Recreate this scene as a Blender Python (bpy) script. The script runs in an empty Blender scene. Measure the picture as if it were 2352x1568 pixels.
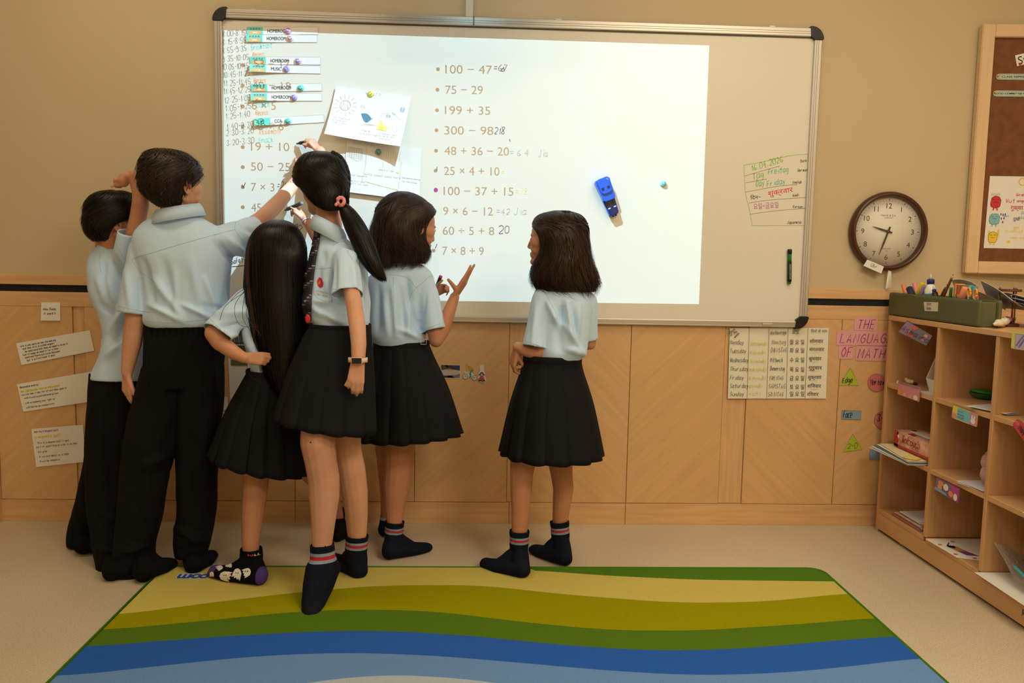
import bpy, bmesh, math, random
import numpy as np
from mathutils import Vector, Matrix, noise
from mathutils.bvhtree import BVHTree
random.seed(7); RNG=np.random.default_rng(11)
scene=bpy.context.scene
C=scene.collection
# ------------------------------------------------------------ camera
FPX=1923.5; CAM=np.array([1.025,-3.4247,1.1083]); YAW,PIT,ROL=.0458,-.0993,.0198
def cam_axes():
    cy,sy=math.cos(YAW),math.sin(YAW);cp,sp=math.cos(PIT),math.sin(PIT)
    f=np.array([sy*cp,cy*cp,sp]);r=np.array([cy,-sy,0.]);u=np.cross(r,f)
    c,s=math.cos(ROL),math.sin(ROL)
    return r*c+u*s,-r*s+u*c,f
AX,AY,AZ=cam_axes()
cd=bpy.data.cameras.new('camera'); cam=bpy.data.objects.new('camera',cd); C.objects.link(cam)
cd.sensor_width=36; cd.lens=FPX/2352*36; cd.clip_start=.05
M=Matrix.Identity(4)
for i in range(3):
    M[i][0]=AX[i];M[i][1]=AY[i];M[i][2]=-AZ[i];M[i][3]=CAM[i]
cam.matrix_world=M; scene.camera=cam
def ray(u,v): return AZ+AX*(u-1176)/FPX+AY*(784-v)/FPX
def P(u,v,Y=0.): d=ray(u,v); return CAM+d*(Y-CAM[1])/d[1]
def F(u,v,z=0.): d=ray(u,v); return CAM+d*(z-CAM[2])/d[2]
def G(u,v,X=2.726): d=ray(u,v); return CAM+d*(X-CAM[0])/d[0]
def pxs(p): return FPX/float((np.asarray(p)-CAM)@AZ)      # pixels per metre at a point
# ------------------------------------------------------------ light
w=bpy.data.worlds.new('world'); scene.world=w; w.use_nodes=True
w.node_tree.nodes['Background'].inputs[0].default_value=(1,.83,.62,1); w.node_tree.nodes['Background'].inputs[1].default_value=.3
def area(name,loc,sx,sy,power,col,rot=(0,0,0)):
    l=bpy.data.lights.new(name,'AREA'); l.shape='RECTANGLE'; l.size=sx; l.size_y=sy; l.energy=power; l.color=col
    o=bpy.data.objects.new(name,l); o.location=loc; o.rotation_euler=rot; C.objects.link(o); return o
WARM=(1,.885,.645)
area('ceiling_light',(2.1,-1.15,2.74),1.2,.6,12,WARM)
area('ceiling_light',(3.5,-1.8,2.74),.6,.6,6,WARM)
area('ceiling_light',(-.2,-.95,2.74),1.2,.6,11,WARM)
area('ceiling_light',(2.5,-3.0,2.74),1.2,.6,46,WARM)
area('ceiling_light',(.6,-4.6,2.74),1.2,.6,34,WARM)
area('ceiling_light',(3.2,-5.0,2.74),1.2,.6,46,WARM)
scene.view_settings.view_transform='Standard'; scene.view_settings.look='None'
scene.view_settings.exposure=0.0; scene.view_settings.gamma=1; scene.view_settings.use_curve_mapping=False
try:
    scene.cycles.use_denoising=True; scene.cycles.max_bounces=7; scene.cycles.diffuse_bounces=4; scene.cycles.glossy_bounces=3
    scene.cycles.transparent_max_bounces=6; scene.cycles.caustics_reflective=False; scene.cycles.caustics_refractive=False
    scene.cycles.sample_clamp_indirect=6
except Exception: pass
# ------------------------------------------------------------ materials
def lin(c):
    return tuple(((x/255)/12.92 if x/255<=.04045 else ((x/255+.055)/1.055)**2.4) for x in c)+(1,)
_m={}
def mat(name,col,rough=.6,spec=.5,metal=0,var=0,vscale=8,bump=0,bscale=60,stretch=(1,1,1),rot=(0,0,0),sss=0,sheen=0,emit=0,coat=0,trans=0,alpha=1,col2=None,detail=4):
    """col in albedo sRGB 0-255"""
    if name in _m: return _m[name]
    m=bpy.data.materials.new(name); m.use_nodes=True; nt=m.node_tree; b=nt.nodes['Principled BSDF']; N=nt.nodes.new; L=nt.links.new
    c=lin(col); b.inputs['Base Color'].default_value=c; b.inputs['Roughness'].default_value=rough; b.inputs['Metallic'].default_value=metal
    b.inputs['Specular IOR Level'].default_value=spec; b.inputs['Coat Weight'].default_value=coat; b.inputs['Alpha'].default_value=alpha
    b.inputs['Transmission Weight'].default_value=trans
    if sss: b.inputs['Subsurface Weight'].default_value=sss; b.inputs['Subsurface Radius'].default_value=(.012,.004,.002); b.inputs['Subsurface Scale'].default_value=1
    if sheen: b.inputs['Sheen Weight'].default_value=sheen; b.inputs['Sheen Roughness'].default_value=.6
    if emit: b.inputs['Emission Color'].default_value=c; b.inputs['Emission Strength'].default_value=emit
    if var or bump:
        tc=N('ShaderNodeTexCoord'); mp=N('ShaderNodeMapping'); mp.vector_type='TEXTURE'; L(tc.outputs['Object'],mp.inputs[0]); mp.inputs['Rotation'].default_value=rot; mp.inputs['Scale'].default_value=tuple(1/s_ for s_ in stretch)
    if var or col2:
        if not var: 
            tc=N('ShaderNodeTexCoord'); mp=N('ShaderNodeMapping'); mp.vector_type='TEXTURE'; L(tc.outputs['Object'],mp.inputs[0]); mp.inputs['Rotation'].default_value=rot; mp.inputs['Scale'].default_value=tuple(1/s_ for s_ in stretch)
        n=N('ShaderNodeTexNoise'); n.inputs['Scale'].default_value=vscale; n.inputs['Detail'].default_value=detail; L(mp.outputs[0],n.inputs[0])
        r=N('ShaderNodeValToRGB'); L(n.outputs[0],r.inputs[0]); r.color_ramp.elements[0].position=.3; r.color_ramp.elements[1].position=.7
        if col2: a0,a1=c,lin(col2)
        else: a0=tuple(x*(1-var) for x in c[:3])+(1,); a1=tuple(min(1,x*(1+var)) for x in c[:3])+(1,)
        r.color_ramp.elements[0].color=a0; r.color_ramp.elements[1].color=a1; L(r.outputs[0],b.inputs['Base Color'])
    if bump:
        n2=N('ShaderNodeTexNoise'); n2.inputs['Scale'].default_value=bscale; n2.inputs['Detail'].default_value=3; L(mp.outputs[0],n2.inputs[0])
        bp=N('ShaderNodeBump'); bp.inputs['Strength'].default_value=bump; bp.inputs['Distance'].default_value=.004; L(n2.outputs[0],bp.inputs['Height']); L(bp.outputs[0],b.inputs['Normal'])
    _m[name]=m; return m
def wood(name,col,var=.12,ang=0,axis='z',rough=.42):
    """fine straight grain; ang rotates it inside the X-Z plane"""
    st={'z':(9,9,.6),'x':(.6,9,9),'y':(9,.6,9)}[axis]
    return mat(name,col,rough=rough,var=var,vscale=7,stretch=st,rot=(0,ang,0),bump=.06,bscale=40,detail=8)
M_wall=mat('wall_paint',(203,183,150),.75,var=.012,vscale=1.5,bump=.05,bscale=220)
M_wood=wood('beech',(214,170,122)); M_woodx=wood('beech_x',(216,172,123),axis='x'); M_woody=wood('beech_y',(216,172,123),axis='y')
M_diagA=wood('beech_diag_a',(214,170,120),ang=.8,var=.07); M_diagB=wood('beech_diag_b',(215,170,120),ang=-.8,var=.07)
M_shelf=wood('shelf_beech',(206,158,112),axis='z',var=.09); M_shelfy=wood('shelf_beech_y',(208,162,116),axis='y',var=.07)
M_black=mat('black_plastic',(18,18,19),.4); M_blackm=mat('black_matte',(10,10,10),.8)
M_alu=mat('aluminium',(205,200,190),.35,metal=.55); M_aluD=mat('aluminium_groove',(120,115,105),.5,metal=.4)
M_board=mat('board_enamel',(232,226,214),.3,spec=.35)
M_paper=mat('paper',(236,232,226),.8,var=.015,vscale=5); M_paperY=mat('cream_paper',(230,216,170),.8)
def flat(col,rough=.6): return mat('print_%d_%d_%d'%tuple(col),col,rough)
# ------------------------------------------------------------ object helpers
def link(name,me,m=None,parent=None):
    o=bpy.data.objects.new(name,me); C.objects.link(o)
    if m is not None:
        for mm in (m if isinstance(m,(list,tuple)) else [m]): me.materials.append(mm)
    if parent is not None: o.parent=parent
    return o
def mesh(name,V,Fc,m=None,parent=None,smooth=False,mi=None):
    me=bpy.data.meshes.new(name); me.from_pydata([tuple(map(float,v)) for v in V],[],[tuple(map(int,f)) for f in Fc]); 
    if smooth: me.polygons.foreach_set('use_smooth',[True]*len(me.polygons))
    o=link(name,me,m,parent)
    if mi is not None: me.polygons.foreach_set('material_index',mi)
    me.update(); return o
def tag(o,label=None,cat=None,group=None,kind=None):
    if label: o['label']=label
    if cat: o['category']=cat
    if group: o['group']=group
    if kind: o['kind']=kind
    return o
def empty(name,loc=(0,0,0),**k):
    o=bpy.data.objects.new(name,None); o.empty_display_size=.05; C.objects.link(o); o.location=loc
    bpy.context.view_layer.update(); return tag(o,**k)
def thing(name,label,cat,group=None): return empty(name,label=label,cat=cat,group=group)
def box(name,lo,hi,m,parent=None,bev=0,seg=2,rotz=0):
    lo=np.minimum(lo,hi) if False else np.array(lo,float); hi=np.array(hi,float)
    bm=bmesh.new(); bmesh.ops.create_cube(bm,size=1)
    c=(lo+hi)/2; s=np.abs(hi-lo)
    for v in bm.verts: v.co=Vector((v.co.x*s[0],v.co.y*s[1],v.co.z*s[2]))
    if bev: bmesh.ops.bevel(bm,geom=bm.edges[:],offset=bev,segments=seg,profile=.5,affect='EDGES')
    for v in bm.verts:
        p=v.co; 
        if rotz: p=Matrix.Rotation(rotz,3,'Z')@p
        v.co=p+Vector(c)
    me=bpy.data.meshes.new(name); bm.to_mesh(me); bm.free()
    o=link(name,me,m,parent); return o
def frame_from(n):
    n=np.array(n,float); n/=np.linalg.norm(n); a=np.array([0,0,1.]) if abs(n[2])<.9 else np.array([1.,0,0])
    x=np.cross(a,n); x/=np.linalg.norm(x); return x,np.cross(n,x),n
def revolve(name,base,axis,prof,m,parent=None,n=24,smooth=True,caps=True):
    """prof: list of (r,h) along axis"""
    x,y,z=frame_from(axis); base=np.array(base,float); V=[];Fc=[]
    for r,h in prof:
        for i in range(n):
            a=2*math.pi*i/n; V.append(base+z*h+(x*math.cos(a)+y*math.sin(a))*max(r,1e-5))
    for k in range(len(prof)-1):
        for i in range(n): Fc.append((k*n+i,k*n+(i+1)%n,(k+1)*n+(i+1)%n,(k+1)*n+i))
    if caps: Fc.append(tuple(range(n))[::-1]); Fc.append(tuple((len(prof)-1)*n+i for i in range(n)))
    return mesh(name,V,Fc,m,parent,smooth)
def catmull(pts,k=4):
    pts=[np.array(p,float) for p in pts]; 
    if len(pts)<3: return pts
    out=[]
    for i in range(len(pts)-1):
        p0=pts[max(i-1,0)];p1=pts[i];p2=pts[i+1];p3=pts[min(i+2,len(pts)-1)]
        for j in range(k):
            t=j/k; out.append(.5*((2*p1)+(-p0+p2)*t+(2*p0-5*p1+4*p2-p3)*t*t+(-p0+3*p1-3*p2+p3)*t**3))
    out.append(pts[-1]); return out
def sheetmesh(name,V,nx,ny,m,parent,th=.0005,off=None):
    """grid of (nx+1)*(ny+1) points with real thickness and crisp edges"""
    V=[np.array(v,float) for v in V]; w=nx+1
    if off is None:
        n=np.cross(V[nx]-V[0],V[ny*w]-V[0]); n=n/(np.linalg.norm(n)+1e-9)
        if n@(CAM-V[0])>0: n=-n
        off=n*th
    k=len(V); W=V+[v+off for v in V]; Fc=[]
    for j in range(ny):
        for i in range(nx): a=j*w+i; Fc.append((a,a+w,a+w+1,a+1)); Fc.append((k+a,k+a+1,k+a+w+1,k+a+w))
    for i in range(nx): Fc.append((i,i+1,k+i+1,k+i)); a=ny*w+i; Fc.append((a+1,a,k+a,k+a+1))
    for j in range(ny): a=j*w; Fc.append((a+w,a,k+a,k+a+w)); a=j*w+nx; Fc.append((a,a+w,k+a+w,k+a))
    o=mesh(name,W,Fc,m,parent,True); bm=bmesh.new(); bm.from_mesh(o.data); bmesh.ops.recalc_face_normals(bm,faces=bm.faces[:]); bm.to_mesh(o.data); bm.free()
    o.data.polygons.foreach_set('use_smooth',[True]*len(o.data.polygons)); o.data.set_sharp_from_angle(angle=math.radians(50)); return o
def tube_vf(path,r,n=8,off=0,rr=None):
    path=[np.array(p,float) for p in path]; V=[];Fc=[]; K=len(path)
    t=path[1]-path[0]; x,y,_=frame_from(t+1e-9)
    for i,p in enumerate(path):
        t=path[min(i+1,K-1)]-path[max(i-1,0)]; t=t/(np.linalg.norm(t)+1e-9)
        x=x-t*(x@t); x/=np.linalg.norm(x)+1e-9; y=np.cross(t,x); ri=rr[i] if rr is not None else r
        for j in range(n):
            a=2*math.pi*j/n; V.append(p+(x*math.cos(a)+y*math.sin(a))*ri)
    for i in range(K-1):
        for j in range(n): Fc.append((off+i*n+j,off+i*n+(j+1)%n,off+(i+1)*n+(j+1)%n,off+(i+1)*n+j))
    Fc.append(tuple(off+j for j in range(n))[::-1]); Fc.append(tuple(off+(K-1)*n+j for j in range(n)))
    return V,Fc
def tube(name,path,r,m,parent=None,n=8,rr=None):
    V,Fc=tube_vf(path,r,n,0,rr); return mesh(name,V,Fc,m,parent,True)
def prism(name,poly,n,th,m,parent=None):
    """extrude 3-D planar polygon by th along n"""
    n=np.array(n,float); n/=np.linalg.norm(n); k=len(poly); V=[np.array(p,float) for p in poly]; V+=[p+n*th for p in V]
    Fc=[tuple(range(k)),tuple(range(2*k-1,k-1,-1))]+[(i,(i+1)%k,k+(i+1)%k,k+i) for i in range(k)]
    o=mesh(name,V,Fc,m,parent); bm=bmesh.new(); bm.from_mesh(o.data); bmesh.ops.recalc_face_normals(bm,faces=bm.faces[:]); bm.to_mesh(o.data); bm.free(); return o
# planar frame: origin o, unit u (right), v (up), n (toward viewer)
class Plane:
    def __init__(s,o,u,v,n=None):
        s.o=np.array(o,float);s.u=np.array(u,float);s.v=np.array(v,float);s.u/=np.linalg.norm(s.u);s.v/=np.linalg.norm(s.v)
        s.n=np.cross(s.u,s.v) if n is None else np.array(n,float)
    def __call__(s,a,b,h=0): return s.o+s.u*a+s.v*b+s.n*h
def wall_plane(Y=0): return Plane((0,Y,0),(1,0,0),(0,0,1))   # n = (0,-1,0)
def text_vf(body,font=None,res=4,off=0):
    cu=bpy.data.curves.new('t','FONT'); cu.body=body; cu.resolution_u=res; cu.size=1; cu.offset=off
    o=bpy.data.objects.new('t',cu); C.objects.link(o); dg=bpy.context.evaluated_depsgraph_get(); dg.update()
    me=o.evaluated_get(dg).to_mesh(); V=[tuple(v.co) for v in me.vertices]; Fc=[tuple(p.vertices) for p in me.polygons]
    o.evaluated_get(dg).to_mesh_clear(); bpy.data.objects.remove(o); bpy.data.curves.remove(cu)
    V=np.array(V) if V else np.zeros((0,3)); return V,Fc
def text_to(body,A,B,Y,hpx=None,bold=0):
    """verts of text whose baseline runs from pixel A to pixel B on the wall plane Y"""
    V,Fc=text_vf(body); a=P(*A,Y);b=P(*B,Y); L=np.linalg.norm(b-a); w=V[:,0].max()-V[:,0].min(); e1=(b-a)/L; e2=np.array([-e1[2],0,e1[0]])
    e2=np.cross(e1,np.array([0,1.,0]));e2=-e2 if e2[2]<0 else e2
    sx=L/w; sy=sx if hpx is None else hpx/pxs(a)/.70
    return [a+e1*(v[0]-V[:,0].min())*sx+e2*v[1]*sy for v in V],Fc
class MB:
    def __init__(s): s.V=[];s.F=[];s.mi=[]
    def add(s,V,Fc,mi=0):
        o=len(s.V); s.V+=list(V); s.F+=[tuple(i+o for i in f) for f in Fc]; s.mi+=[mi]*len(Fc); return s
    def obj(s,name,m,parent=None,smooth=False): return mesh(name,s.V,s.F,m,parent,smooth,s.mi)
    def quad(s,pts,mi=0): return s.add(pts,[tuple(range(len(pts)))],mi)
    def disc(s,pl,cx,cy,rx,ry=None,h=0,mi=0,n=14):
        ry=ry or rx; return s.quad([pl(cx+rx*math.cos(2*math.pi*i/n),cy+ry*math.sin(2*math.pi*i/n),h) for i in range(n)],mi)
    def rect(s,pl,a,b,c,d,h=0,mi=0): return s.quad([pl(a,b,h),pl(c,b,h),pl(c,d,h),pl(a,d,h)],mi)
    def stroke(s,pl,pts,wd,h=0,mi=0,smooth=True):
        p=catmull(pts,3) if smooth else [np.array(q,float) for q in pts]; V=[];Fc=[]
        for i,q in enumerate(p):
            t=p[min(i+1,len(p)-1)]-p[max(i-1,0)]; t=t/(np.linalg.norm(t)+1e-9); nn=np.array([-t[1],t[0]])*wd/2
            V+= [pl(*(q+nn),h),pl(*(q-nn),h)]
        for i in range(len(p)-1): Fc.append((2*i,2*i+1,2*i+3,2*i+2))
        return s.add(V,Fc,mi)
# single-stroke handwriting: grid x 0-4, y 0-9 (baseline 2, x-height 6, cap 8)
GL={'0':'28 07 03 22 43 47 28','1':'16 28 22','2':'07 28 47 45 02 42','3':'07 28 47 25 43 22 03','4':'38 04 44|36 31','5':'48 08 05 35 43 22 03','6':'38 05 03 22 43 34 14','7':'08 48 12','8':'25 07 28 47 25 03 22 43 25','9':'46 28 06 25 46 42 12','A':'02 28 42|14 34','B':'02 08 38 36 05 44 42 02','C':'47 28 05 03 22 43','D':'02 08 28 45 22 02','E':'48 08 02 42|05 35','F':'02 08 48|05 35','G':'47 28 05 22 43 45 25','H':'08 02|48 42|05 45','I':'28 22','J':'38 48|38 33 12 03','K':'08 02|48 05 42','L':'08 02 42','M':'02 08 24 48 42','N':'02 08 42 48','O':'28 05 22 45 28','P':'02 08 48 45 05','Q':'28 05 22 45 28|34 42','R':'02 08 47 45 05 42','S':'47 28 06 44 22 03','T':'08 48|28 22','U':'08 03 22 43 48','V':'08 22 48','W':'08 12 26 32 48','X':'08 42|02 48','Y':'08 25 48|25 22','Z':'08 48 02 42',
'a':'46 16 04 12 43|46 43 52','b':'09 02 32 44 36 05','c':'46 16 04 12 42','d':'46 16 04 12 43|49 42','e':'04 44 36 06 03 12 42','f':'39 18 12|05 35','g':'46 16 04 13 44|46 40 10','h':'09 02|05 26 35 32','i':'26 22|28 28.5','j':'36 30 10|38 38.5','k':'08 02|36 04 42','l':'29 22','m':'06 02|05 16 25 22|25 36 45 42','n':'06 02|04 26 45 42','o':'26 04 22 44 26','p':'06 00|05 36 44 32 03','q':'46 16 04 12 44|46 40','r':'06 02|04 26 36','s':'46 16 05 43 32 02','t':'28 22 32|06 46','u':'06 03 22 43|46 42','v':'06 22 46','w':'06 12 25 32 46','x':'06 42|46 02','y':'06 23|46 10','z':'06 46 02 42',
':':'16 16.5|13 13.5','.':'12 12.5','-':'05 35','=':'06 46|04 44','?':'07 28 46 24 23|22 21.5',',':'12 01','/':'02 48','+':'05 45|27 23','!':'28 24|22 21.7','(':'38 16 14 32',')':'18 36 34 12','&':'42 17 28 26 03 22 44',"'":'28 27'}
def glyph(ch):
    out=[]
    for st in GL.get(ch,'').split('|'):
        pts=[]
        for tk in st.split():
            pts.append((float(tk[0]),float(tk[1:]) if len(tk)>1 else 0))
        if len(pts)>1: out.append(pts)
    return out
def hand(mb,pl,s,x,y,h,wd,mi=0,sp=1.25,slant=.12,jit=.25,ang=0,hh=0,rnd=random,xs=1.0):
    """handwritten string, cap height h, from (x,y) in plane coordinates"""
    k=h/6; cx=0; ca,sa=math.cos(ang),math.sin(ang)
    for ch in s:
        if ch==' ': cx+=3.2*k*sp/1.25; continue
        jy=rnd.uniform(-jit,jit)*k; sc=1+rnd.uniform(-.08,.08)
        for st in glyph(ch):
            pts=[]
            for (a,b) in st:
                a=a*.8*sc*xs+ (b-2)*slant+rnd.uniform(-jit,jit)*.35; b=(b-2)*sc+rnd.uniform(-jit,jit)*.35
                lx=cx+a*k; ly=b*k+jy; pts.append((x+lx*ca-ly*sa,y+lx*sa+ly*ca))
            mb.stroke(pl,pts,wd,hh,mi,smooth=ch not in 'ILTHEFAVWMNKXYZ147')
        cx+=(4.0 if ch not in 'il1:.-,I' else 2.6)*k*sp
    return x+cx*ca,y+cx*sa
def handpx(mb,s,A,B,Y,wd=.0018,mi=0,hpx=None,sp=None,**k):
    """handwriting from pixel A to pixel B at wall depth Y"""
    a=P(*A,Y);b=P(*B,Y);L=np.linalg.norm(b-a); pl=Plane(a,b-a,np.cross((b-a),[0,1.,0])*-1 if np.cross((b-a),[0,1.,0])[2]<0 else np.cross((b-a),[0,1.,0]),(0,-1,0))
    t=sum((3.2 if c==' ' else (2.6 if c in 'il1:.-,I' else 4.0)*1.25) for c in s); h=6*L/t if hpx is None else hpx/pxs(a)
    sc_=L/(t*h/6)
    class PP: pass
    pl2=lambda x,y,z=0: pl(x,y,z)
    hand(mb,pl2,s,0,0,h,wd,mi,sp=1.25*sc_,xs=min(1,sc_),**k)
# ============================================================ ROOM SHELL
X0,X1,YB,ZC=-2.3,4.6,-6.2,2.8
def S(o): o['kind']='structure'; return o
M_floor=mat('vinyl_floor',(203,186,160),.42,spec=.4)
def floor_nodes(m):
    nt=m.node_tree;N=nt.nodes.new;L=nt.links.new;b=nt.nodes['Principled BSDF']
    tc=N('ShaderNodeTexCoord'); n=N('ShaderNodeTexNoise'); n.inputs['Scale'].default_value=230; n.inputs['Detail'].default_value=4; L(tc.outputs['Object'],n.inputs[0])
    r=N('ShaderNodeValToRGB'); L(n.outputs[0],r.inputs[0]); r.color_ramp.elements[0].position=.34; r.color_ramp.elements[1].position=.5
    r.color_ramp.elements[0].color=lin((194,175,146)); r.color_ramp.elements[1].color=lin((216,199,172)); e=r.color_ramp.elements.new(.72); e.color=lin((224,208,184))
    n2=N('ShaderNodeTexNoise'); n2.inputs['Scale'].default_value=1.4; n2.inputs['Detail'].default_value=5; L(tc.outputs['Object'],n2.inputs[0])
    mx=N('ShaderNodeMix'); mx.data_type='RGBA'; mx.blend_type='MULTIPLY'; mx.inputs[0].default_value=.25; L(r.outputs[0],mx.inputs[6]); L(n2.outputs[0],mx.inputs[7]); L(mx.outputs[2],b.inputs['Base Color'])
floor_nodes(M_floor)
S(mesh('floor',[(X0,YB,0),(X1,YB,0),(X1,.0,0),(X0,.0,0),(X0,YB,-.1),(X1,YB,-.1),(X1,0,-.1),(X0,0,-.1)],[(0,1,2,3),(7,6,5,4),(0,4,5,1),(1,5,6,2),(2,6,7,3),(3,7,4,0)],M_floor))
M_ceil=mat('ceiling_paint',(225,218,205),.9)
S(box('ceiling',(X0,YB,ZC),(X1,.12,ZC+.1),M_ceil))
wb=S(box('wall_back',(X0,.0,0),(X1,.12,ZC),M_wall))
S(box('wall_left',(X0-.1,YB,0),(X0,.12,ZC),M_wall)); S(box('wall_right',(X1,YB,0),(X1+.1,.12,ZC),M_wall)); S(box('wall_front',(X0,YB-.1,0),(X1,YB,ZC),M_wall))
# wainscot: heights from the chair rail down
zr0=.951                                    # middle of the black gap
S(box('trim_1',(X0,-.010,.966),(X1,0,1.008),M_woodx,bev=.002))
S(box('trim_2',(X0,-.003,.936),(X1,0,.966),M_blackm))
S(box('trim_3',(X0,-.011,.880),(X1,0,.938),M_woodx,bev=.002))
def wx(u,v): return float(P(u,v,-.008)[0])
zb=.0925
xs=[X0, wx(-8,1140), wx(4,1146), wx(180,1143), wx(206,1143), wx(480,1143), wx(678,1120), wx(952,1100), wx(1163,1140), wx(1217,1140), wx(1437,1150), wx(1649,1150), wx(1702,1155), wx(1910,1155), 3.6,X1]
kinds=['A','post','A','plain','B','A','B','A','plain','B','A','plain','B','A','B']
for i,(a,b,k) in enumerate(zip(xs[:-1],xs[1:],kinds)):
    pr={'plain':.004,'post':.03}.get(k,.010)
    m={'A':M_diagA,'B':M_diagB}.get(k,M_wood)
    o=box('panel',(a+.0011,-pr,zb if k!='post' else .0),(b-.0011,.0,.880),m,wb,bev=.0012,seg=1)
bxs=[X0,wx(4,1180),wx(678,1180),wx(1169,1180),wx(1436,1180),X1]
base=empty('baseboard_back',kind='structure')
for a,b in zip(bxs[:-1],bxs[1:]): box('board',(a+.001,-.008,0),(b-.001,0,zb-.002),M_woodx,base,bev=.001,seg=1)
# ============================================================ WHITEBOARD
BY=-.03
wbd=thing('whiteboard','long white magnetic board in an aluminium frame with black corners, hung on the beige wall','whiteboard')
BW,BZ,BH=2.4,.8457,1.2
box('writing_panel',(.02,-.018,BZ+.02),(BW-.02,-.0115,BZ+BH-.02),M_board,wbd)
FW=.034
def fr(lo,hi,lab=None):
    o=box('frame_rail',lo,hi,M_alu,wbd,bev=.003)
    return o
fr((.045,BY,BZ),(BW-.045,-.002,BZ+FW*.75)); fr((.045,BY,BZ+BH-FW),(BW-.045,-.002,BZ+BH)); fr((0,BY,BZ+.045),(FW*.9,-.002,BZ+BH-.045)); fr((BW-FW*.9,BY,BZ+.045),(BW,-.002,BZ+BH-.045))
g=MB(); pl=wall_plane(BY-.0006)
for d in (.014,.022):
    g.rect(pl,.047,BZ+BH-d-.0012,BW-.047,BZ+BH-d); g.rect(pl,.047,BZ+d*.7,BW-.047,BZ+d*.7+.001); g.rect(pl,d,BZ+.047,d+.0012,BZ+BH-.047); g.rect(pl,BW-d-.0012,BZ+.047,BW-d,BZ+BH-.047)
g.rect(pl,.04,BZ+BH-FW-.006,BW-.04,BZ+BH-FW,-.012)
g.obj('frame_groove',M_aluD,wbd)
for sx,sz in ((0,0),(1,0),(0,1),(1,1)):
    cx=.047 if sx==0 else BW-.047; cz=BZ+.045 if sz==0 else BZ+BH-.045
    dx=-1 if sx==0 else 1; dz=-1 if sz==0 else 1
    poly=[(cx+dx*(-.004 if i==0 else 0)+dx*.051*math.sin(a),BY-.004,cz+dz*.051*math.cos(a)) for i,a in enumerate([math.pi/2*k/8 for k in range(9)])]
    poly=poly+[(cx+dx*.016,BY-.004,cz-dz*.0),(cx,BY-.004,cz+dz*.012)]
    prism('corner_cap',poly,(0,1,0),.03,M_black,wbd)
for u in (580,1283,1775):                                   # hanger clips
    p=P(u,(20+(u-490)*.033),BY); box('clip',(p[0]-.012,BY+.002,BZ+BH-.006),(p[0]+.012,BY+.02,BZ+BH+.004),M_alu,wbd,bev=.001)
for u,v in ((1345,745),(1762,746)):
    p=P(u,v,BY); box('clip',(p[0]-.02,BY-.004,BZ+.006),(p[0]+.02,BY,BZ+.016),M_alu,wbd,bev=.001)
box('joint_cover',(P(1088,36,BY)[0]-.003,BY-.003,BZ+BH-FW),(P(1088,36,BY)[0]+.004,BY,BZ+BH+.001),M_aluD,wbd)
BS=-.0188      # surface for marks
mbk=MB(); handpx(mbk,'Whitemark',(505,42),(534,44),BS,.0011,hpx=8)
V,Fc=text_to('WHITE MAGNETIC BOARD',(508,47),(534,49),BS); mbk.add(V,Fc); mbk.obj('maker_mark',flat((60,55,50)),wbd)
# ============================================================ PROJECTOR (throws the sums on the board)
L0=np.array([1.0,-.66,2.36]); SS=.075
pj=thing('projector','white short-throw projector on a wall arm above the whiteboard','projector')
M_pj=mat('projector_white',(225,222,214),.5); M_in=mat('projector_inside',(2,2,2),.95,spec=0)
def slide(p): p=np.array(p,float); return L0+(p-L0)*SS
def slide_V(V): return [slide(v) for v in V]
# aperture plate: region outside the image quad is opaque
Q=[P(510,68.5,BS),P(1633,104,BS),P(1609,704,BS),P(505,690,BS)]
OUT=[np.array(p,float) for p in ((-4,BS,4.2),(6,BS,4.2),(6,BS,-2.4),(-4,BS,-2.4))]
V=slide_V(Q+OUT); V2=[v+np.array([0,.0004,0]) for v in V]
Fp=[(0,1,5,4),(1,2,6,5),(2,3,7,6),(3,0,4,7)]; Fp+=[tuple(i+8 for i in f[::-1]) for f in Fp]
mesh('slide_plate',V+V2,Fp,M_in,pj)
ymin=L0[1]-.09; yp=V[0][1]; xa,xb=V[4][0],V[5][0]; za,zb2=V[6][2],V[4][2]
def inner(lo,hi,m=M_pj): return box('housing',lo,hi,m,pj)
t=.004
inner((xa-t,ymin,za-t),(xa,yp+.002,zb2+t)); inner((xb,ymin,za-t),(xb+t,yp+.002,zb2+t)); inner((xa-t,ymin,za-t),(xb+t,yp+.002,za)); inner((xa-t,ymin,zb2),(xb+t,yp+.002,zb2+t)); inner((xa-t,ymin-t,za-t),(xb+t,ymin,zb2+t))
tm=MB()
def proj_text(s,A,B,h=None):
    V,Fc=text_to(s,A,B,BS,h); tm.add(slide_V(V),Fc)
R=[(1023,1130,168,'100 \u2212 47'),(1023,1109,215,'75 \u2212 29'),(1022,1126,262,'199 + 35'),(1021,1133,308,'300 \u2212 98'),(1021,1169,355,'48 + 36 \u2212 20'),(1020,1147,401,'25 \u00d7 4 + 10'),(1019,1179,447,'100 \u2212 37 + 15'),(1018,1132,493,'9 \u00d7 6 \u2212 12'),(1017,1135,538,'60 \u00f7 5 + 8'),(1016,1111,584,'7 \u00d7 8 + 9')]
for a,b,y,s in R: proj_text(s,(a,y),(b,y+.022*(b-a)*.5),19)
Lf=[(581,665,157,'53 \u2212 17'),(579,668,206,'40 \u2212 18'),(579,634,251,'6 \u00d7 5'),(579,652,298,'36 \u00f7 6'),(577,665,345,'19 + 10'),(577,667,391,'50 \u2212 25'),(577,631,438,'7 \u00d7 3'),(578,640,485,'45 \u00f7 9'),(578,640,530,'81 \u00f7 9'),(578,640,575,'24 \u00d7 2')]
for a,b,y,s in Lf: proj_text(s,(a,y),(b,y+.03*(b-a)*.5),19)
plb=wall_plane(BS)
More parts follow.
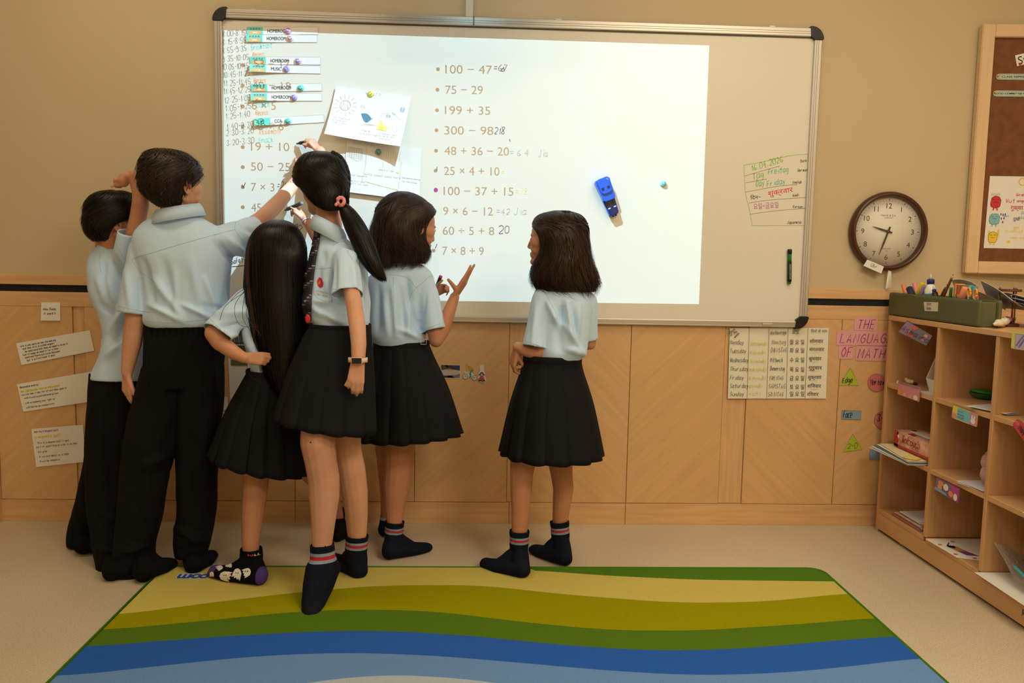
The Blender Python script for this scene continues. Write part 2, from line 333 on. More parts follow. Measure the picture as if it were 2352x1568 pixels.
for k,(a,b,y,s) in enumerate(R):
    if k==6: continue
    c=P(1006-1.1*k,y-9.5,BS); q=[plb(c[0]+.0075*math.cos(i*.449),c[2]+.0075*math.sin(i*.449)) for i in range(14)]; tm.quad(slide_V(q))
for k,y in enumerate([149,196,244,289,337,383,429,475,521,566]):
    c=P(558,y,BS); q=[plb(c[0]+.0078*math.cos(i*.449),c[2]+.0078*math.sin(i*.449)) for i in range(14)]; tm.quad(slide_V(q))
tm.obj('slide_lettering',M_in,pj)
PJ_POWER=14.3
ld=bpy.data.lights.new('projector_lamp','POINT'); ld.shadow_soft_size=0.0; ld.energy=10*PJ_POWER; ld.color=(1,1,1); ld.use_nodes=True
nt=ld.node_tree; em=nt.nodes['Emission']; ge=nt.nodes.new('ShaderNodeNewGeometry'); sp=nt.nodes.new('ShaderNodeSeparateXYZ'); nt.links.new(ge.outputs['Incoming'],sp.inputs[0])
ab=nt.nodes.new('ShaderNodeMath');ab.operation='ABSOLUTE';nt.links.new(sp.outputs['Y'],ab.inputs[0])
pw=nt.nodes.new('ShaderNodeMath');pw.operation='POWER';nt.links.new(ab.outputs[0],pw.inputs[0]);pw.inputs[1].default_value=-3.0
mi_=nt.nodes.new('ShaderNodeMath');mi_.operation='MINIMUM';nt.links.new(pw.outputs[0],mi_.inputs[0]);mi_.inputs[1].default_value=90
mu=nt.nodes.new('ShaderNodeMath');mu.operation='MULTIPLY';nt.links.new(mi_.outputs[0],mu.inputs[0]);mu.inputs[1].default_value=.1
nt.links.new(mu.outputs[0],em.inputs['Strength']); em.inputs['Color'].default_value=(.46,.79,1,1)
lo=bpy.data.objects.new('projector_lamp',ld); lo.location=L0; C.objects.link(lo)
tube('wall_arm',[(.985,-.03,2.52),(.99,-.3,2.54),(1.0,-.62,2.50)],.02,M_pj,pj); box('wall_plate',(.93,-.022,2.44),(1.04,-.001,2.60),M_pj,pj,bev=.004)
cv=thing('cable_cover','white plastic cable duct running down the wall to the top of the whiteboard','cable duct')
a=P(1070,0,0);b=P(1087,0,0); box('duct',(a[0],-.018,BZ+BH+.001),(b[0],0,2.43),M_pj,cv,bev=.002)
# ============================================================ MARKER WRITING ON THE BOARD (children of the whiteboard)
def ink(name,items,col,wd=.0018,**k):
    mb=MB()
    for s,A,B in items: handpx(mb,s,A,B,BS,wd,**k)
    return mb.obj(name,flat(col,.5),wbd)
T=[('8:00-8:15',(511,84),(566,81)),('8:15-8:55',(511,104),(568,98)),('8:55-9:35',(511,123),(569,116)),('9:35-10:05',(511,142),(574,136)),('10:05-10:45',(511,161),(573,156)),('10:45-11:25',(513,179),(576,173)),('11:25-11:45',(514,198),(578,192)),('11:45-12:25',(514,217),(578,210)),('12:25-1:05',(516,237),(578,230)),('1:05-1:25',(518,256),(580,248)),('1:25-1:40',(519,274),(577,266)),('1:40-2:30',(521,298),(585,290)),('2:30-3:20',(520,312),(585,305)),('3:20-3:30',(521,334),(586,328))]
ink('marker_writing',T,(100,104,104),.0011,hpx=12.5,slant=.1,sp=1.0)
ink('marker_writing',[('Breakfast',(578,114),(627,108)),('Lunch',(590,246),(622,244)),('Snack',(594,327),(631,325))],(150,240,230),.0022,hpx=12)
ink('marker_writing',[('Recess',(581,130),(608,129)),('Recess',(584,190),(612,188)),('Recess',(588,264),(617,262)),('Assembly',(595,308),(648,304))],(250,190,145),.0020,hpx=10)
mb=MB()
for s,A,B,h in [('=67',(1134,163),(1168,162),14),('218',(1136,308),(1161,308),15),('20',(1146,537),(1174,534),17),('=21',(636,434),(656,436),17),('Safety',(532,606),(566,600),11)]:
    handpx(mb,s,A,B,BS,.0018,hpx=h)
pp=wall_plane(BS)
def pw_(u,v): q=P(u,v,BS); return (q[0],q[2])
for st in [[(1155,156),(1159,162),(1150,163),(1158,154)],[(1170,319),(1172,325)],[(1004,383),(1003,391)],[(556,424),(558,431),(564,419)],[(1000,570),(1004,560)],[(676,519),(684,514),(680,526),(676,524)],[(690,516),(684,522),(688,528),(694,522),(690,516)],[(533,612),(548,611),(566,609)]]:
    mb.stroke(pp,[pw_(*q) for q in st],.0022)
mb.obj('marker_writing',flat((28,28,30),.5),wbd)
ink('marker_writing',[('=42 Jia',(1140,492),(1211,493)),('=64',(1171,357),(1222,358)),('Jia',(1237,360),(1260,359))],(186,190,178),.0018,hpx=14)
ink('marker_writing',[('=78',(1184,446),(1213,446)),('=',(1152,401),(1160,401))],(246,240,170),.0022,hpx=14)
c=P(1001,436,BS); m_=MB(); m_.disc(wall_plane(BS),c[0],c[2],.0085); m_.obj('purple_dot',flat((190,60,150)),wbd)
# date table at the right of the board
gt=MB()
for st in [[(1709,379),(1760,370),(1810,358),(1862,353)],[(1709,379),(1712,440),(1720,475),(1728,518)],[(1728,518),(1780,518),(1852,518)]]: gt.stroke(pp,[pw_(*q) for q in st],.0016)
gt.obj('marker_writing',flat((150,205,80)),wbd)
gt=MB()
for st in [[(1711,404),(1745,394),(1791,381)],[(1712,420),(1761,411)],[(1712,441),(1790,427),(1830,424)],[(1720,466),(1770,459),(1854,453)],[(1722,492),(1780,484),(1854,478)]]: gt.stroke(pp,[pw_(*q) for q in st],.0012)
gt.obj('marker_writing',flat((110,100,85)),wbd)
ink('marker_writing',[('16.04.2026',(1727,392),(1801,370)),('Tag',(1730,412),(1757,405)),('Day',(1737,428),(1757,426))],(120,200,40),.0022,hpx=13)
ink('marker_writing',[('Freitag',(1765,400),(1813,394)),('Friday',(1762,428),(1806,421))],(70,200,160),.0022,hpx=12)
ink('marker_writing',[('Date',(1839,373),(1854,371)),('German',(1832,394),(1856,393)),('English',(1821,422),(1842,421)),('Hindi',(1821,452),(1836,450)),('Korean',(1821,477),(1844,478)),('Japanese',(1808,514),(1842,513))],(45,42,38),.0014,hpx=6)
def printed(name,items,col,Y,parent):
    mb=MB()
    for s,A,B,h in items:
        V,Fc=text_to(s,A,B,Y,h); mb.add(V,Fc)
    return mb.obj(name,flat(col),parent)
printed('marker_writing',[('\u0936\u0941\u0915\u094d\u0930\u0935\u093e\u0930',(1765,450),(1822,440),11)],(225,50,60),BS,wbd)
printed('marker_writing',[('\u093f\u0926\u0928\u2212',(1724,458),(1748,456),8)],(35,32,30),BS,wbd)
printed('marker_writing',[('\uc694\uc77c\u2212\uae08\uc694\uc77c',(1731,480),(1788,476),11)],(190,95,190),BS,wbd)
# ---- green marker pen stuck on the board
def pen(name,label,A,B,Y,Yb,r,cols,cat='marker',group=None):
    a=P(*A,Y);b=P(*B,Yb);d=b-a;L=np.linalg.norm(d); t=thing(name,label,cat,group)
    revolve('barrel',a,d,[(r*.9,0),(r,.004),(r,L*.62),(r*.8,L*.64)],cols[0],t,16)
    revolve('cap',a+d/L*L*.62,d,[(r*1.02,0),(r*1.05,.002),(r*.98,L*.36),(r*.6,L*.38)],cols[1],t,16)
    revolve('end_plug',a-d/L*.006,d,[(r*.5,0),(r*.8,.002),(r*.8,.007)],cols[2] if len(cols)>2 else cols[1],t,16)
    return t
gpen=thing('marker_pen','green whiteboard marker with a black body sticking upright to the right part of the whiteboard','marker')
a=P(1813,652,-.028);b=P(1814,572,-.028);d=(b-a)/np.linalg.norm(b-a);LL=np.linalg.norm(b-a)
revolve('barrel',a+d*.008,d,[(.0075,0),(.0085,.003),(.0085,LL*.6)],M_black,gpen,16); revolve('end_plug',a,d,[(.005,0),(.007,.002),(.007,.01)],flat((20,110,50)),gpen,16)
revolve('cap',a+d*LL*.58,d,[(.0075,0),(.0078,LL*.28),(.006,LL*.3)],flat((15,120,55)),gpen,16); revolve('cap_end',a+d*LL*.86,d,[(.0088,0),(.0088,LL*.12),(.007,LL*.14)],M_black,gpen,16)
mb=MB(); pq=Plane(a+np.array([0,-.0088,0])+d*.02,d,(-1,0,0),(0,-1,0))
V,Fc=text_vf('BOARD MARKER'); mb.add([pq(v[0]*.0082,v[1]*.006-.002,0) for v in V],Fc); mb.obj('label_text',flat((225,225,225)),gpen)
# ---- blue magnetic stapler
M_bl=mat('blue_plastic',(15,95,225),.22,coat=.5); M_blD=mat('blue_clear_dark',(14,30,90),.2,coat=.4)
st=thing('stapler','shiny blue magnetic stapler tilted on the whiteboard above the girls','stapler')
a=P(1379,411,BS);b=P(1410,494,BS);Ls=np.linalg.norm(b-a); ps=Plane(a,b-a,np.cross((b-a),[0,1.,0])*1,(0,-1,0))
def stlay(name,x0,x1,w0,w1,h0,h1,m,parent=st,rnd=.012):
    n=6; out=[]
    for sgn,(xx,ww) in ((0,(x0,w0)),(1,(x1,w1))):
        for i in range(n+1):
            th=math.pi/2*i/n
            if sgn==0: out.append((xx+rnd*(1-math.sin(th)) , -(ww/2-rnd*(1-math.cos(th)))) if False else (xx+rnd-rnd*math.cos(th), -(ww/2-rnd+rnd*math.sin(th))))
            else: out.append((xx-rnd+rnd*math.sin(th), -(ww/2-rnd+rnd*math.cos(th))))
    pts=out+[(x,-y) for x,y in out[::-1]]
    V=[ps(x,y,h0) for x,y in pts]+[ps(x,y,h1*.92+h0*.08) for x,y in pts]+[ps(x0+(x-x0)*.97+.002,y*.9,h1) for x,y in pts]; k=len(pts)
    Fc=[(i,(i+1)%k,k+(i+1)%k,k+i) for i in range(k)]+[(k+i,k+(i+1)%k,2*k+(i+1)%k,2*k+i) for i in range(k)]+[tuple(range(2*k,3*k)),tuple(range(k))[::-1]]
    o=mesh(name,V,Fc,m,parent); bm=bmesh.new(); bm.from_mesh(o.data); bmesh.ops.recalc_face_normals(bm,faces=bm.faces[:]); bm.to_mesh(o.data); bm.free(); return o
stlay('base',0,Ls,.062,.042,.003,.018,M_bl); stlay('body',.0,Ls*.6,.060,.052,.018,.036,M_bl)
stlay('front_shell',.006,Ls*.40,.048,.044,.036,.042,M_bl); stlay('magazine',Ls*.5,Ls*.98,.034,.036,.018,.026,M_blD,rnd=.006)
for yy in (-.012,.012):
    stlay_=[ps(Ls*x,yy+w,.043) for x,w in ((.24,-.006),(.24,.006),(.31,.005),(.31,-.005))]; mesh('slot',stlay_,[(0,1,2,3)],M_blD,st)
    q=[(Ls*.52,yy-.010),(Ls*.52,yy+.010),(Ls*.76,yy+.006),(Ls*.76,yy-.006)]; mesh('window',[ps(x,y,.0268) for x,y in q],[(0,1,2,3)],M_black,st)
    mesh('staple_gate',[ps(x,y,.027) for x,y in ((Ls*.78,yy-.005),(Ls*.78,yy+.005),(Ls*.81,yy+.005),(Ls*.81,yy-.005))],[(0,1,2,3)],flat((210,215,225)),st)
for yy in (-.006,.006): revolve('rear_peg',ps(Ls,yy,.012),ps.u,[(.004,0),(.004,.006)],M_blD,st,10)
# ---- smiley magnets
def smiley(u,v,col,turn,label,r=.0125,base=BS,hh=.011):
    c=P(u,v,base); t=thing('smiley_magnet',label,'magnet','round smiley magnets on the whiteboard')
    m=flat(col,.45); prof=[(r*.98,0),(r,.002)]+[(r*math.cos(a),.002+(hh-.002)*math.sin(a)) for a in [i*math.pi/2/6 for i in range(1,7)]]
    revolve('button',c+np.array([0,-.0002,0]),(0,-1,0),prof,m,t,24); mb=MB()
    ca,sa=math.cos(turn),math.sin(turn)
    def dome(x,y,h=0):
        rr=min(.98,math.hypot(x,y)/r); z=.002+(hh-.002)*math.sqrt(max(0,1-rr*rr))+.0006
        X=x*ca-y*sa;Y=x*sa+y*ca; return c+np.array([X,-z,Y])
    mb.stroke(dome,[(r*.58*math.sin(a),-r*.58*math.cos(a)+r*.05) for a in np.linspace(-1.2,1.2,7)],r*.13)
    for s in (-1,1): mb.stroke(dome,[(s*r*.22,r*.18),(s*r*.22,r*.42)],r*.2,smooth=False)
    mb.obj('face',flat((60,50,90)),t); return t
smiley(662,71,(225,175,215),2.9,'upside-down pink-violet smiley magnet on the topmost schedule card',base=-.0205)
smiley(667,88,(240,205,205),.1,'pale pink smiley magnet on the second schedule card from the top',base=-.0205)
smiley(685,140,(215,185,230),.1,'lilac upright smiley magnet on the third schedule card',base=-.0205)
smiley(658,159,(185,165,235),2.3,'violet tilted smiley magnet on the MUSIC schedule card',base=-.0205)
smiley(691,202,(120,225,205),0,'mint smiley magnet on the schedule card above the lowest HOMEROOM card',base=-.0205)
smiley(676,224,(185,165,235),-2.2,'violet tilted smiley magnet on the lowest HOMEROOM card',base=-.0205)
smiley(662,278,(120,225,205),.15,'mint smiley magnet on the CCA schedule card',base=-.0205)
smiley(851,216,(240,235,120),-2.4,'yellow smiley magnet holding the upper pupil drawing',base=-.0265)
smiley(1523,422,(150,225,235),1.5,'light blue smiley magnet alone beside the blue stapler')
c=P(869,349,-.024); t=thing('glass_magnet','green translucent round magnet on the lower pupil drawing','magnet'); revolve('button',c,(0,-1,0),[(.011,0),(.012,.003),(.008,.008),(.001,.0095)],mat('green_glass',(110,190,160),.15,trans=.4,coat=.5),t,24)
# ---- schedule cards
M_card=mat('laminated_card',(240,238,236),.25,coat=.4); M_mint=flat((110,215,200),.4)
def card(y,x0,x1,word,wx0,wx1,label,tilt=0,lift=0,people=True):
    A=P(x0,y,BS); B=P(x1,y+tilt,BS); w=np.linalg.norm(B-A); h=.030
    t=thing('schedule_card',label,'card','laminated schedule cards on the whiteboard'); u=(B-A)/w; pl=Plane(A,u,np.cross(u,[0,1.,0]),(0,-1,0))
    n=14; r=.005
    def outline(x0,x1,y0,y1,rl,rr):
        pts=[]
        for (cx,cy,a0,rad) in ((x1-rr,y1-rr,0,rr),(x0+rl,y1-rl,90,rl),(x0+rl,y0+rl,180,rl),(x1-rr,y0+rr,270,rr)):
            for k in range(4): a=math.radians(a0+k*30); pts.append((cx+rad*math.cos(a),cy+rad*math.sin(a)))
        return pts
    def lft(x,y): return .0012+.55*lift*max(0,(.2-x)/.2)**2*max(0,(h-y)/h)*3
    # grid card
    nx=16; V=[pl(w*i/nx,-h/2+h*j/2,lft(w*i/nx,-h/2+h*j/2)) for j in range(3) for i in range(nx+1)]
    sheetmesh('card_sheet',V,nx,2,M_card,t,.0006,np.array([0,.0006,0]))
    pl0=pl
    def pl(x,y,h_=0,_p=pl0): return _p(x,y,h_)
    def pq_(x,y,h_=0): return pl0(x,y,lft(x,y)+h_)
    mb=MB(); q=outline(.0005,.062,-h/2+.001,h/2-.001,r,.0005); mb.quad([pq_(x,y,.001) for x,y in q])
    if people:
        for k in range(4):
            xx=.016+k*.0108
            mb.disc(pq_,xx,.006,.0030,.0036,.0016,1,10); mb.disc(pq_,xx,.0045,.0021,.0025,.0019,2,8)
        mb.quad([pq_(x,y,.0015) for x,y in ((.007,-h/2+.002),(.057,-h/2+.002),(.052,-.001),(.012,-.001))],3)
        mb.quad([pq_(x,y,.0019) for x,y in ((.022,-.009),(.041,-.009),(.039,-.005),(.024,-.005))],4)
    elif word=='CCA':
        mb.stroke(pq_,[(.027+.011*math.cos(a),.001+.011*math.sin(a)) for a in np.linspace(0,6.28,14)],.0013,.0018,1)
        mb.stroke(pq_,[(.019,-.001),(.035,.002)],.0013,.0018,1); mb.stroke(pq_,[(.027,.008),(.0275,-.006)],.0013,.0018,1)
    mb.obj('picture',[M_mint,flat((50,35,35)),flat((225,180,150)),flat((240,180,110)),flat((250,240,230))],t)
    ed=MB(); ol=outline(.0,w,-h/2,h/2,r,r); ol=ol+[ol[0]]; ol=[tuple(np.array(p_)*(1-f_)+np.array(q_)*f_) for p_,q_ in zip(ol[:-1],ol[1:]) for f_ in (np.linspace(0,1,12,endpoint=False) if abs(p_[0]-q_[0])>.05 else (0,))]; ed.stroke(pq_,ol+[ol[0]],.0006,.0014,0,False); ed.obj('edge_line',flat((185,150,140)),t)
    V,Fc=text_vf(word); a=(P(wx0,y,BS)-A)@u; b=(P(wx1,y,BS)-A)@u; k=(b-a)/(V[:,0].max()-V[:,0].min()); mb=MB(); mb.add([pq_(a+v[0]*k,-.0065+v[1]*.0185,.0013) for v in V],Fc); mb.obj('lettering',flat((45,55,60)),t)
card(71,567,731,'HOMEROOM',614,662,'topmost white schedule card, half above the projected light')
card(88.5,566,729,'HOMEROOM',613,656,'second white schedule card from the top',lift=.002)
card(139,574,737,'HOMEROOM',621,663,'white schedule card right above the MUSIC card',tilt=1)
card(157.5,575,737,'MUSIC',623,646,'white schedule card reading MUSIC with its lower corner curling off',tilt=3,lift=.006)
card(202,577,740,'HOMEROOM',624,668,'white schedule card with the mint magnet above the lowest HOMEROOM card',tilt=-2)
card(223,577,740,'HOMEROOM',624,667,'lowest of the white schedule cards reading HOMEROOM',lift=.004)
card(281,585,745,'CCA',631,648,'white schedule card reading CCA, tilted upwards',tilt=-9,lift=.004,people=False)
# ---- two pupil drawings
def sheet(name,label,corners,Y,bend,parent_group=None,m=M_paper,cat='drawing',nx=14,ny=10):
    """corners TL,TR,BR,BL pixel; bend(a,b)->lift"""
    t=thing(name,label,cat,parent_group); cs=[P(*c,Y) for c in corners]; V=[];Fc=[]
    def at(a,b,h=0):
        p=(cs[0]*(1-a)+cs[1]*a)*(1-b)+(cs[3]*(1-a)+cs[2]*a)*b; return p+np.array([0,-bend(a,b)-h,0])
    for j in range(ny+1):
        for i in range(nx+1): V.append(at(i/nx,j/ny))
    sheetmesh('sheet',V,nx,ny,m,t,.0005,np.array([0,.0005,0]))
    return t,at
# lower drawing first
t2,at2=sheet('pupil_drawing','lower pencil drawing on white paper, pinned by the green magnet',((797,322),(968,341),(963,462),(789,440)),BS,lambda a,b:.002+.01*b*b)
t1,at1=sheet('pupil_drawing','upper crayon drawing of a sun on white paper, held by the yellow smiley magnet',((773,198),(945,222),(922,340),(751,312)),BS,lambda a,b:.006+.05*b**2.2*(.55+.45*abs(2*a-1)**2)+.006*(1-a))
def sk(at): return lambda x,y,h=0: at(x,y,.0012+h)
def scribble(mb,pl,cx,cy,rx,ry,n,wd,mi,seed=1,sl=.3):
    r=random.Random(seed); pts=[]
    for k in range(n):
        f=(k+.5)/n*2-1; h=math.sqrt(max(.05,1-f*f)); x=cx+rx*f+r.uniform(-.1,.1)*rx; pts.append((x,cy+(ry*h*(1 if k%2 else -1))))
    mb.stroke(pl,pts,wd,0,mi,False)
mb=MB(); p1=sk(at1); cl=[flat(c) for c in ((205,170,160),(90,135,165),(240,232,110),(165,165,170),(235,190,160))]
mb.stroke(p1,[(.17+.07*math.cos(a),.36+.1*math.sin(a)) for a in np.linspace(0,6.5,14)],.006,0,0); scribble(mb,p1,.17,.36,.06,.09,9,.005,0,3)
for k in range(14): a=k*.449; mb.stroke(p1,[(.17+.10*math.cos(a),.36+.14*math.sin(a)),(.17+.15*math.cos(a),.36+.21*math.sin(a))],.004,0,3)
scribble(mb,p1,.40,.33,.03,.04,7,.006,4,5)
for k in range(22): f=k/21; mb.stroke(p1,[(.40+.15*f,.47+.08*f-.10*math.sin(f*3.1)*.5),(.405+.15*f,.50+.02*f+.12*math.sin(f*3.1))],.006,0,1,False)
mb.quad([p1(*q,.0) for q in ((.66,.56),(.68,.54),(.71,.64),(.78,.66),(.77,.74),(.64,.73))],2)
mb.stroke(p1,[(.66,.42),(.80,.36),(.97,.52),(.93,.78),(.63,.74),(.66,.42)],.003,0,3,False)
scribble(mb,p1,.755,.44,.03,.04,9,.006,1,7); scribble(mb,p1,.815,.38,.025,.03,7,.006,0,8); scribble(mb,p1,.92,.28,.03,.06,9,.006,1,9); scribble(mb,p1,.88,.66,.05,.07,7,.004,3,11)
for k in range(5): mb.stroke(p1,[(.42+k*.03,.72-k*.01),(.47+k*.03,.66),(.54+k*.02,.66)],.003,0,3)
class HP:
    def __init__(s,f): s.f=f
    def __call__(s,x,y,h=0): return s.f(x,1-y,h)
r_=random.Random(4)
for s,x,y,h in (('up the sun',.05,.36,.03),('glows on',.05,.31,.03),('the light',.05,.26,.03),('There',.44,.19,.03),('is sunshine',.42,.13,.03),('it makes light',.68,.19,.025),('shine bright',.68,.14,.025),('and warm',.70,.09,.025),('What?',.4,.92,.05)):
    hand(mb,HP(p1),s,x,y,h,.0035,3,rnd=r_)
mb.obj('drawing_marks',cl,t1)
mb=MB(); p2=sk(at2)
for k in range(6): mb.stroke(p2,[(.05,.14+k*.035),(.20,.15+k*.035)],.003,0,0,False); mb.stroke(p2,[(.05+k*.03,.13),(.05+k*.03,.33)],.003,0,0,False)
mb.stroke(p2,[(.03,.12),(.21,.14),(.22,.33),(.16,.38),(.03,.3),(.03,.12)],.004,0,1,False)
mb.stroke(p2,[(.27,.05),(.27,.45),(.23,.8)],.004,0,0,False)
for k in range(10): mb.stroke(p2,[(.45+k*.03,.1),(.44+k*.03,.28)],.003,0,3,False)
for k in range(5): mb.stroke(p2,[(.42,.1+k*.04),(.74,.12+k*.04)],.003,0,2,False)
mb.stroke(p2,[(.5,.3),(.5,.6)],.006,0,2,False); mb.stroke(p2,[(.28,.75),(.5,.80),(.72,.84)],.008,0,2); mb.stroke(p2,[(.74,.3),(.72,.85)],.004,0,3,False)
for x,y in ((.28,.60),(.62,.28),(.70,.5)): mb.disc(Plane(p2(x,y),at2(1,.5)-at2(0,.5),(0,0,1)),0,0,.006,.005,0,2,8)
for s,x,y,h in (('Solar Panel',.08,.95,.035),('the layers',.07,.33,.03),('capturing',.06,.22,.03),('light to use',.06,.17,.03),('the power goes here',.30,.38,.03),('and makes energy',.76,.4,.02),('for the house',.76,.33,.02),('electric flow',.45,.5,.02)):
    hand(mb,HP(p2),s,x,y,h,.0035,3 if h!=.02 else 0,rnd=r_)
mb.obj('drawing_marks',[flat((180,180,186)),flat((140,195,188)),flat((238,236,170)),flat((192,190,190))],t2)
# ============================================================ PAPERS ON THE PANELS
def note(name,label,corners,lines,wd=.0012,Y=-.011,m=M_paper,cat='paper',h=.007,col=(70,65,62),lift=.002,hl=None,group=None):
    t,at=sheet(name,label,corners,Y,lambda a,b:lift*b+.0008,group,m,cat,4,4)
    cs=[P(*c,Y) for c in corners]; W=np.linalg.norm(cs[1]-cs[0]);Hh=np.linalg.norm(cs[3]-cs[0])
    pl=lambda x,y,h_=0: at(x/W,1-y/Hh,.0012+h_)
    mb=MB(); r=random.Random(hash(label)%1000 if False else len(label)*7)
    for i,(s,x,y,*c) in enumerate(lines):
        mi=c[0] if c else 0; hand(mb,pl,s,x*W,(1-y)*Hh,c[1] if len(c)>1 else h,wd*(1.6 if mi==1 else 1),mi,rnd=r,sp=1.15)
    if hl: 
        for x0,y0,x1 in hl: mb.stroke(pl,[(x0*W,(1-y0)*Hh),(x1*W,(1-y0)*Hh)],.006,-.0002,1,False)
    mb.obj('handwriting',[flat(col),flat((225,210,50)),flat((150,60,60))],t); return t,at,pl
note('paper_note','small square white note reading How does it work, on the left panel',((95,694),(138,694),(140,736),(95,736)),[('How Does',.12,.42,0,.0085),('it work?',.12,.66,0,.0085)],.0014,lift=.004)
ln=['are it was were we saw the making','and then this is called magnet','we need sand and them we need to have it','fuel of bags we need it for a then','sand and there are wires because','but it will not have it what']
note('paper_note','uppermost tilted white strip of pupil handwriting on the left panel',((37,788),(206,758),(217,805),(50,838)),[(s,.05+.02*(i%3),.20+i*.135) for i,s in enumerate(ln)],.0013,h=.0062,col=(80,74,74))
ln=[('Renewable energy',.03,.16),('the light became when we discovered',.03,.31,1),('you can see it day for all and then open it',.03,.43),('with a wind sound and energy sun',.06,.56),('with a renewing your light at',.06,.74),('with batteries conductivity',.06,.90)]
note('paper_note','middle tilted white sheet with yellow and grey handwriting on the left panel',((39,882),(210,853),(208,922),(54,945)),ln,.0013,h=.0065,col=(110,98,92))
ln=[('making a magnet ball',.05,.10),('a magnetic ball',.05,.25,1,.010),('This is a magnet ball it get',.08,.40),('sort of sparkling at with it on the',.05,.50),('bit glue',.08,.63),('If you put metal in it then',.08,.76),('it will be magnetic',.08,.88)]
note('paper_note','lowest white sheet headed a magnetic ball on the left panel',((72,985),(191,975),(197,1060),(84,1072)),ln,.0012,h=.007,col=(105,95,92))
note('paper_note','narrow white paper edge just behind the left boy, upper one',((240,700),(262,700),(264,740),(243,740)),[('ok',.3,.5)],.0012)
note('paper_note','small white paper edge by the shirt tail of the left boy',((233,778),(256,776),(258,793),(232,793)),[('no',.3,.6)],.0010)
note('paper_note','tall white sheet half behind the black trousers of the left boy',((206,920),(290,916),(290,980),(202,984)),[],.0012)
# sheets between the boy and the long haired girl
t,at,pl=note('photo_sheet','white sheet with two small photographs between the tall boy and the long-haired girl',((521,753),(566,753),(580,917),(529,917)),[],.001,cat='photo sheet')
mb=MB()
for (x0,y0,x1,y1,mi) in ((.12,.02,.95,.22,0),(.12,.24,.95,.38,2),(.12,.41,.9,.42,0),(.12,.44,.9,.52,1)):
    mb.quad([at(x0,y0,.002),at(x1,y0,.002),at(x1,y1,.002),at(x0,y1,.002)],mi)
for k in range(7): mb.quad([at(.15+k*.1,.08+.02*(k%3),.0024),at(.21+k*.1,.08,.0024),at(.21+k*.1,.2,.0024),at(.15+k*.1,.2,.0024)],1 if k%2 else 3)
mb.obj('photograph',[flat((50,60,75)),flat((110,105,80)),flat((70,70,62)),flat((150,150,150))],t)
note('paper_note','white sheet with small print beside the photo sheet, behind the long-haired girl',((567,752),(640,752),(640,880),(572,880)),[('experiment one',.05,.1),('the colour of',.05,.2),('the small torch',.05,.3)],.0012)
note('paper_note','narrow white sheet along the right trouser leg of the tall boy, upper one',((500,770),(514,770),(510,905),(498,905)),[],.0012)
note('paper_note','lined white sheet low behind the left girl skirt',((490,911),(523,911),(527,1074),(486,1075)),[('of the sun',.05,.2),('energy',.2,.25,2)],.0012)
note('paper_note','white sheet with a yellow shape between the skirts of two girls',((838,765),(866,770),(860,830),(838,826)),[('sun',.2,.3)],.0012)
# bridge photo, cyclist, little girl cut-out
t=thing('bridge_photo','small printed photo of a bridge under a blue sky on the wood panel','photo')
q=[P(1012,837,-.0112),P(1057.5,838,-.0112),P(1057.5,868.5,-.0112),P(1015,868.5,-.0112)]; prism('print',q,(0,-1,0),.0008,M_paper,t)
def bil(q,a,b,h): p=(q[0]*(1-a)+q[1]*a)*(1-b)+(q[3]*(1-a)+q[2]*a)*b; return p+np.array([0,-h,0])
mb=MB()
for poly,mi in (([(.02,.02),(.98,.02),(.98,.96),(.02,.96)],0),([(.02,.4),(.4,.3),(.98,.42),(.98,.75),(.02,.8)],2),([(.02,.02),(.45,.02),(.98,.38),(.98,.48),(.4,.38),(.02,.34)],1),([(.22,.02),(.34,.02),(.6,.8),(.98,.96),(.3,.96),(.4,.7)],1),([(.55,.85),(.98,.62),(.98,.96),(.7,.93)],3),([(.02,.7),(.35,.75),(.75,.96),(.02,.96)],1)):
    mb.quad([bil(q,a,b,.0012+.0002*mi) for a,b in poly],mi)
for k in range(9): mb.quad([bil(q,.1+k*.06,.05+k*.03,.0022),bil(q,.12+k*.06,.05+k*.03,.0022),bil(q,.12+k*.06,.36+k*.01,.0022),bil(q,.1+k*.06,.36+k*.01,.0022)],4)
mb.obj('image',[flat((30,55,130)),flat((60,40,30)),flat((190,178,175)),flat((125,110,120)),flat((140,115,90))],t)
t=thing('cyclist_cutout','paper cut-out of a cyclist in an orange shirt on the wood panel','cut-out')
pk=wall_plane(-.0116)
def pp2(u,v): p=P(u,v,-.0116); return (p[0],p[2])
def cut(mb,pts,mi,h=0): mb.quad([pk(*pp2(*q),h) for q in pts],mi)
mb=MB()
for c in ((1069,864.5),(1090,867.5)):
    x,z=pp2(*c); mb.disc(pk,x,z,.0118,h=0,mi=0,n=18); mb.stroke(pk,[(x+.0105*math.cos(a),z+.0105*math.sin(a)) for a in np.linspace(0,6.3,16)],.0014,.0004,1)
    for a in range(6): mb.stroke(pk,[(x,z),(x+.010*math.cos(a*1.05),z+.010*math.sin(a*1.05))],.0004,.0003,1,False)
cut(mb,[(1066,852),(1084,855),(1092,862),(1080,868),(1070,862)],0,.0001)
cut(mb,[(1074,839),(1080,840),(1087,847),(1085,851),(1079,850),(1075,845)],2,.0006); cut(mb,[(1084,848),(1088,849),(1086,853),(1082,856),(1083,864),(1079,865),(1078,856)],3,.0008)
cut(mb,[(1072,841),(1074,842),(1074,852),(1072,855)],4,.0007); x,z=pp2(1072.5,839); mb.disc(pk,x,z,.0035,.003,.0007,4,8); x,z=pp2(1072.3,838); mb.disc(pk,x,z,.0035,.0018,.0009,3,8)
mb.stroke(pk,[pp2(1069,864),pp2(1073,854),pp2(1082,864),pp2(1090,867)],.0012,.0005,3,False)
cut(mb,[(1079,864),(1081,864),(1081,867),(1078,867)],1,.001)
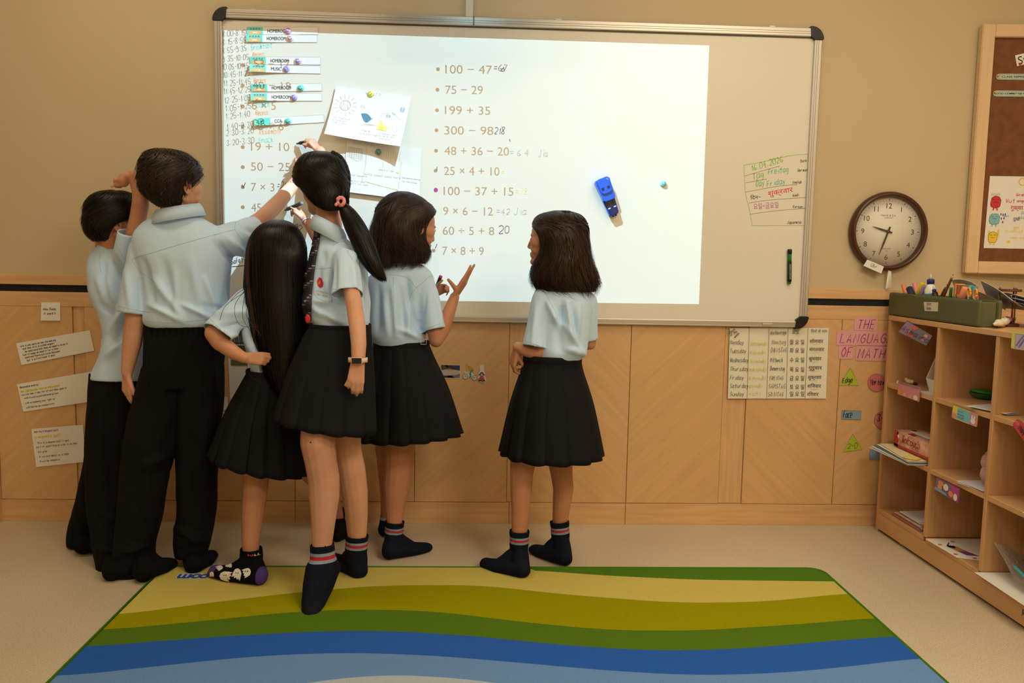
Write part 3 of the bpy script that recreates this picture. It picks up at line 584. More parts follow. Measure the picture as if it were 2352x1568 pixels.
mb.obj('cutout',[flat((215,210,200)),flat((70,75,75)),flat((205,140,40)),flat((70,130,120)),flat((215,170,140))],t)
t=thing('girl_cutout','paper cut-out of a girl in a pink dress hanging from a white strip','cut-out'); mb=MB()
cut(mb,[(1102,838),(1111.5,838),(1113,856),(1103,856)],0); cut(mb,[(1097,869),(1101,853),(1113,853),(1117,872),(1111,882),(1105,879)],0,.0003)
x,z=pp2(1106.5,859); mb.disc(pk,x,z,.008,.0085,.0006,1,14); mb.disc(pk,x,z-.002,.0052,.0055,.0009,2,12)
for s in (-5.5,5.5): x,z=pp2(1106.5+s,860.5); mb.disc(pk,x,z,.003,.003,.0006,1,8)
cut(mb,[(1103,863),(1110,863),(1113,872),(1098,871)],3,.0009); cut(mb,[(1098,872),(1113,872),(1115,875),(1099,875)],1,.001); cut(mb,[(1106,870),(1111,871),(1112,877),(1107,876)],4,.0012)
cut(mb,[(1104,876),(1112,878),(1114,881),(1105,880)],5,.0012)
mb.obj('cutout',[flat((225,218,205)),flat((35,28,25)),flat((220,165,140)),flat((180,80,110)),flat((130,75,110)),flat((190,160,90))],t)
# ---- weekday chart
q=[(1676,753),(1903,753),(1896,914.5),(1671,914.5)]
t,at=sheet('weekday_chart','big cream chart of weekday names in five languages below the board, right part',((1676,753),(1903,753),(1896,914.5),(1671,914.5)),-.011,lambda a,b:.001+.004*b,None,mat('chart_paper',(232,226,205),.85,var=.02,vscale=3),'chart',8,6)
YC=-.0175; mb=MB(); pc=wall_plane(YC)
def pwc(u,v): p=P(u,v,YC); return (p[0],p[2])
for a,b in (((1721.5,753),(1716,914)),((1767,754),(1761,914)),((1810.5,754),(1806,914)),((1856.5,754),(1849,914))): mb.stroke(pc,[pwc(*a),pwc(*b)],.0012,0,0,False)
DY=[793,812,833,853,873,892,911]
for s,y in zip(['Monday','Tuesday','Wednesday','Thursday','Friday','Saturday','Sunday'],[790.5,810,831,851,871,890,909]): handpx(mb,s,(1677,y),(1677+ {'Wednesday':43}.get(s,len(s)*5.4),y+.5),YC,.0013,0,9,slant=.1)
for s,a,b in (('Days',(1677,766),(1690,756)),('of the',(1679,772),(1694,762)),('week',(1688,776),(1700,765))): handpx(mb,s,a,b,YC,.0014,0,5)
for s,a,b,h in (('Wochentage',(1770,768),(1808,767),8),('Montag',(1773,790),(1806,790),9),('DIENSTAG',(1771,809),(1808,808),10),('Mittwoch',(1769,831),(1799,831),9),('Donnerstag',(1769,850),(1803,851),9),('FREITAG',(1768,873),(1800,872),9),('SAMSTAG',(1765,891),(1805,892),10),('SONNTAG',(1764,910),(1800,910),10)): handpx(mb,s,a,b,YC,.0012,0,h)
for s,a,b in (('Getsuyoubi',(1725,792),(1763,792)),('Kayoubi',(1724,812),(1760,812)),('suiyoubi',(1724,832),(1760,832)),('mokuyoubi',(1722,852),(1762,851)),('kinyoubi',(1722,872),(1760,871)),('doyoubi',(1720,890),(1752,889)),('nichi',(1720,908),(1748,907))): handpx(mb,s,a,b,YC,.0016,1,8)
def ptxt(s,A,B,h,mi=0):
    V,Fc=text_to(s,A,B,YC,h); mb.add(V,Fc,mi)
ptxt('\uc694\uc77c',(1820,766),(1835,766),7)
for s,y in zip(['\uc6d4 \uc694 \uc77c','\ud654 \uc694 \uc77c','\uc218 \uc694 \uc77c','\ubaa9 \uc694 \uc77c','\uae08 \uc694 \uc77c','\ud1a0 \uc694 \uc77c','\uc77c \uc694 \uc77c'],[790,809,831,853,873,893,909]): ptxt(s,(1814,y),(1847,y),9)
ptxt('\u093f\u0926\u0928\u094b \u0915\u0947 \u0928\u093e\u092e',(1863,763),(1900,763),6)
for k,(s,y,x1) in enumerate(zip(['\u0938\u094b\u092e\u0935\u093e\u0930','\u092e\u0902\u0917\u0932\u0935\u093e\u0930','\u092c\u0941\u0927\u0935\u093e\u0930','\u0917\u0941\u0930\u0941\u0935\u093e\u0930','\u0936\u0941\u0915\u094d\u0930\u0935\u093e\u0930','\u0936\u093f\u0928\u0935\u093e\u0930','\u0930\u093f\u0935\u0935\u093e\u0930'],[787,806,827,848,870,890,909],[1891,1893,1887,1888,1887,1886,1880])):
    ptxt(s,(1860-k,y),(x1,y),8); mb.stroke(pc,[pwc(1866-k,y+4),pwc(1882-k,y+4)],.0008,0,2+k%3)
mb.obj('chart_writing',[flat((50,45,40)),flat((215,215,120)),flat((225,140,120)),flat((110,180,130)),flat((90,150,200))],t)
# ---- THE LANGUAGE OF MATHS strips and shapes
M_pink=flat((222,160,160)); M_pu=flat((165,75,130))
def strip(u0,v0,u1,v1,label,txt,t0,t1,by,h,m=M_pink,ink_m=M_pu,wd=.004,ink=1.0,cat='sign'):
    t=thing('word_strip',label,cat); Y=-.011; a=P(u0,v1,Y);b=P(u1,v0,Y); r=.008; x0,z0,x1,z1=a[0],a[2],b[0],b[2]; pts=[]
    for (cx,cz,a0) in ((x1-r,z1-r,0),(x0+r,z1-r,90),(x0+r,z0+r,180),(x1-r,z0+r,270)):
        for k in range(4): an=math.radians(a0+30*k); pts.append((cx+r*math.cos(an),Y,cz+r*math.sin(an)))
    prism('card',pts,(0,-1,0),.0012,m,t); mb=MB(); handpx(mb,txt,(t0,by),(t1,by),Y-.0016,wd,0,h,slant=.22,jit=.08); mb.obj('lettering',ink_m,t); return t
strip(1961,727,2016,759,'pink strip reading THE','THE',1969,2012,755,21)
strip(1920,760,2052,793,'long pink strip reading LANGUAGE, its end behind the shelf unit','LANGUAGE',1929,2052,787,21)
strip(1925,793,1961,824,'short pink strip reading OF','OF',1931,1958,819,21)
strip(1964,794,2044,828,'pink strip reading MATHS beside the OF strip','MATHS',1970,2052,822,21)
def shape(label,pts,txt,t0,t1,by,m,h,wd=.003,name='shape_card',ink=(30,28,26)):
    t=thing(name,label,'shape card'); Y=-.011; prism('card',[P(u,v,Y) for u,v in pts],(0,-1,0),.0012,m,t)
    mb=MB(); pe=wall_plane(Y-.0014); q=[(P(u,v,Y)[0],P(u,v,Y)[2]) for u,v in pts]; mb.stroke(pe,q+[q[0]],.0012,0,1,False)
    if txt: handpx(mb,txt,(t0,by),(t1,by-1),Y-.0016,wd,0,h)
    mb.obj('lettering',[flat(ink),flat((90,90,70))],t)
M_lime=flat((175,190,50)); M_cor=flat((205,115,110)); M_bc=flat((130,160,185))
shape('lime green triangle card reading Edge',[(1953,845),(1972,884.5),(1927,884.5)],'Edge',1935,1960,879,M_lime,11)
shape('lime green triangle card with 2-D written faintly, below the blue Face card',[(1958,996),(1980,1032),(1937,1037.5)],'2-D',1947,1972,1030,M_lime,12,ink=(115,120,30))
def circ(cx,cy,r): return [(cx+r*math.cos(a*.2618),cy+r*math.sin(a*.2618)) for a in range(24)]
shape('coral round card reading Vertex by the shelf unit',circ(2013,879,20.5),'Vertex',1998,2032,884,M_cor,12)
shape('coral round card reading 3-D half behind the shelf unit',circ(2028,965,20.5),'3-D',2014,2040,967,M_cor,15)
shape('blue rectangular card reading Face',[(1934,942),(1978,943.5),(1976.5,963.5),(1932.5,962)],'Face',1937,1958,959,M_bc,14)
shape('blank blue rectangular card low beside the shelf unit',[(1998,1033),(2030,1034),(2029,1055),(1996,1054)],None,0,0,0,M_bc,8)
# ============================================================ CLOCK
ck=thing('wall_clock','round wall clock with a dark wooden rim and white dial showing twenty-seven to ten','clock')
cc=np.array([2.7235,0,1.2475]); M_rim=wood('dark_rim',(74,40,26),axis='x',rough=.3,var=.3)
revolve('rim',cc,(0,-1,0),[(.155,0),(.161,.004),(.163,.02),(.159,.034),(.152,.040),(.146,.039),(.142,.030),(.141,.012)],M_rim,ck,64,caps=False)
revolve('dial',cc,(0,-1,0),[(.144,.010),(.144,.012),(.0001,.0121)],flat((236,230,218)),ck,64)
mb=MB(); pd=Plane(cc+np.array([0,-.0128,0]),(1,0,0),(0,0,1),(0,-1,0)); RT=math.radians(1.8)
def rot2(x,y,a): return x*math.cos(a)-y*math.sin(a),x*math.sin(a)+y*math.cos(a)
for k in range(60):
    a=math.pi/2-k*math.pi/30-RT*0; r0,r1,wd=(.126,.133,.0028) if k%5==0 else (.122,.131,.0007)
    mb.stroke(pd,[(r0*math.cos(a),r0*math.sin(a)),(r1*math.cos(a),r1*math.sin(a))],wd,0,0 if k%5==0 else 1,False)
for k in range(1,13):
    a=math.pi/2-k*math.pi/6; V,Fc=text_vf(str(k)); s=.030; w_=(V[:,0].min()+V[:,0].max())/2
    mb.add([pd(.105*math.cos(a)+(v[0]-w_)*s,.105*math.sin(a)+(v[1]-.35)*s) for v in V],Fc,0)
for s_,y,sz in (('Harris & Co.',.062,.0125),('LONDON UK',.054,.006),('ENGLAND',-.073,.0075),('1920',-.082,.0065)):
    V,Fc=text_vf(s_); w_=(V[:,0].min()+V[:,0].max())/2; mb.add([pd((v[0]-w_)*sz,y+v[1]*sz) for v in V],Fc,1)
mb.obj('dial_marks',[flat((45,42,40)),flat((130,120,108))],ck)
def hd(name,L,bk,ang,w0,h):
    a=math.radians(ang); pts=[(-bk,-w0*.6),(L*.5,-w0*.55),(L,-.0006),(L,.0006),(L*.5,w0*.55),(-bk,w0*.6)]
    prism(name,[pd(*rot2(x,y,a),h) for x,y in pts],(0,-1,0),.001,flat((50,34,26)),ck)
def hang(du,dv): return math.degrees(math.atan2(-dv,du))
hd('hour_hand',.070,.018,hang(2010-2050,520-531.5),.006,.004); hd('minute_hand',.103,.020,hang(2031-2050,587-531.5),.006,.006)
revolve('hub',cc+np.array([0,-.013,0]),(0,-1,0),[(.006,0),(.006,.009),(.003,.010)],flat((50,34,26)),ck,12)
M_glass=mat('clock_glass',(255,255,255),.02,trans=1.0)
_b=M_glass.node_tree; bs=_b.nodes['Principled BSDF']; bs.inputs['IOR'].default_value=1.05; bs.inputs['Specular IOR Level'].default_value=.5
# glass built as thin transparent-glossy mix
def glassmat(name,f=.06):
    m=bpy.data.materials.new(name);m.use_nodes=True;nt=m.node_tree;nt.nodes.clear();o=nt.nodes.new('ShaderNodeOutputMaterial');t=nt.nodes.new('ShaderNodeBsdfTransparent');g=nt.nodes.new('ShaderNodeBsdfGlossy');g.inputs['Roughness'].default_value=.03;x=nt.nodes.new('ShaderNodeMixShader');x.inputs[0].default_value=f
    nt.links.new(t.outputs[0],x.inputs[1]);nt.links.new(g.outputs[0],x.inputs[2]);nt.links.new(x.outputs[0],o.inputs[0]);return m
M_gl=glassmat('clear_glass',.05)
revolve('glass',cc,(0,-1,0),[(.143,.028),(.10,.033),(.05,.0355),(.0001,.036)],M_gl,ck,48,caps=False)
t=thing('clock_tag','small white tag reading Uhr hung on the clock rim','tag'); q=[P(1992,596,-.045),P(2030,612,-.045),P(2024,628,-.045),P(1983,610,-.045)]; prism('tag_card',q,(0,-1,0),.001,M_paper,t)
mb=MB(); handpx(mb,'Uhr',(1999,611),(2014,618),-.0465,.0016,0,8); mb.obj('lettering',flat((90,85,80)),t)
t=thing('paper_slip','curled white paper slip hanging below the clock','paper slip')
cs=[P(2040,621,-.03),P(2047,623,-.03),P(2048,659,-.05),P(2034,664,-.02)]; V=[];Fc=[]
for j in range(7):
    for i in range(5):
        a,b=i/4,j/6; p=(cs[0]*(1-a)+cs[1]*a)*(1-b)+(cs[3]*(1-a)+cs[2]*a)*b; V.append(p+np.array([0,.012*math.sin(a*3.1)*b,0]))
sheetmesh('slip',V,4,6,M_paper,t,.0006)
# ============================================================ CORK BOARD
cb=thing('cork_board','brown cork notice board in a pale wooden frame at the upper right edge','notice board')
ANG=math.radians(-5.5); o0=P(2268,57,-.02); pcb=Plane((3.052,-.006,1.083),(math.cos(ANG),math.sin(ANG),0),(0,0,1)); 
CBH=.997; CBW=1.5
def cbbox(name,x0,x1,z0,z1,h0,h1,m,parent=cb,bev=.003):
    V=[pcb(x,z,h) for h in (h0,h1) for x,z in ((x0,z0),(x1,z0),(x1,z1),(x0,z1))]
    bm=bmesh.new(); vs=[bm.verts.new(v) for v in V]
    for f in ((3,2,1,0),(4,5,6,7),(0,1,5,4),(1,2,6,5),(2,3,7,6),(3,0,4,7)): bm.faces.new([vs[i] for i in f])
    bmesh.ops.recalc_face_normals(bm,faces=bm.faces[:])
    if bev: bmesh.ops.bevel(bm,geom=bm.edges[:],offset=bev,segments=2,affect='EDGES')
    me=bpy.data.meshes.new(name); bm.to_mesh(me); bm.free(); return link(name,me,m,parent)
M_cork=mat('cork',(122,76,46),.9,var=.16,vscale=35,bump=.3,bscale=120)
M_pale=wood('pale_frame_z',(224,190,150),axis='z',var=.05); M_palex=wood('pale_frame_x',(224,190,150),axis='x',var=.05)
cbbox('cork',.04,CBW-.04,.04,CBH-.04,0,.016,M_cork,bev=0)
fwid=.05
cbbox('frame_side',0,fwid,0,CBH,0,.034,M_pale); cbbox('frame_side',CBW-fwid,CBW,0,CBH,0,.034,M_pale); cbbox('frame_rail',fwid-.0005,CBW-fwid,0,fwid,0,.0335,M_palex); cbbox('frame_rail',fwid-.0005,CBW-fwid,CBH-fwid,CBH,0,.0335,M_palex)
def cbp(u,v,h=.018):    # pixel -> board coordinates
    d=ray(u,v); o=pcb.o+pcb.n*h; t=((o-CAM)@pcb.n)/(d@pcb.n); p=CAM+d*t-pcb.o; return float(p@pcb.u),float(p[2])
M_strip=flat((190,205,190))
for u0,v,txt,lab,t0,tw in ((2288,176,'CLASS REPRESENTATIVES','pale green strip reading CLASS REPRESENTATIVES on the cork board',2300,.175),(2281,214.5,'FOOD COMMITTEE REPRESENTATIVES','pale green strip reading FOOD COMMITTEE REPRESENTATIVES, lower on the cork board',2284,.215)):
    x,z=cbp(u0,v); t=thing('title_strip',lab,'sign'); r=.012; pts=[]
    for cx,a0 in ((x+.34,-90),(x+r,90)):
        for k in range(7): an=math.radians(a0+30*k); pts.append(pcb(cx+r*math.cos(an),z+r*math.sin(an),.0175))
    prism('card',pts,pcb.n,.001,M_strip,t); V,Fc=text_vf(txt,off=.015); x2,_=cbp(t0,v); k=tw/(V[:,0].max()); mb=MB(); mb.add([pcb(x2+v_[0]*k,z-.0035+v_[1]*.0105,.0192) for v_ in V],Fc,0)
    mb.stroke(lambda a,b,h=0:pcb(a,b,.0190),[(x+.008,z+.0095),(x+.34,z+.0095)],.0008,0,0,False); mb.stroke(lambda a,b,h=0:pcb(a,b,.0190),[(x+.008,z-.0095),(x+.34,z-.0095)],.0008,0,0,False)
    mb.obj('lettering',flat((45,55,50)),t); 
    pn=thing('push_pin','yellow push pin in the left end of the '+('CLASS' if v<200 else 'FOOD')+' strip','push pin'); revolve('head',pcb(x+.006,z+.002,.0192),pcb.n,[(.004,0),(.0025,.003),(.0025,.007),(.0042,.009),(.0042,.011)],flat((225,190,40)),pn,12)
x,z=cbp(2345,137); t=thing('letter_card','white card with a black gothic letter S at the right photo edge','card')
def rc(a,b,h): c,s=math.cos(.25),math.sin(.25); return pcb(x+a*c-b*s,z+a*s+b*c,h)
prism('card',[rc(a,b,.018) for a,b in ((-.02,-.022),(.12,-.022),(.12,.022),(-.02,.022))],pcb.n,.001,M_paper,t); V,Fc=text_vf('St'); mb=MB(); mb.add([rc(v[0]*.045-.014,v[1]*.045-.017,.0197) for v in V],Fc); mb.obj('lettering',flat((20,20,22)),t)
pn=thing('push_pin','red push pin in the card with the black letter','push pin'); revolve('head',rc(-.008,-.016,.0195),pcb.n,[(.004,0),(.0025,.003),(.0025,.007),(.0042,.009),(.0042,.011)],flat((200,40,40)),pn,12)
# poster with three little monsters
t=thing('feelings_poster','white hand-drawn poster with red, blue and yellow furry creatures on the cork board','poster')
a=cbp(2267,404);b=cbp(2259,569.5); prism('paper',[pcb(b[0],b[1],.0175),pcb(b[0]+.42,b[1],.0175),pcb(b[0]+.42,a[1],.0175),pcb(b[0]+.004,a[1],.0175)],pcb.n,.0012,M_paper,t)
mb=MB(); ppx=lambda u,v: cbp(u,v,.0195)
pcx=lambda x,y,h=0: pcb(x,y,.0195+h)
def blob(u,v,w_,h_,mi,seed):
    r=random.Random(seed); x,z=ppx(u,v); pts=[]
    for k in range(28): an=k*2*math.pi/28; rr=1+r.uniform(-.05,.09)*(1 if k%2 else -.5); sx=abs(math.cos(an))**.7*math.copysign(1,math.cos(an)); sz=abs(math.sin(an))**.7*math.copysign(1,math.sin(an)); pts.append((x+w_*sx*rr,z+h_*sz*rr))
    mb.quad([pcx(*q,.0002) for q in pts],mi); mb.stroke(pcx,pts+[pts[0]],.0012,.0004,3,False)
    for s in (-1,1): mb.stroke(pcx,[(x+s*w_*.2,z+h_*.42),(x+s*w_*.45,z+h_*.5),(x+s*w_*.65,z+h_*.36)],.0014,.0006,3)
    mb.stroke(pcx,[(x-w_*.4,z+h_*.05),(x,z-h_*.06 if mi!=1 else z+h_*.12),(x+w_*.4,z+h_*.05)],.0014,.0006,3)
    for s in (-1,1): mb.stroke(pcx,[(x+s*w_*.35,z-h_*.95),(x+s*w_*.35,z-h_*1.3),(x+s*w_*.55,z-h_*1.34)],.005,.0001,mi,False)
blob(2287,464,.020,.024,0,1); blob(2284,503,.020,.022,1,2); blob(2280,545,.018,.022,2,3)
for u,v in ((2272,536),(2293,534)): x,z=ppx(u,v); mb.stroke(pcx,[(x,z-.012),(x,z+.012)],.006,.0001,2,False)
for u,v in ((2299,492),(2304,493),(2309,492),(2300,502),(2306,501),(2303,510)): x,z=ppx(u,v); mb.disc(pcx,x,z,.0022,.005,.0004,4,8)
for k in range(9): x,z=ppx(2278+k*2.2,447); mb.stroke(pcx,[(x,z-.003),(x+.0006*(k-4),z+.006)],.0007,.0003,3,False)
x,z=ppx(2349,417); mb.stroke(pcx,[(x+.014*math.cos(a_),z+.014*math.sin(a_)) for a_ in np.linspace(0,6.3,14)],.004,.0002,5)
x,z=ppx(2316,555); mb.disc(pcx,x,z,.007,.0045,.0003,2,12)
for s_,u,v,h,mi in (('Wut',2310,465,.016,0),('angry',2336,464,.010,0),('Gniew',2334,450,.011,0),('Dhuki',2346,492,.011,1),('Sad',2344,502,.010,1),('Tears',2303,497,.006,1),('Froehlich',2308,533,.011,6),('happy sun',2320,547,.008,6)):
    x,z=ppx(u,v); hand(mb,pcx,s_,x,z,h,.0016,mi,hh=.0004)
for s_,u,v,w_,mi in (('\u0917\u0941\u0938\u094d\u0938\u093e',2321,481,.05,0),('\u0926\u0941\u0916\u0940',2327,506,.028,7),('\u0916\u0941\u0936',2327,526,.024,6)):
    V,Fc=text_vf(s_); x,z=ppx(u,v); k=w_/V[:,0].max(); mb.add([pcx(x+q[0]*k,z+q[1]*k,.0005) for q in V],Fc,mi)
mb.obj('drawing_marks',[flat((205,45,60)),flat((130,190,205)),flat((235,200,40)),flat((50,45,45)),flat((40,60,130)),flat((240,190,60)),flat((240,225,120)),flat((60,70,110))],t)
# ============================================================ RUG
rug=thing('striped_rug','large rug with wavy green, olive, sand and blue stripes lying on the beige floor','rug')
RX0,RX1,RY1,RY0=-.045,2.295,-.532,-2.35
bounds=[[(1210,1308),(1400,1322),(1600,1331),(1920,1335)],
[(270,1413),(440,1389),(680,1360),(870,1344),(1100,1343),(1300,1365),(1550,1384),(1750,1382),(1955,1361)],
[(240,1447),(440,1428),(700,1402),(850,1399),(1000,1403),(1200,1428),(1400,1447),(1600,1448),(1850,1432),(2010,1418)],
[(205,1485),(450,1465),(700,1450),(900,1448),(1100,1461),(1300,1482),(1500,1494),(1700,1490),(1900,1472),(2060,1460)],
[(150,1553),(400,1525),(600,1505),(800,1498),(1000,1505),(1200,1522),(1400,1540),(1600,1551),(1800,1545),(2000,1525),(2105,1510)],
[(300,1620),(500,1600),(700,1568),(850,1549),(1000,1552),(1150,1568),(1400,1610),(1800,1640),(2200,1620)]]
RZ=.010; NXr=72; gx=np.linspace(RX0,RX1,NXr+1); curves=[np.full(NXr+1,RY1)]
for k,b in enumerate(bounds):
    w_=np.array([F(u,v,RZ)[:2] for u,v in b]); y=np.interp(gx,w_[:,0],w_[:,1]); 
    # smooth
    ys=np.convolve(np.pad(y,3,mode='edge'),np.ones(7)/7,mode='valid')
    if k==0: ys=np.where((gx<w_[0,0])|(ys>RY1-.003),RY1,ys)
    curves.append(np.minimum(ys,curves[-1]))
for d in (.16,.42,.7): curves.append(curves[6]-d+.03*np.sin(gx*2+d*9))
curves.append(np.full(NXr+1,RY0))
def carpet(name,c): 
    m=mat(name,c,.95,spec=.05,var=.10,vscale=420,bump=.6,bscale=520); return m
cols=[(84,124,34),(204,187,98),(152,148,8),(86,118,30),(46,96,186),(106,145,200),(175,185,200),(86,118,30),(152,148,8),(46,96,186)]
rr=.05
def clipx(x,y):    # rounded far corners
    for cx,s in ((RX0+rr,-1),(RX1-rr,1)):
        if (x-cx)*s>0 and y>RY1-rr: y=min(y,RY1-rr+math.sqrt(max(0,rr*rr-(x-cx)**2)))
    return y
names=['carpet_green','carpet_sand','carpet_olive','carpet_leaf','carpet_blue','carpet_steel','carpet_grey','carpet_leaf','carpet_olive','carpet_blue']
for k in range(len(curves)-1):
    V=[];Fc=[]
    use=[i for i in range(NXr+1) if curves[k][i]-curves[k+1][i]>1e-4]; i0=max(0,min(use)-1)
    for i in range(i0,NXr+1): V+= [(gx[i],clipx(gx[i],curves[k][i]),RZ),(gx[i],clipx(gx[i],curves[k+1][i]),RZ)]
    Fc=[(2*i,2*i+1,2*i+3,2*i+2) for i in range(NXr-i0)]
    mesh('stripe',V,Fc,carpet(names[k],cols[k]),rug)
ol=[(RX0,RY0),(RX0,RY1-rr)]+[(RX0+rr-rr*math.cos(a),RY1-rr+rr*math.sin(a)) for a in np.linspace(0,1.57,6)]+[(RX1-rr+rr*math.sin(a),RY1-rr+rr*math.cos(a)) for a in np.linspace(0,1.57,6)]+[(RX1,RY0)]
tube('edge_binding',[(x,y,.0065) for x,y in ol]+[(RX0,RY0,.0065)],.0065,carpet('carpet_binding',(70,120,30)),rug,8)
# maker letters woven in the far left corner (seen upside down): mo..., the rest under the sock
mb=MB(); a=F(465,1325,RZ+.0006); b=F(410,1325,RZ+.0006)
e=(b-a)/np.linalg.norm(b-a)
for off_,h_,c_ in ((.085,0,(205,208,215)),(.04,.0006,(30,72,160))):
    V,Fc=text_vf('com',off=off_); k=.072/.95; mb=MB(); mb.add([b+e*(v[0]-1.65)*k*.8+np.array([0,-1,0])*v[1]*k*1.0+np.array([0,.025,h_]) for v in V],Fc); mb.obj('woven_letters',flat(c_,.9),rug)
# ============================================================ SHELF UNIT (stands at right angles to the wall)
SX=2.726; SD=.38; T=.018
sh=thing('cubby_shelf','light beech cubby shelf unit standing at right angles to the wall on the right','shelf')
ys=[-.071,-.437,-.786,-1.136,-1.486,-1.836]; TOP=.905
def bx(name,x0,x1,y0,y1,z0,z1,m=M_shelf,parent=sh,bev=.0012): return box(name,(min(x0,x1),min(y0,y1),z0),(max(x0,x1),max(y0,y1),z1),m,parent,bev=bev,seg=1)
bx('top_board',SX-.002,SX+SD,-.066,-1.85,TOP-.019,TOP,M_shelfy)
for k,y in enumerate(ys): bx('side_panel' if k in(0,5) else 'divider',SX,SX+SD-.006,y+.008,y-.010,.0 if k in (0,5) else .098,TOP-.0195)
for a,b in zip(ys[:-1],ys[1:]):
    for z in (.629,.360,.097): bx('shelf_board',SX+.001,SX+SD-.008,a-.0105,b+.0085,z-.018,z,M_shelfy)
bx('back_panel',SX+SD-.0055,SX+SD,-.072,-1.84,.02,TOP-.02)
bx('plinth',SX+.001,SX+.018,ys[0]-.011,ys[5]+.009,.012,.078,M_shelfy)
for y in (-.25,-1.05,-1.7): revolve('foot',(SX+.03,y,0),(0,0,1),[(.018,0),(.018,.012)],flat((200,195,185)),sh,12)
gp=lambda u,v,X=SX:G(u,v,X)
V,Fc=text_vf('R'); a=gp(2346,1412,SX-.001); mb=MB(); mb.add([a+np.array([0,-q[0]*.03,q[1]*.03]) for q in V],Fc); mb.obj('letter',M_black,sh)
# ---- name tags hanging on the front edges (plane X = SX-.002)
def tagcard(label,corners,m,marks=(),th=.0012,X=SX-.004,text=None,rnd=.006,edge=None):
    t=thing('name_tag',label,'name tag','laminated name tags on the cubby shelf'); cs=[G(u,v,X) for u,v in corners]   # TL TR BR BL
    # rounded quad
    pts=[]
    for i in range(4):
        p=cs[i];a=cs[i-1]-p;b=cs[(i+1)%4]-p;a/=np.linalg.norm(a);b/=np.linalg.norm(b)
        for k in range(5): f=k/4; pts.append(p+a*rnd*(1-f)**2+b*rnd*f**2)
    prism('card',pts,(-1,0,0),th,m,t)
    W=np.linalg.norm(cs[1]-cs[0]);Hh=np.linalg.norm(cs[3]-cs[0])
    def pl(x,y,h=0): a,b=x,1-y; p=(cs[0]*(1-a)+cs[1]*a)*(1-b)+(cs[3]*(1-a)+cs[2]*a)*b; return p+np.array([-th-.0006-h,0,0])
    mb=MB(); ms=[]
    for poly,c in marks:
        mb.quad([pl(*q,.0002*len(ms)) for q in poly],len(ms)); ms.append(flat(c))
    if text:
        for s,x,y,h,wd,c in text:
            pl3=lambda a,b,h_=0: pl(a/W,b/Hh,.0025+h_); hand(mb,pl3,s,x*W,y*Hh,h*Hh,wd,len(ms),slant=.05,jit=.05,sp=1.3); ms.append(flat(c))
    oc=[pl((p-cs[0])@((cs[1]-cs[0])/W)/W,1-((p-cs[0])@((cs[3]-cs[0])/Hh))/Hh) for p in pts]
    tube('edge_line',[p+np.array([-th,0,0]) for p in pts+[pts[0]]],.0005,flat(edge or (150,130,140)),t,4)
    # width of the outline is relative: rebuild thin
    mb.obj('picture',ms,t); return t
def ov(cx,cy,rx,ry,n=12): return [(cx+rx*math.cos(2*math.pi*i/n),cy+ry*math.sin(2*math.pi*i/n)) for i in range(n)]
tagcard('grey and violet name tag hand-lettered Asmaira on the top left cubby',((2084,736),(2142,771),(2128,794),(2064,762)),flat((118,122,140),.3),
  [([(.02,.02),(.3,.02),(.34,.98),(.02,.98)],(168,140,190)),([(.25,.6),(.45,.7),(.5,.95),(.3,.95)],(215,110,110)),([(.28,.05),(.5,.1),(.48,.4),(.3,.35)],(205,100,110)),([(.78,.62),(.9,.62),(.9,.85),(.78,.85)],(225,160,170)),(ov(.8,.3,.07,.12),(190,130,140))],
  text=[('Asmaira',.05,.25,.42,.0026,(45,45,55))],edge=(90,90,100))
tagcard('pink name tag with small orange animals along its lower edge',((2064,874),(2114,889),(2112,923),(2062,905)),flat((215,140,165),.4),
  [(ov(.12,.28,.09,.2),(230,150,90)),(ov(.35,.16,.08,.12),(235,180,130)),(ov(.6,.15,.08,.12),(230,170,120)),(ov(.84,.2,.10,.18),(235,225,215)),([(.04,.85),(.96,.85),(.96,.95),(.04,.95)],(150,120,110))],edge=(110,90,90))
tagcard('yellow and blue name tag with a white rabbit-like animal at its right end',((2190,929),(2247,951),(2244,981),(2186,959)),flat((238,216,90),.35),
  [([(.72,.02),(.98,.05),(.98,.95),(.7,.95)],(225,130,180)),([(.2,.1),(.74,.1),(.72,.92),(.22,.92)],(120,200,220)),([(.02,.05),(.16,.05),(.16,.45),(.02,.45)],(235,150,130)),(ov(.85,.35,.09,.22),(240,238,235)),(ov(.81,.65,.03,.15),(240,238,235)),(ov(.9,.65,.03,.15),(240,238,235))],
  text=[('lion of',.24,.66,.13,.001,(70,90,150)),('the moon',.24,.42,.13,.001,(70,90,150)),('is bright',.24,.2,.13,.001,(70,90,150))],edge=(90,90,90))
tagcard('violet name tag with orange and white animals on the second lower cubby',((2152,1096),(2206,1122),(2202,1156),(2147,1124)),flat((120,105,165),.35),
  [([(.6,.02),(.98,.02),(.98,.98),(.66,.98)],(185,75,150)),(ov(.22,.72,.12,.2),(230,150,100)),(ov(.2,.4,.1,.22),(225,160,120)),(ov(.45,.62,.11,.24),(240,232,230)),(ov(.68,.35,.1,.2),(225,150,110)),(ov(.87,.3,.08,.24),(240,232,232)),([(.02,.05),(.55,.05),(.5,.25),(.02,.3)],(140,165,195))],edge=(80,60,110))
tagcard('yellow-edged name tag with violet scribbles at the right photo edge',((2326,760),(2410,768),(2410,812),(2323,800)),flat((190,175,200),.35),
  [([(.0,.04),(.1,.04),(.1,.96),(.0,.96)],(215,215,100)),([(.0,.88),(.98,.88),(.98,.99),(.0,.99)],(225,215,110)),([(.12,.2),(.3,.8),(.34,.8),(.16,.2)],(130,110,190)),([(.2,.15),(.38,.75),(.42,.75),(.24,.15)],(125,105,190))],
  text=[('Yara',.42,.3,.4,.003,(110,190,140)),('Im',.35,.75,.12,.0015,(60,50,110))],edge=(190,190,90))
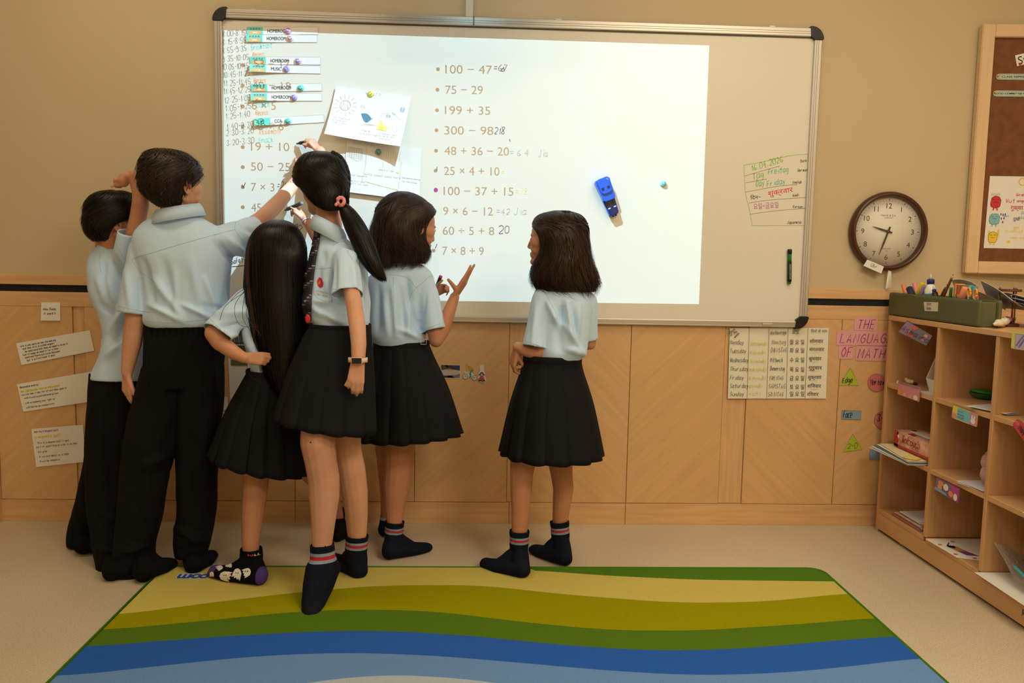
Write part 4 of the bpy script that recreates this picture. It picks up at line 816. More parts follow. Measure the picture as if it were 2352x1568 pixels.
t=tagcard('red pencil-shaped name tag at the right photo edge',((2338,961),(2400,1010),(2380,1050),(2326,975)),flat((205,70,80),.35),[(ov(.08,.6,.08,.2),(225,110,120))],text=[('Maya',.22,.3,.4,.003,(50,30,40))],rnd=.012,edge=(170,50,60))
# ---- green wooden box with the pencils
M_gbx=mat('olive_paint',(88,90,56),.6,var=.10,vscale=6,bump=.15,bscale=60)
gb=thing('pencil_box','long olive green wooden box labelled Stifthalter on top of the cubby shelf','box')
ox,oy=2.728,-.045; bw,bl,bh=.085,.625,.093; ga=math.radians(-0.0)
def gbox(name,x0,x1,y0,y1,z0,z1,bev=.003,m=M_gbx): return box(name,(x0,y0,z0),(x1,y1,z1),m,gb,bev=bev)
z0=TOP+.0008
gbox('side_board',ox,ox+.016,oy-bl,oy,z0,z0+bh,.009); gbox('side_board',ox+bw-.016,ox+bw,oy-bl,oy,z0,z0+bh,.009)
gbox('end_board',ox+.0155,ox+bw-.0155,oy-bl+.012,oy-bl+.028,z0,z0+bh-.008); gbox('end_board',ox+.0155,ox+bw-.0155,oy-.028,oy-.012,z0,z0+bh-.008); gbox('bottom_board',ox+.0155,ox+bw-.0155,oy-bl+.028,oy-.028,z0,z0+.012)
gbox('lid_ledge',ox+.0165,ox+.024,oy-bl+.0285,oy-.0285,z0+.06,z0+.066,.001)
lab=[G(u,v,ox-.0005) for u,v in ((2122,693),(2155,694),(2154,715),(2124,714))]; prism('paper_label',lab,(-1,0,0),.0008,mat('label_paper',(215,208,185),.8),gb)
mb=MB(); e=(lab[1]-lab[0]);W_=np.linalg.norm(e); plg=Plane(lab[3],e,(0,0,1),(-1,0,0))
for s,y in (('Stift-',.0215),('halter',.006)): hand(mb,plg,s,.014,y,.0095,.0013,0,hh=.0016,slant=0,jit=.05,sp=.95)
mb.stroke(Plane((ox-.0006,0,0),(0,-1,0),(0,0,1),(-1,0,0)),[(.16,.985),(.20,.993),(.25,.990)],.0012); mb.obj('lettering',flat((60,58,55)),gb)
# contents: base point (x,y), lean
def stick(name,label,cat,u0,v0,u1,v1,X,r,cols,group=None,n=14,hidden=.06,kind='felt'):
    X=2.752+(X-2.755)*.5; a=G(u0,v0,X); b=G(u1,v1,X); d=(b-a); L=np.linalg.norm(d); d/=L; a=a-d*min(hidden,(a[2]-z0-.016)/max(d[2],.2)); L=np.linalg.norm(b-a)
    t=thing(name,label,cat,group)
    if kind=='felt':
        revolve('barrel',a,d,[(r*.8,0),(r,.004),(r,L*.55)],cols[0],t,n); revolve('cap',a,d,[(r*1.02,L*.55),(r*1.08,L*.56),(r,L*.985),(r*.8,L)],cols[-1],t,n)
    elif kind=='pencil':
        revolve('shaft',a,d,[(r,0),(r,L-.022)],cols[0],t,6,smooth=False); revolve('sharpened_wood',a,d,[(r,L-.022),(r*.35,L-.006)],flat((215,170,120)),t,8); revolve('lead',a,d,[(r*.35,L-.006),(.0003,L)],cols[-1],t,8)
    return t
fg='felt pens in the green box'
stick('felt_pen','coral felt pen leaning at the wall end of the green box','pen',2082,680,2074,653,2.80,.0078,[flat((235,140,95))],fg)
stick('felt_pen','thick navy blue pen beside the coral one in the green box','pen',2096,680,2088,661,2.78,.0125,[flat((30,38,80))],fg)
stick('felt_pen','pink felt pen standing behind the yellow one','pen',2106,678,2100,650,2.84,.0078,[flat((235,140,145))],fg)
stick('felt_pen','yellow felt pen leaning right beside the glue bottle','pen',2106,683,2119,650,2.79,.0085,[flat((240,205,40))],fg)
stick('felt_pen','pale green felt pen just behind the yellow one','pen',2112,682,2126,652,2.82,.0075,[flat((175,205,110))],fg)
stick('felt_pen','lilac felt pen between the yellow pen and the glue bottle','pen',2114,684,2123,657,2.80,.0085,[flat((165,140,205))],fg)
stick('felt_pen','lime highlighter lying low in front of the glue bottle','pen',2118,684,2134,675,2.775,.008,[flat((190,215,40))],fg)
# glue bottle
gl=thing('glue_bottle','white glue bottle with a dark blue collar and clear nozzle in the green box','bottle'); a=G(2137,683,2.771); b=G(2138,628,2.771); d=(b-a);L=np.linalg.norm(d);d/=L; a=a-d*.07; L+=.07
revolve('bottle',a,d,[(.020,0),(.021,.01),(.021,L-.062),(.014,L-.045),(.011,L-.04)],mat('glue_white',(232,230,222),.35),gl,24); revolve('collar',a,d,[(.013,L-.041),(.0135,L-.024),(.011,L-.022)],flat((35,35,110)),gl,20); revolve('nozzle',a,d,[(.008,L-.022),(.006,L-.010),(.004,L-.006),(.0015,L)],mat('nozzle_clear',(225,225,225),.2,trans=.3),gl,16)
revolve('label_band',a,d,[(.0213,L-.092),(.0213,L-.078)],flat((60,150,205)),gl,24,caps=False)
gl=thing('glue_bottle','tiny dark bottle with a clear nozzle in front of the white glue bottle','bottle'); a=G(2149,686,2.757); b=G(2144,656,2.757); d=(b-a);L=np.linalg.norm(d);d/=L; a=a-d*.05;L+=.05
revolve('bottle',a,d,[(.0105,0),(.011,L-.03),(.006,L-.024)],M_black,gl,16); revolve('collar',a,d,[(.0075,L-.025),(.0075,L-.016)],flat((40,35,110)),gl,16); revolve('nozzle',a,d,[(.005,L-.016),(.0035,L-.004),(.001,L)],flat((205,205,205)),gl,12)
stick('pencil','long dark red pencil standing up highest out of the green box','pencil',2166,684,2190,629,2.80,.0048,[flat((120,72,50)),flat((60,25,20))],'pencils in the green box',kind='pencil')
stick('pencil','brown paint stick leaning beside the tall pencil','pencil',2160,684,2176,652,2.82,.005,[flat((110,90,60)),flat((90,80,50))],'pencils in the green box',kind='pencil')
stick('felt_pen','thin green pen with a white end right of the tall pencil','pen',2182,688,2185,660,2.80,.0055,[flat((230,228,220)),flat((20,110,40))],fg)
# small books / card packs with striped spines
for i,(u0,u1,vt,cols_,lab) in enumerate([(2188,2193,651,(205,120,110),'rose pink'),(2192,2197,652,(225,205,70),'yellow'),(2195,2203,653,(215,85,60),'red'),(2203,2211,654,(105,108,104),'dark grey')]):
    a=G(u0,686,2.762);b=G(u1,687,2.762); tp=G(u0,vt,2.762)[2]
    t=thing('card_pack',lab+' small card pack standing in the green box','card pack','card packs in the green box')
    bx_=box('cover',(2.762,b[1]+.0004,z0+.0125),(2.762+.03,a[1]-.0004,tp),flat(cols_),t,bev=.001,seg=1); box('page_band',(2.761,b[1]+.001,z0+.095),(2.762,a[1]-.001,z0+.105),flat((210,170,70)),t)
stick('felt_pen','thick salmon eraser pen leaning in front of the card packs','pen',2208,690,2218,660,2.765,.012,[flat((232,140,110))],fg)
stick('felt_pen','teal felt pen at the end of the green box','pen',2229,688,2230,655,2.80,.0095,[flat((60,165,160))],fg)
stick('felt_pen','light teal patterned pen beside the other teal one','pen',2237,690,2239,657,2.81,.0095,[flat((110,190,185)),flat((70,140,160))],fg)
stick('felt_pen','pink topped pen behind the teal pens','pen',2243,690,2242,657,2.83,.006,[flat((215,110,130))],fg)
stick('felt_pen','blue pen behind the orange scissors','pen',2224,692,2220,668,2.79,.009,[flat((45,70,130))],fg)
# scissors handles
sc=thing('scissors','orange-handled scissors stuck blades down in the green box','scissors')
for k,(cu,cv,tl,lab) in enumerate(((2226,676,.25,'handle'),(2240,679,-.25,'handle'))):
    c=G(cu,cv-4,2.752); pts=[]
    for i in range(17):
        an=2*math.pi*i/16; yy=.0085*math.cos(an);zz=.0165*math.sin(an); y2=yy*math.cos(tl)-zz*math.sin(tl); z2=yy*math.sin(tl)+zz*math.cos(tl); pts.append(c+np.array([0,-y2,z2]))
    tube('handle_loop',pts,.0034,flat((240,160,40)),sc,8); bz=c+np.array([0,0,-.015]); tube('blade',[bz,bz+np.array([0,(.004 if k==0 else -.0)-.004,-.04])],.004,M_alu,sc,6)
# papers behind, on top of shelf
ORD=['lowest','second from the bottom','third from the bottom','fourth from the bottom','fifth from the bottom','sixth from the bottom','seventh from the bottom','eighth from the bottom','topmost']
def pile(label,cx,cy,w_,l_,z,n,rot,cols=None,name='paper_sheet',group=None,th=.0012,sag=0,tilt=0):
    out=[]
    for k in range(n):
        t=thing(name,label if n==1 else label+', '+(ORD[k] if k<n-1 else 'topmost'),'paper',group); a=rot+RNG.uniform(-.12,.12); ox_,oy_=RNG.uniform(-.012,.012,2); V=[];Fc=[];nx,ny=8,6
        for j in range(ny+1):
            for i in range(nx+1):
                x=(i/nx-.5)*w_;y=(j/ny-.5)*l_; zz=z+k*th*1.6+th+ sag*(x/w_+.5)**2+tilt*(y/l_+.5)
                V.append((cx+ox_+x*math.cos(a)-y*math.sin(a),cy+oy_+x*math.sin(a)+y*math.cos(a),zz))
        sheetmesh('sheet',V,nx,ny,(cols[k%len(cols)] if cols else M_paper),t,th*.7,np.array([0,0,-th*.7])); out.append(t)
    return out
M_pb=flat((205,205,215)); M_tr=mat('plastic_sleeve',(200,205,215),.2,alpha=.75)
# grey folder and papers leaning over the green box end
def lean(label,pts,m,th=.0015,name='paper_sheet',cat='paper'):
    t=thing(name,label,cat); cs=[np.array(p) for p in pts]; V=[];Fc=[];nx=10;ny=6
    for j in range(ny+1):
        for i in range(nx+1):
            a,b=i/nx,j/ny; p=(cs[0]*(1-a)+cs[1]*a)*(1-b)+(cs[3]*(1-a)+cs[2]*a)*b; p=p+np.array([0,0,.006*math.sin(a*math.pi)*(1-b*.3)]); V.append(p)
    sheetmesh('sheet',V,nx,ny,m,t,th); return t
lean('dark grey plastic folder arching over the far end of the green box',[G(2190,652,2.875),G(2300,694,2.875),G(2310,712,2.94),G(2200,672,2.95)],flat((150,150,156),.4),name='plastic_folder',cat='folder')
lean('white torn sheet on top of the grey folder',[G(2185,643,2.875),G(2232,648,2.875),G(2250,660,2.93),G(2190,655,2.95)],M_paper)
lean('loose white sheet with violet print curling up behind the hourglass',[G(2252,644,2.86),G(2325,690,2.84),G(2352,706,2.92),G(2270,690,2.98)],M_pb)
for k in range(3): lean(('topmost','middle','lowest')[k]+' pale sheet of the pile at the right photo edge',[G(2300,672+k*9,2.90-.0*k),G(2400,698+k*8,2.88),G(2400,706+k*8,3.02),G(2305,690+k*9,3.02)],[M_paper,M_pb,flat((120,125,150))][k])
# hourglass
hg=thing('hourglass','brass and wood hourglass with pink sand standing on the cubby shelf','hourglass'); hb=F(2288,748,TOP); hx,hy=float(hb[0])+.04,float(hb[1])-.0; hz=TOP+.001; HH=.128; M_bz=mat('brass',(140,105,60),.35,metal=.7)
for z_ in (hz,hz+HH-.008): revolve('plate',(hx,hy,z_),(0,0,1),[(.036,0),(.037,.002),(.037,.006),(.036,.008)],flat((90,50,35)),hg,28)
for k in range(3):
    an=.6+k*2.094; px_,py_=hx+.031*math.cos(an),hy+.031*math.sin(an); revolve('rod',(px_,py_,hz+.008),(0,0,1),[(.0028,0),(.0028,HH-.016)],M_bz,hg,10); revolve('finial',(px_,py_,hz+HH),(0,0,1),[(.003,0),(.0038,.003),(.001,.007)],M_bz,hg,8)
revolve('glass_bulb',(hx,hy,hz+.008),(0,0,1),[(.010,0),(.024,.008),(.026,.026),(.014,.046),(.003,.056),(.014,.066),(.026,.086),(.024,.104),(.010,.112)],M_gl,hg,24,caps=False)
revolve('sand',(hx,hy,hz+.009),(0,0,1),[(.008,0),(.0225,.007),(.0245,.016),(.012,.021),(.002,.024)],mat('pink_sand',(185,95,135),.9,bump=.4,bscale=300),hg,20)
# glass jar lying on its side with straw and moss
jar=thing('glass_terrarium','glass tank with straw and dark moss at the right photo edge of the shelf top','tank'); jb=(hx+.03,-1.35,TOP+.0)
box('glass_tank',(2.80,-1.4,TOP+.001),(2.98,-.98,TOP+.085),M_gl,jar,bev=.003); box('straw',(2.803,-1.39,TOP+.03),(2.97,-.985,TOP+.078),mat('straw',(225,195,140),.9,var=.2,vscale=30,bump=.8,bscale=60),jar,bev=.006); box('moss',(2.804,-1.385,TOP+.004),(2.968,-.99,TOP+.032),mat('moss',(60,55,25),.9,var=.5,vscale=30,bump=1,bscale=50),jar,bev=.003); box('rim',(2.799,-1.401,TOP+.083),(2.981,-.979,TOP+.088),flat((90,110,60)),jar,bev=.001)
# sea shell (spiny)
sl=thing('sea_shell','white knobbly sea shell with a long spire lying on the shelf top','shell'); s0=F(2268,756,TOP)+np.array([.02,0,0]); s1=F(2322,744,TOP)+np.array([.02,0,0]); ax=s1-s0; LL_=np.linalg.norm(ax); ax/=LL_; V=[];Fc=[]; n=18; K=40; x_,y_,_=frame_from(ax)
for i in range(K+1):
    f=i/K; r=.0145*(math.sin(min(1,f/.35)*math.pi/2)**.8 if f<.35 else (1-(f-.35)/.66)**1.1)*(1+.14*math.sin(f*44))+.0006
    for j in range(n): a=2*math.pi*j/n; rr_=r*(1+.18*max(0,math.sin(3*a+f*20))+.10*math.sin(7*a+f*9)); V.append(s0+ax*LL_*f+np.array([0,0,.016+.008*f])+(x_*math.cos(a)+y_*math.sin(a)*.85)*rr_)
for i in range(K):
    for j in range(n): Fc.append((i*n+j,i*n+(j+1)%n,(i+1)*n+(j+1)%n,(i+1)*n+j))
mesh('shell',V,Fc,mat('shell_white',(232,222,200),.5,bump=.3,bscale=90),sl,True)
# ---- cubby contents
L1,L2,L3=.629,.360,.097
# top left cubby: white paper tub, little clay animals
tub=thing('paper_tub','white folded paper tub with pebbles in the top left cubby','tub'); a=F(2109,905,L1); c0=(float(a[0])+.09,float(a[1])-.05)
def ring4(x0,x1,y0,y1,z): return [(x0,y0,z),(x1,y0,z),(x1,y1,z),(x0,y1,z)]
X0_,X1_,Y0_,Y1_=2.77,2.93,-.425,-.30
V=ring4(X0_+.01,X1_-.01,Y0_+.0,Y1_-.01,L1+.002)+ring4(X0_,X1_,Y0_-.0,Y1_,L1+.05)+[(X0_+.03,Y1_+.0,L1+.13),(X1_-.02,Y1_,L1+.15)]
o=mesh('tub_walls',V,[(0,1,2,3),(0,4,5,1),(1,5,6,2),(3,7,4,0),(2,6,7,3),(7,6,9,8)],M_paper,tub); o.modifiers.new('s','SOLIDIFY').thickness=.002
o=mesh('flap',[(X0_+.02,Y0_+.0,L1+.115),(X1_,Y0_,L1+.13),(X1_,Y1_-.02,L1+.15),(X0_+.03,Y1_-.01,L1+.128)],[(0,1,2,3)],M_paper,tub); o.modifiers.new('s','SOLIDIFY').thickness=.003
V=[];Fc=[]; mb=MB()
for k in range(14):
    cx,cy=RNG.uniform(X0_+.02,X1_-.03),RNG.uniform(Y0_+.015,Y1_-.02); r=RNG.uniform(.008,.014)
    bm=bmesh.new(); bmesh.ops.create_icosphere(bm,subdivisions=1,radius=r); me=bpy.data.meshes.new('pebble')
    for v in bm.verts: v.co.z*=.7; v.co+=Vector((cx,cy,L1+.012+.006*(k%3)))
    bm.to_mesh(me); bm.free(); link('pebble',me,[flat((190,185,165)),flat((60,60,58)),flat((195,130,80)),flat((110,130,80))][k%4],tub)
box('sheet_under',(2.732,-.42,L1+.0005),(2.93,-.31,L1+.0018),M_pb,tub)
def blobthing(name,label,cat,c,parts,m,group=None):
    t=thing(name,label,cat,group); bm=bmesh.new()
    for (dx,dy,dz,rx,ry,rz) in parts:
        r=bmesh.ops.create_icosphere(bm,subdivisions=2,radius=1)['verts']
        for v in r: v.co=Vector((c[0]+dx+v.co.x*rx,c[1]+dy+v.co.y*ry,c[2]+dz+v.co.z*rz))
    me=bpy.data.meshes.new('body'); bm.to_mesh(me); bm.free(); me.polygons.foreach_set('use_smooth',[True]*len(me.polygons)); o=link('body',me,m,t); return t
a=F(2056,884,L1); blobthing('clay_figure','small cream clay ring figure at the front left of the top left cubby','figure',a+np.array([.012,0,.010]),[(0,0,0,.006,.010,.009),(0,-.006,.004,.004,.005,.005)],flat((225,215,180)))
a=F(2076,882,L1); blobthing('clay_figure','cream clay animal lying behind the pink name tag','figure',a+np.array([.02,0,.012]),[(0,0,0,.010,.024,.009),(0,.02,.004,.007,.008,.008),(0,-.024,.002,.007,.009,.008)],flat((222,212,180)))
a=F(2091,884,L1); blobthing('dark_stone','small dark brown stone beside the white paper tub','stone',a+np.array([.02,0,.006]),[(0,0,0,.008,.012,.006)],flat((60,35,30)))
# top middle cubby: green dish and papers
gd=thing('green_dish','shiny green plastic dish in the top middle cubby','dish'); a=F(2222,915,L1)+np.array([.06,0,0]); revolve('dish',(a[0],a[1],L1+.001),(0,0,1),[(.025,0),(.030,.003),(.047,.020),(.050,.022),(.046,.021),(.028,.006)],mat('green_plastic',(30,140,45),.25,coat=.4),gd,32); revolve('lid',(a[0]+.002,a[1]-.004,L1+.0235),(0.06,0,1),[(.049,0),(.050,.006),(.02,.012),(.001,.013)],mat('green_plastic',(30,140,45),.25),gd,32)
pile('white printed sheet in the top middle cubby',2.84,-.70,.2,.15,L1+.0005,5,.25,[M_paper,M_pb,M_paper],group='sheets in the top middle cubby')
blobthing('paper_ball','flattened white paper bag on the sheets in the top middle cubby','paper bag',(2.88,-.70,L1+.035),[(0,0,0,.07,.06,.016)],M_paper)
# middle left cubby: tissue box over papers
t=thing('tissue_box','red and white flowered tissue box reading Softouch in the middle left cubby','tissue box')
M_red=flat((190,35,45),.4); tb0=F(2052,1022,L2+.02); XT0,XT1,YT0,YT1,ZT0,ZT1=2.735,2.85,-.415,-.155,L2+.024,L2+.088
box('carton',(XT0,YT0,ZT0),(XT1,YT1,ZT1),mat('tissue_print',(225,170,160),.4,var=.35,vscale=28),t,bev=.001,seg=1)
pb=Plane((XT0-.0006,YT1,ZT0),(0,-1,0),(0,0,1),(-1,0,0)); mb=MB(); mb.rect(pb,0,0,YT1-YT0,.010,0,0); mb.rect(pb,.0,0,.03,ZT1-ZT0,0,0)
V,Fc=text_vf('Softouch'); k=.13/V[:,0].max(); mb.add([pb(.06+v[0]*k+v[1]*.006,.024+v[1]*k*1.25,.0008) for v in V],Fc,1); V,Fc=text_vf('2 PLY FACIAL TISSUES'); k=.07/V[:,0].max(); mb.add([pb(.12+v[0]*k,.014+v[1]*k,.0008) for v in V],Fc,1)
for k in range(12): mb.disc(pb,.02+RNG.uniform(0,.22),.03+RNG.uniform(-.008,.03),RNG.uniform(.004,.010),None,.0003,2+k%3,8)
pt=Plane((XT0,YT1,ZT1+.0006),(0,-1,0),(1,0,0),(0,0,1))
for k in range(22): mb.disc(pt,RNG.uniform(.01,.25),RNG.uniform(.01,.105),RNG.uniform(.005,.012),None,.0001*k,2+k%5,8)
mb.obj('printing',[M_red,flat((170,30,45)),flat((240,225,205)),flat((150,40,60)),flat((215,190,80)),flat((60,40,50)),flat((235,215,215))],t); box('end_face',(XT0,YT0-.0008,ZT0),(XT1,YT0-.0001,ZT1),M_red,t); box('tissue_slot',(XT0+.03,YT0+.06,ZT1+.003),(XT1-.03,YT1-.06,ZT1+.0045),M_paper,t)
cs=[(M_paperY,'top yellowish'),(M_paper,'white second'),(flat((90,120,130)),'grey-blue third'),(M_paper,'white fourth'),(M_pb,'lowest pale')]
for k,(m_,nm) in enumerate(cs[::-1]):
    t=thing('paper_sheet',nm+' sheet of the papers under the tissue box sticking out of the cubby','paper'); a=.28-.05*k; z_=L2+.001+.0038*k; cx,cy=2.765-.006*k,-.25+.01*k
    q=[(-.12,-.165),(.10,-.165),(.10,.155),(-.12,.155)]; q=[(cx+x*math.cos(a)-y*math.sin(a)*.35,cy+x*math.sin(a)*.35+y*math.cos(a),z_) for x,y in q]; q[0]=(2.665,-.40,z_); q[3]=(2.655+.012*k,-.10,z_); q[1]=(2.95,-.42,z_); q[2]=(2.95,-.1,z_)
    prism('sheet',q,(0,0,1),.0016,m_,t)
t=thing('cut_paper','round yellow paper cut-out on the papers in front of the tissue box','paper'); mb=MB(); ph=Plane((2.70,-.36,L2+.0205),(0,-1,0),(1,0,0),(0,0,1)); 
poly=[tuple(ph(.035*math.cos(a),.03*math.sin(a))) for a in np.linspace(0,6.0,14)]; prism('cutout',poly,(0,0,1),.0012,flat((235,215,120)),t)
# middle cubby: navy book, pink plush, papers
t=thing('book','navy blue book standing at the right side of the middle cubby','book'); box('cover',(2.79,-.7755,L2+.0005),(2.95,-.745,L2+.225),flat((28,38,72)),t,bev=.001); box('page_block',(2.7915,-.772,L2+.003),(2.948,-.748,L2+.2255),M_paper,t)
V,Fc=text_vf('WORLD ATLAS'); mb=MB(); mb.add([np.array([2.7893,-.757-v[1]*.011+0,L2+.20-v[0]*.011]) for v in V],Fc); mb.obj('spine_text',flat((190,195,205)),t)
t=thing('plush_toy','fluffy pink and white plush toy standing in the middle cubby','toy'); V=[];Fc=[]; rr=random.Random(3); cx,cy,cz=2.79,-.715,L2+.002
bm=bmesh.new()
for (dx,dy,dz,r) in ((0,0,.045,.042),(0,.012,.085,.035),(0,-.01,.02,.035),(0,.03,.108,.012),(0,.0,.11,.012)):
    vs=bmesh.ops.create_icosphere(bm,subdivisions=4,radius=1)['verts']
    for v in vs:
        n=noise.noise(v.co*9)*.08+noise.noise(v.co*24)*.05; v.co=Vector((cx+dx+v.co.x*r*(1+n)*.8,cy+dy+v.co.y*r*(1+n),cz+dz+v.co.z*r*(1+n)))
me=bpy.data.meshes.new('fur_body'); bm.to_mesh(me); bm.free(); me.polygons.foreach_set('use_smooth',[True]*len(me.polygons)); link('fur_body',me,mat('pink_fur',(190,110,120),.95,col2=(215,200,190),vscale=14,bump=.8,bscale=120),t)
pile('white sheet under the pink plush toy',2.83,-.70,.2,.14,L2-.0005,4,.1,[M_paper,M_pb],group='sheets under the plush toy')
# bottom left cubby: newspapers
for k in range(9):
    t=thing('newspaper','folded printed newspaper in the bottom left cubby, '+ORD[k],'newspaper','newspapers in the bottom left cubby'); a=RNG.uniform(-.15,.1); z_=L3+.0008+.0045*k; V=[];Fc=[]; nx=6
    for j in range(2):
        for i in range(nx+1): x=.01+.2*i/nx; yv=-.40+.03*RNG.uniform(0,1)*(1-j)+.26*j-.012*k*j; V.append((2.735+x-.004*(k%3),yv+a*x,z_+.02*(i/nx)**2*(k/8)*j+.0))
    for i in range(nx): Fc.append((i,i+1,nx+2+i,nx+1+i))
    o=mesh('sheets',V,Fc,[M_pb,mat('newsprint',(190,185,180),.9,var=.3,vscale=90),flat((190,110,110)),M_paper][k%4],t); o.modifiers.new('s','SOLIDIFY').thickness=.0035
lean('upright curled sheet at the back of the bottom left cubby',[(2.80,-.33,L3+.05),(2.80,-.42,L3+.13),(2.93,-.42,L3+.13),(2.93,-.33,L3+.05)],M_pb)
# bottom middle cubby: drawing with a purple flower-like shape
t=thing('child_drawing','white drawing of a purple and orange butterfly on the floor of the bottom middle cubby','drawing')
q=[(2.728,-.455),(2.74,-.73),(2.99,-.80),(2.97,-.47)]; q=[(2.715,-.468),(2.722,-.66),(2.95,-.772),(2.95,-.468)]; prism('sheet',[(x,y,L3+.001) for x,y in q],(0,0,1),.0012,M_paper,t); mb=MB(); ph=Plane((2.78,-.60,L3+.0028),(0,-1,0),(1,0,0),(0,0,1))
for pts,mi in ((((-.06,0),(0,.015),(0,-.02),(-.05,-.03)),0),(((0,.012),(.05,.03),(.04,-.01),(0,-.02)),1),(((-.05,.0),(-.03,-.01),(-.04,-.03),(-.07,-.02)),2)): mb.quad([ph(*p) for p in pts],mi)
for c in ((-.10,.02),(-.07,-.045),(.03,-.045),(.07,.0)): mb.disc(ph,c[0],c[1],.008,None,.0002,3,8)
for k in range(5): mb.stroke(ph,[(-.05+k*.012,.01),(-.055+k*.012,-.025)],.0015,.0004,4,False)
mb.stroke(ph,[(-.09,.0),(-.05,-.03)],.004,.0005,4,False); mb.stroke(ph,[(.04,.05),(.06,.03),(.09,.05)],.002,.0004,4)
mb.obj('drawing_marks',[flat((215,150,50)),flat((130,50,140)),flat((60,70,80)),flat((215,110,80)),flat((50,40,60))],t)
lean('white sheet under the butterfly drawing, at the cubby front',[(2.73,-.67,L3-.019),(2.73,-.772,L3-.019),(2.85,-.772,L3-.019),(2.85,-.67,L3-.019)],M_paper,th=.0008)
# right cubbies: bubble wrap, paper, teal pencil, white things
t=thing('bubble_wrap','crumpled sheet of bubble wrap spilling out of the bottom right cubby','bubble wrap'); V=[];Fc=[]; nx,ny=40,30
for j in range(ny+1):
    for i in range(nx+1):
        x=i/nx;y=j/ny; V.append((2.745+.2*x,-.82-.26*y,L3+.012+.10*(1-y)*(1-x)**1.2*math.exp(-y*2.2)+.012*math.sin(9*y+4*x)+.005*noise.noise((x*30,y*30,0))+.02*y*(1-x)))
for j in range(ny):
    for i in range(nx): k=j*(nx+1)+i; Fc.append((k,k+1,k+nx+2,k+nx+1))
o=mesh('wrap',V,Fc,mat('bubble_plastic',(190,180,165),.3,alpha=.8,bump=.9,bscale=110),t,True)
t=thing('paper_sheet','white sheet hanging over the bottom shelf edge below the bubble wrap','paper'); prism('sheet',[(2.70,-.80,L3+.001),(2.69,-1.09,L3+.001),(2.95,-1.09,L3+.001),(2.95,-.80,L3+.001)],(0,0,1),.0012,M_paper,t)
a=G(2330,1305,2.74);b=G(2375,1350,2.74); pt_=thing('pencil','teal pencil lying on the bubble wrap','pencil'); d=b-a; revolve('shaft',a+np.array([0,0,.006]),d,[(.0045,0),(.0045,np.linalg.norm(d))],flat((60,165,180)),pt_,6,False)
pile('white folded sheet at the right photo edge, second cubby from the bottom',2.80,-1.05,.12,.14,L2,2,.3,group='folded sheets in the right cubby'); pile('light violet paper corner at the right photo edge, third cubby',2.80,-1.03,.14,.12,L1,2,.2,[M_pb],group='violet papers in the upper right cubby')
# ============================================================ PEOPLE
M_skin={}
def skin(name,c,c2): 
    m=mat('skin_'+name,c,.48,spec=.35,sss=.12,col2=c2,vscale=9,bump=.12,bscale=160); return m
SK_F=skin('tan',(198,141,108),(183,124,92)); SK_P=skin('light',(217,164,134),(204,147,119)); SK_B=skin('mid',(205,149,116),(190,131,100))
M_shirt=mat('shirt_blue',(196,224,253),.8,var=.02,vscale=3,bump=.25,bscale=900,sheen=.25)
M_skirt=mat('skirt_black',(17,17,19),.8,spec=.2,var=.12,vscale=40,bump=.3,bscale=700); M_trou=mat('trousers_black',(15,15,17),.85,spec=.15,var=.12,vscale=30,bump=.35,bscale=500)
M_seam=mat('seam_thread',(150,178,204),.8)
M_sock=mat('sock_navy',(22,26,40),.9,spec=.1,bump=.5,bscale=700); M_sockb=mat('sock_black',(16,16,18),.9,spec=.1,bump=.5,bscale=700)
M_sgrey=flat((130,150,165),.9); M_sred=flat((185,30,50),.9); M_swhite=flat((222,218,212),.9); M_spur=flat((70,45,120),.9)
def hairmat(name,c,c2):
    m=mat(name,c,.38,spec=.25,col2=c2,vscale=60,stretch=(1,1,.05)); m.node_tree.nodes['Principled BSDF'].inputs['Anisotropic'].default_value=.4; return m
H_black=hairmat('hair_black',(13,11,10),(24,18,16)); H_brown=hairmat('hair_brown',(34,24,19),(58,40,30)); H_boy=hairmat('hair_dark_brown',(34,25,19),(54,38,28))
def J(u,v,Y): return P(u,v,Y)
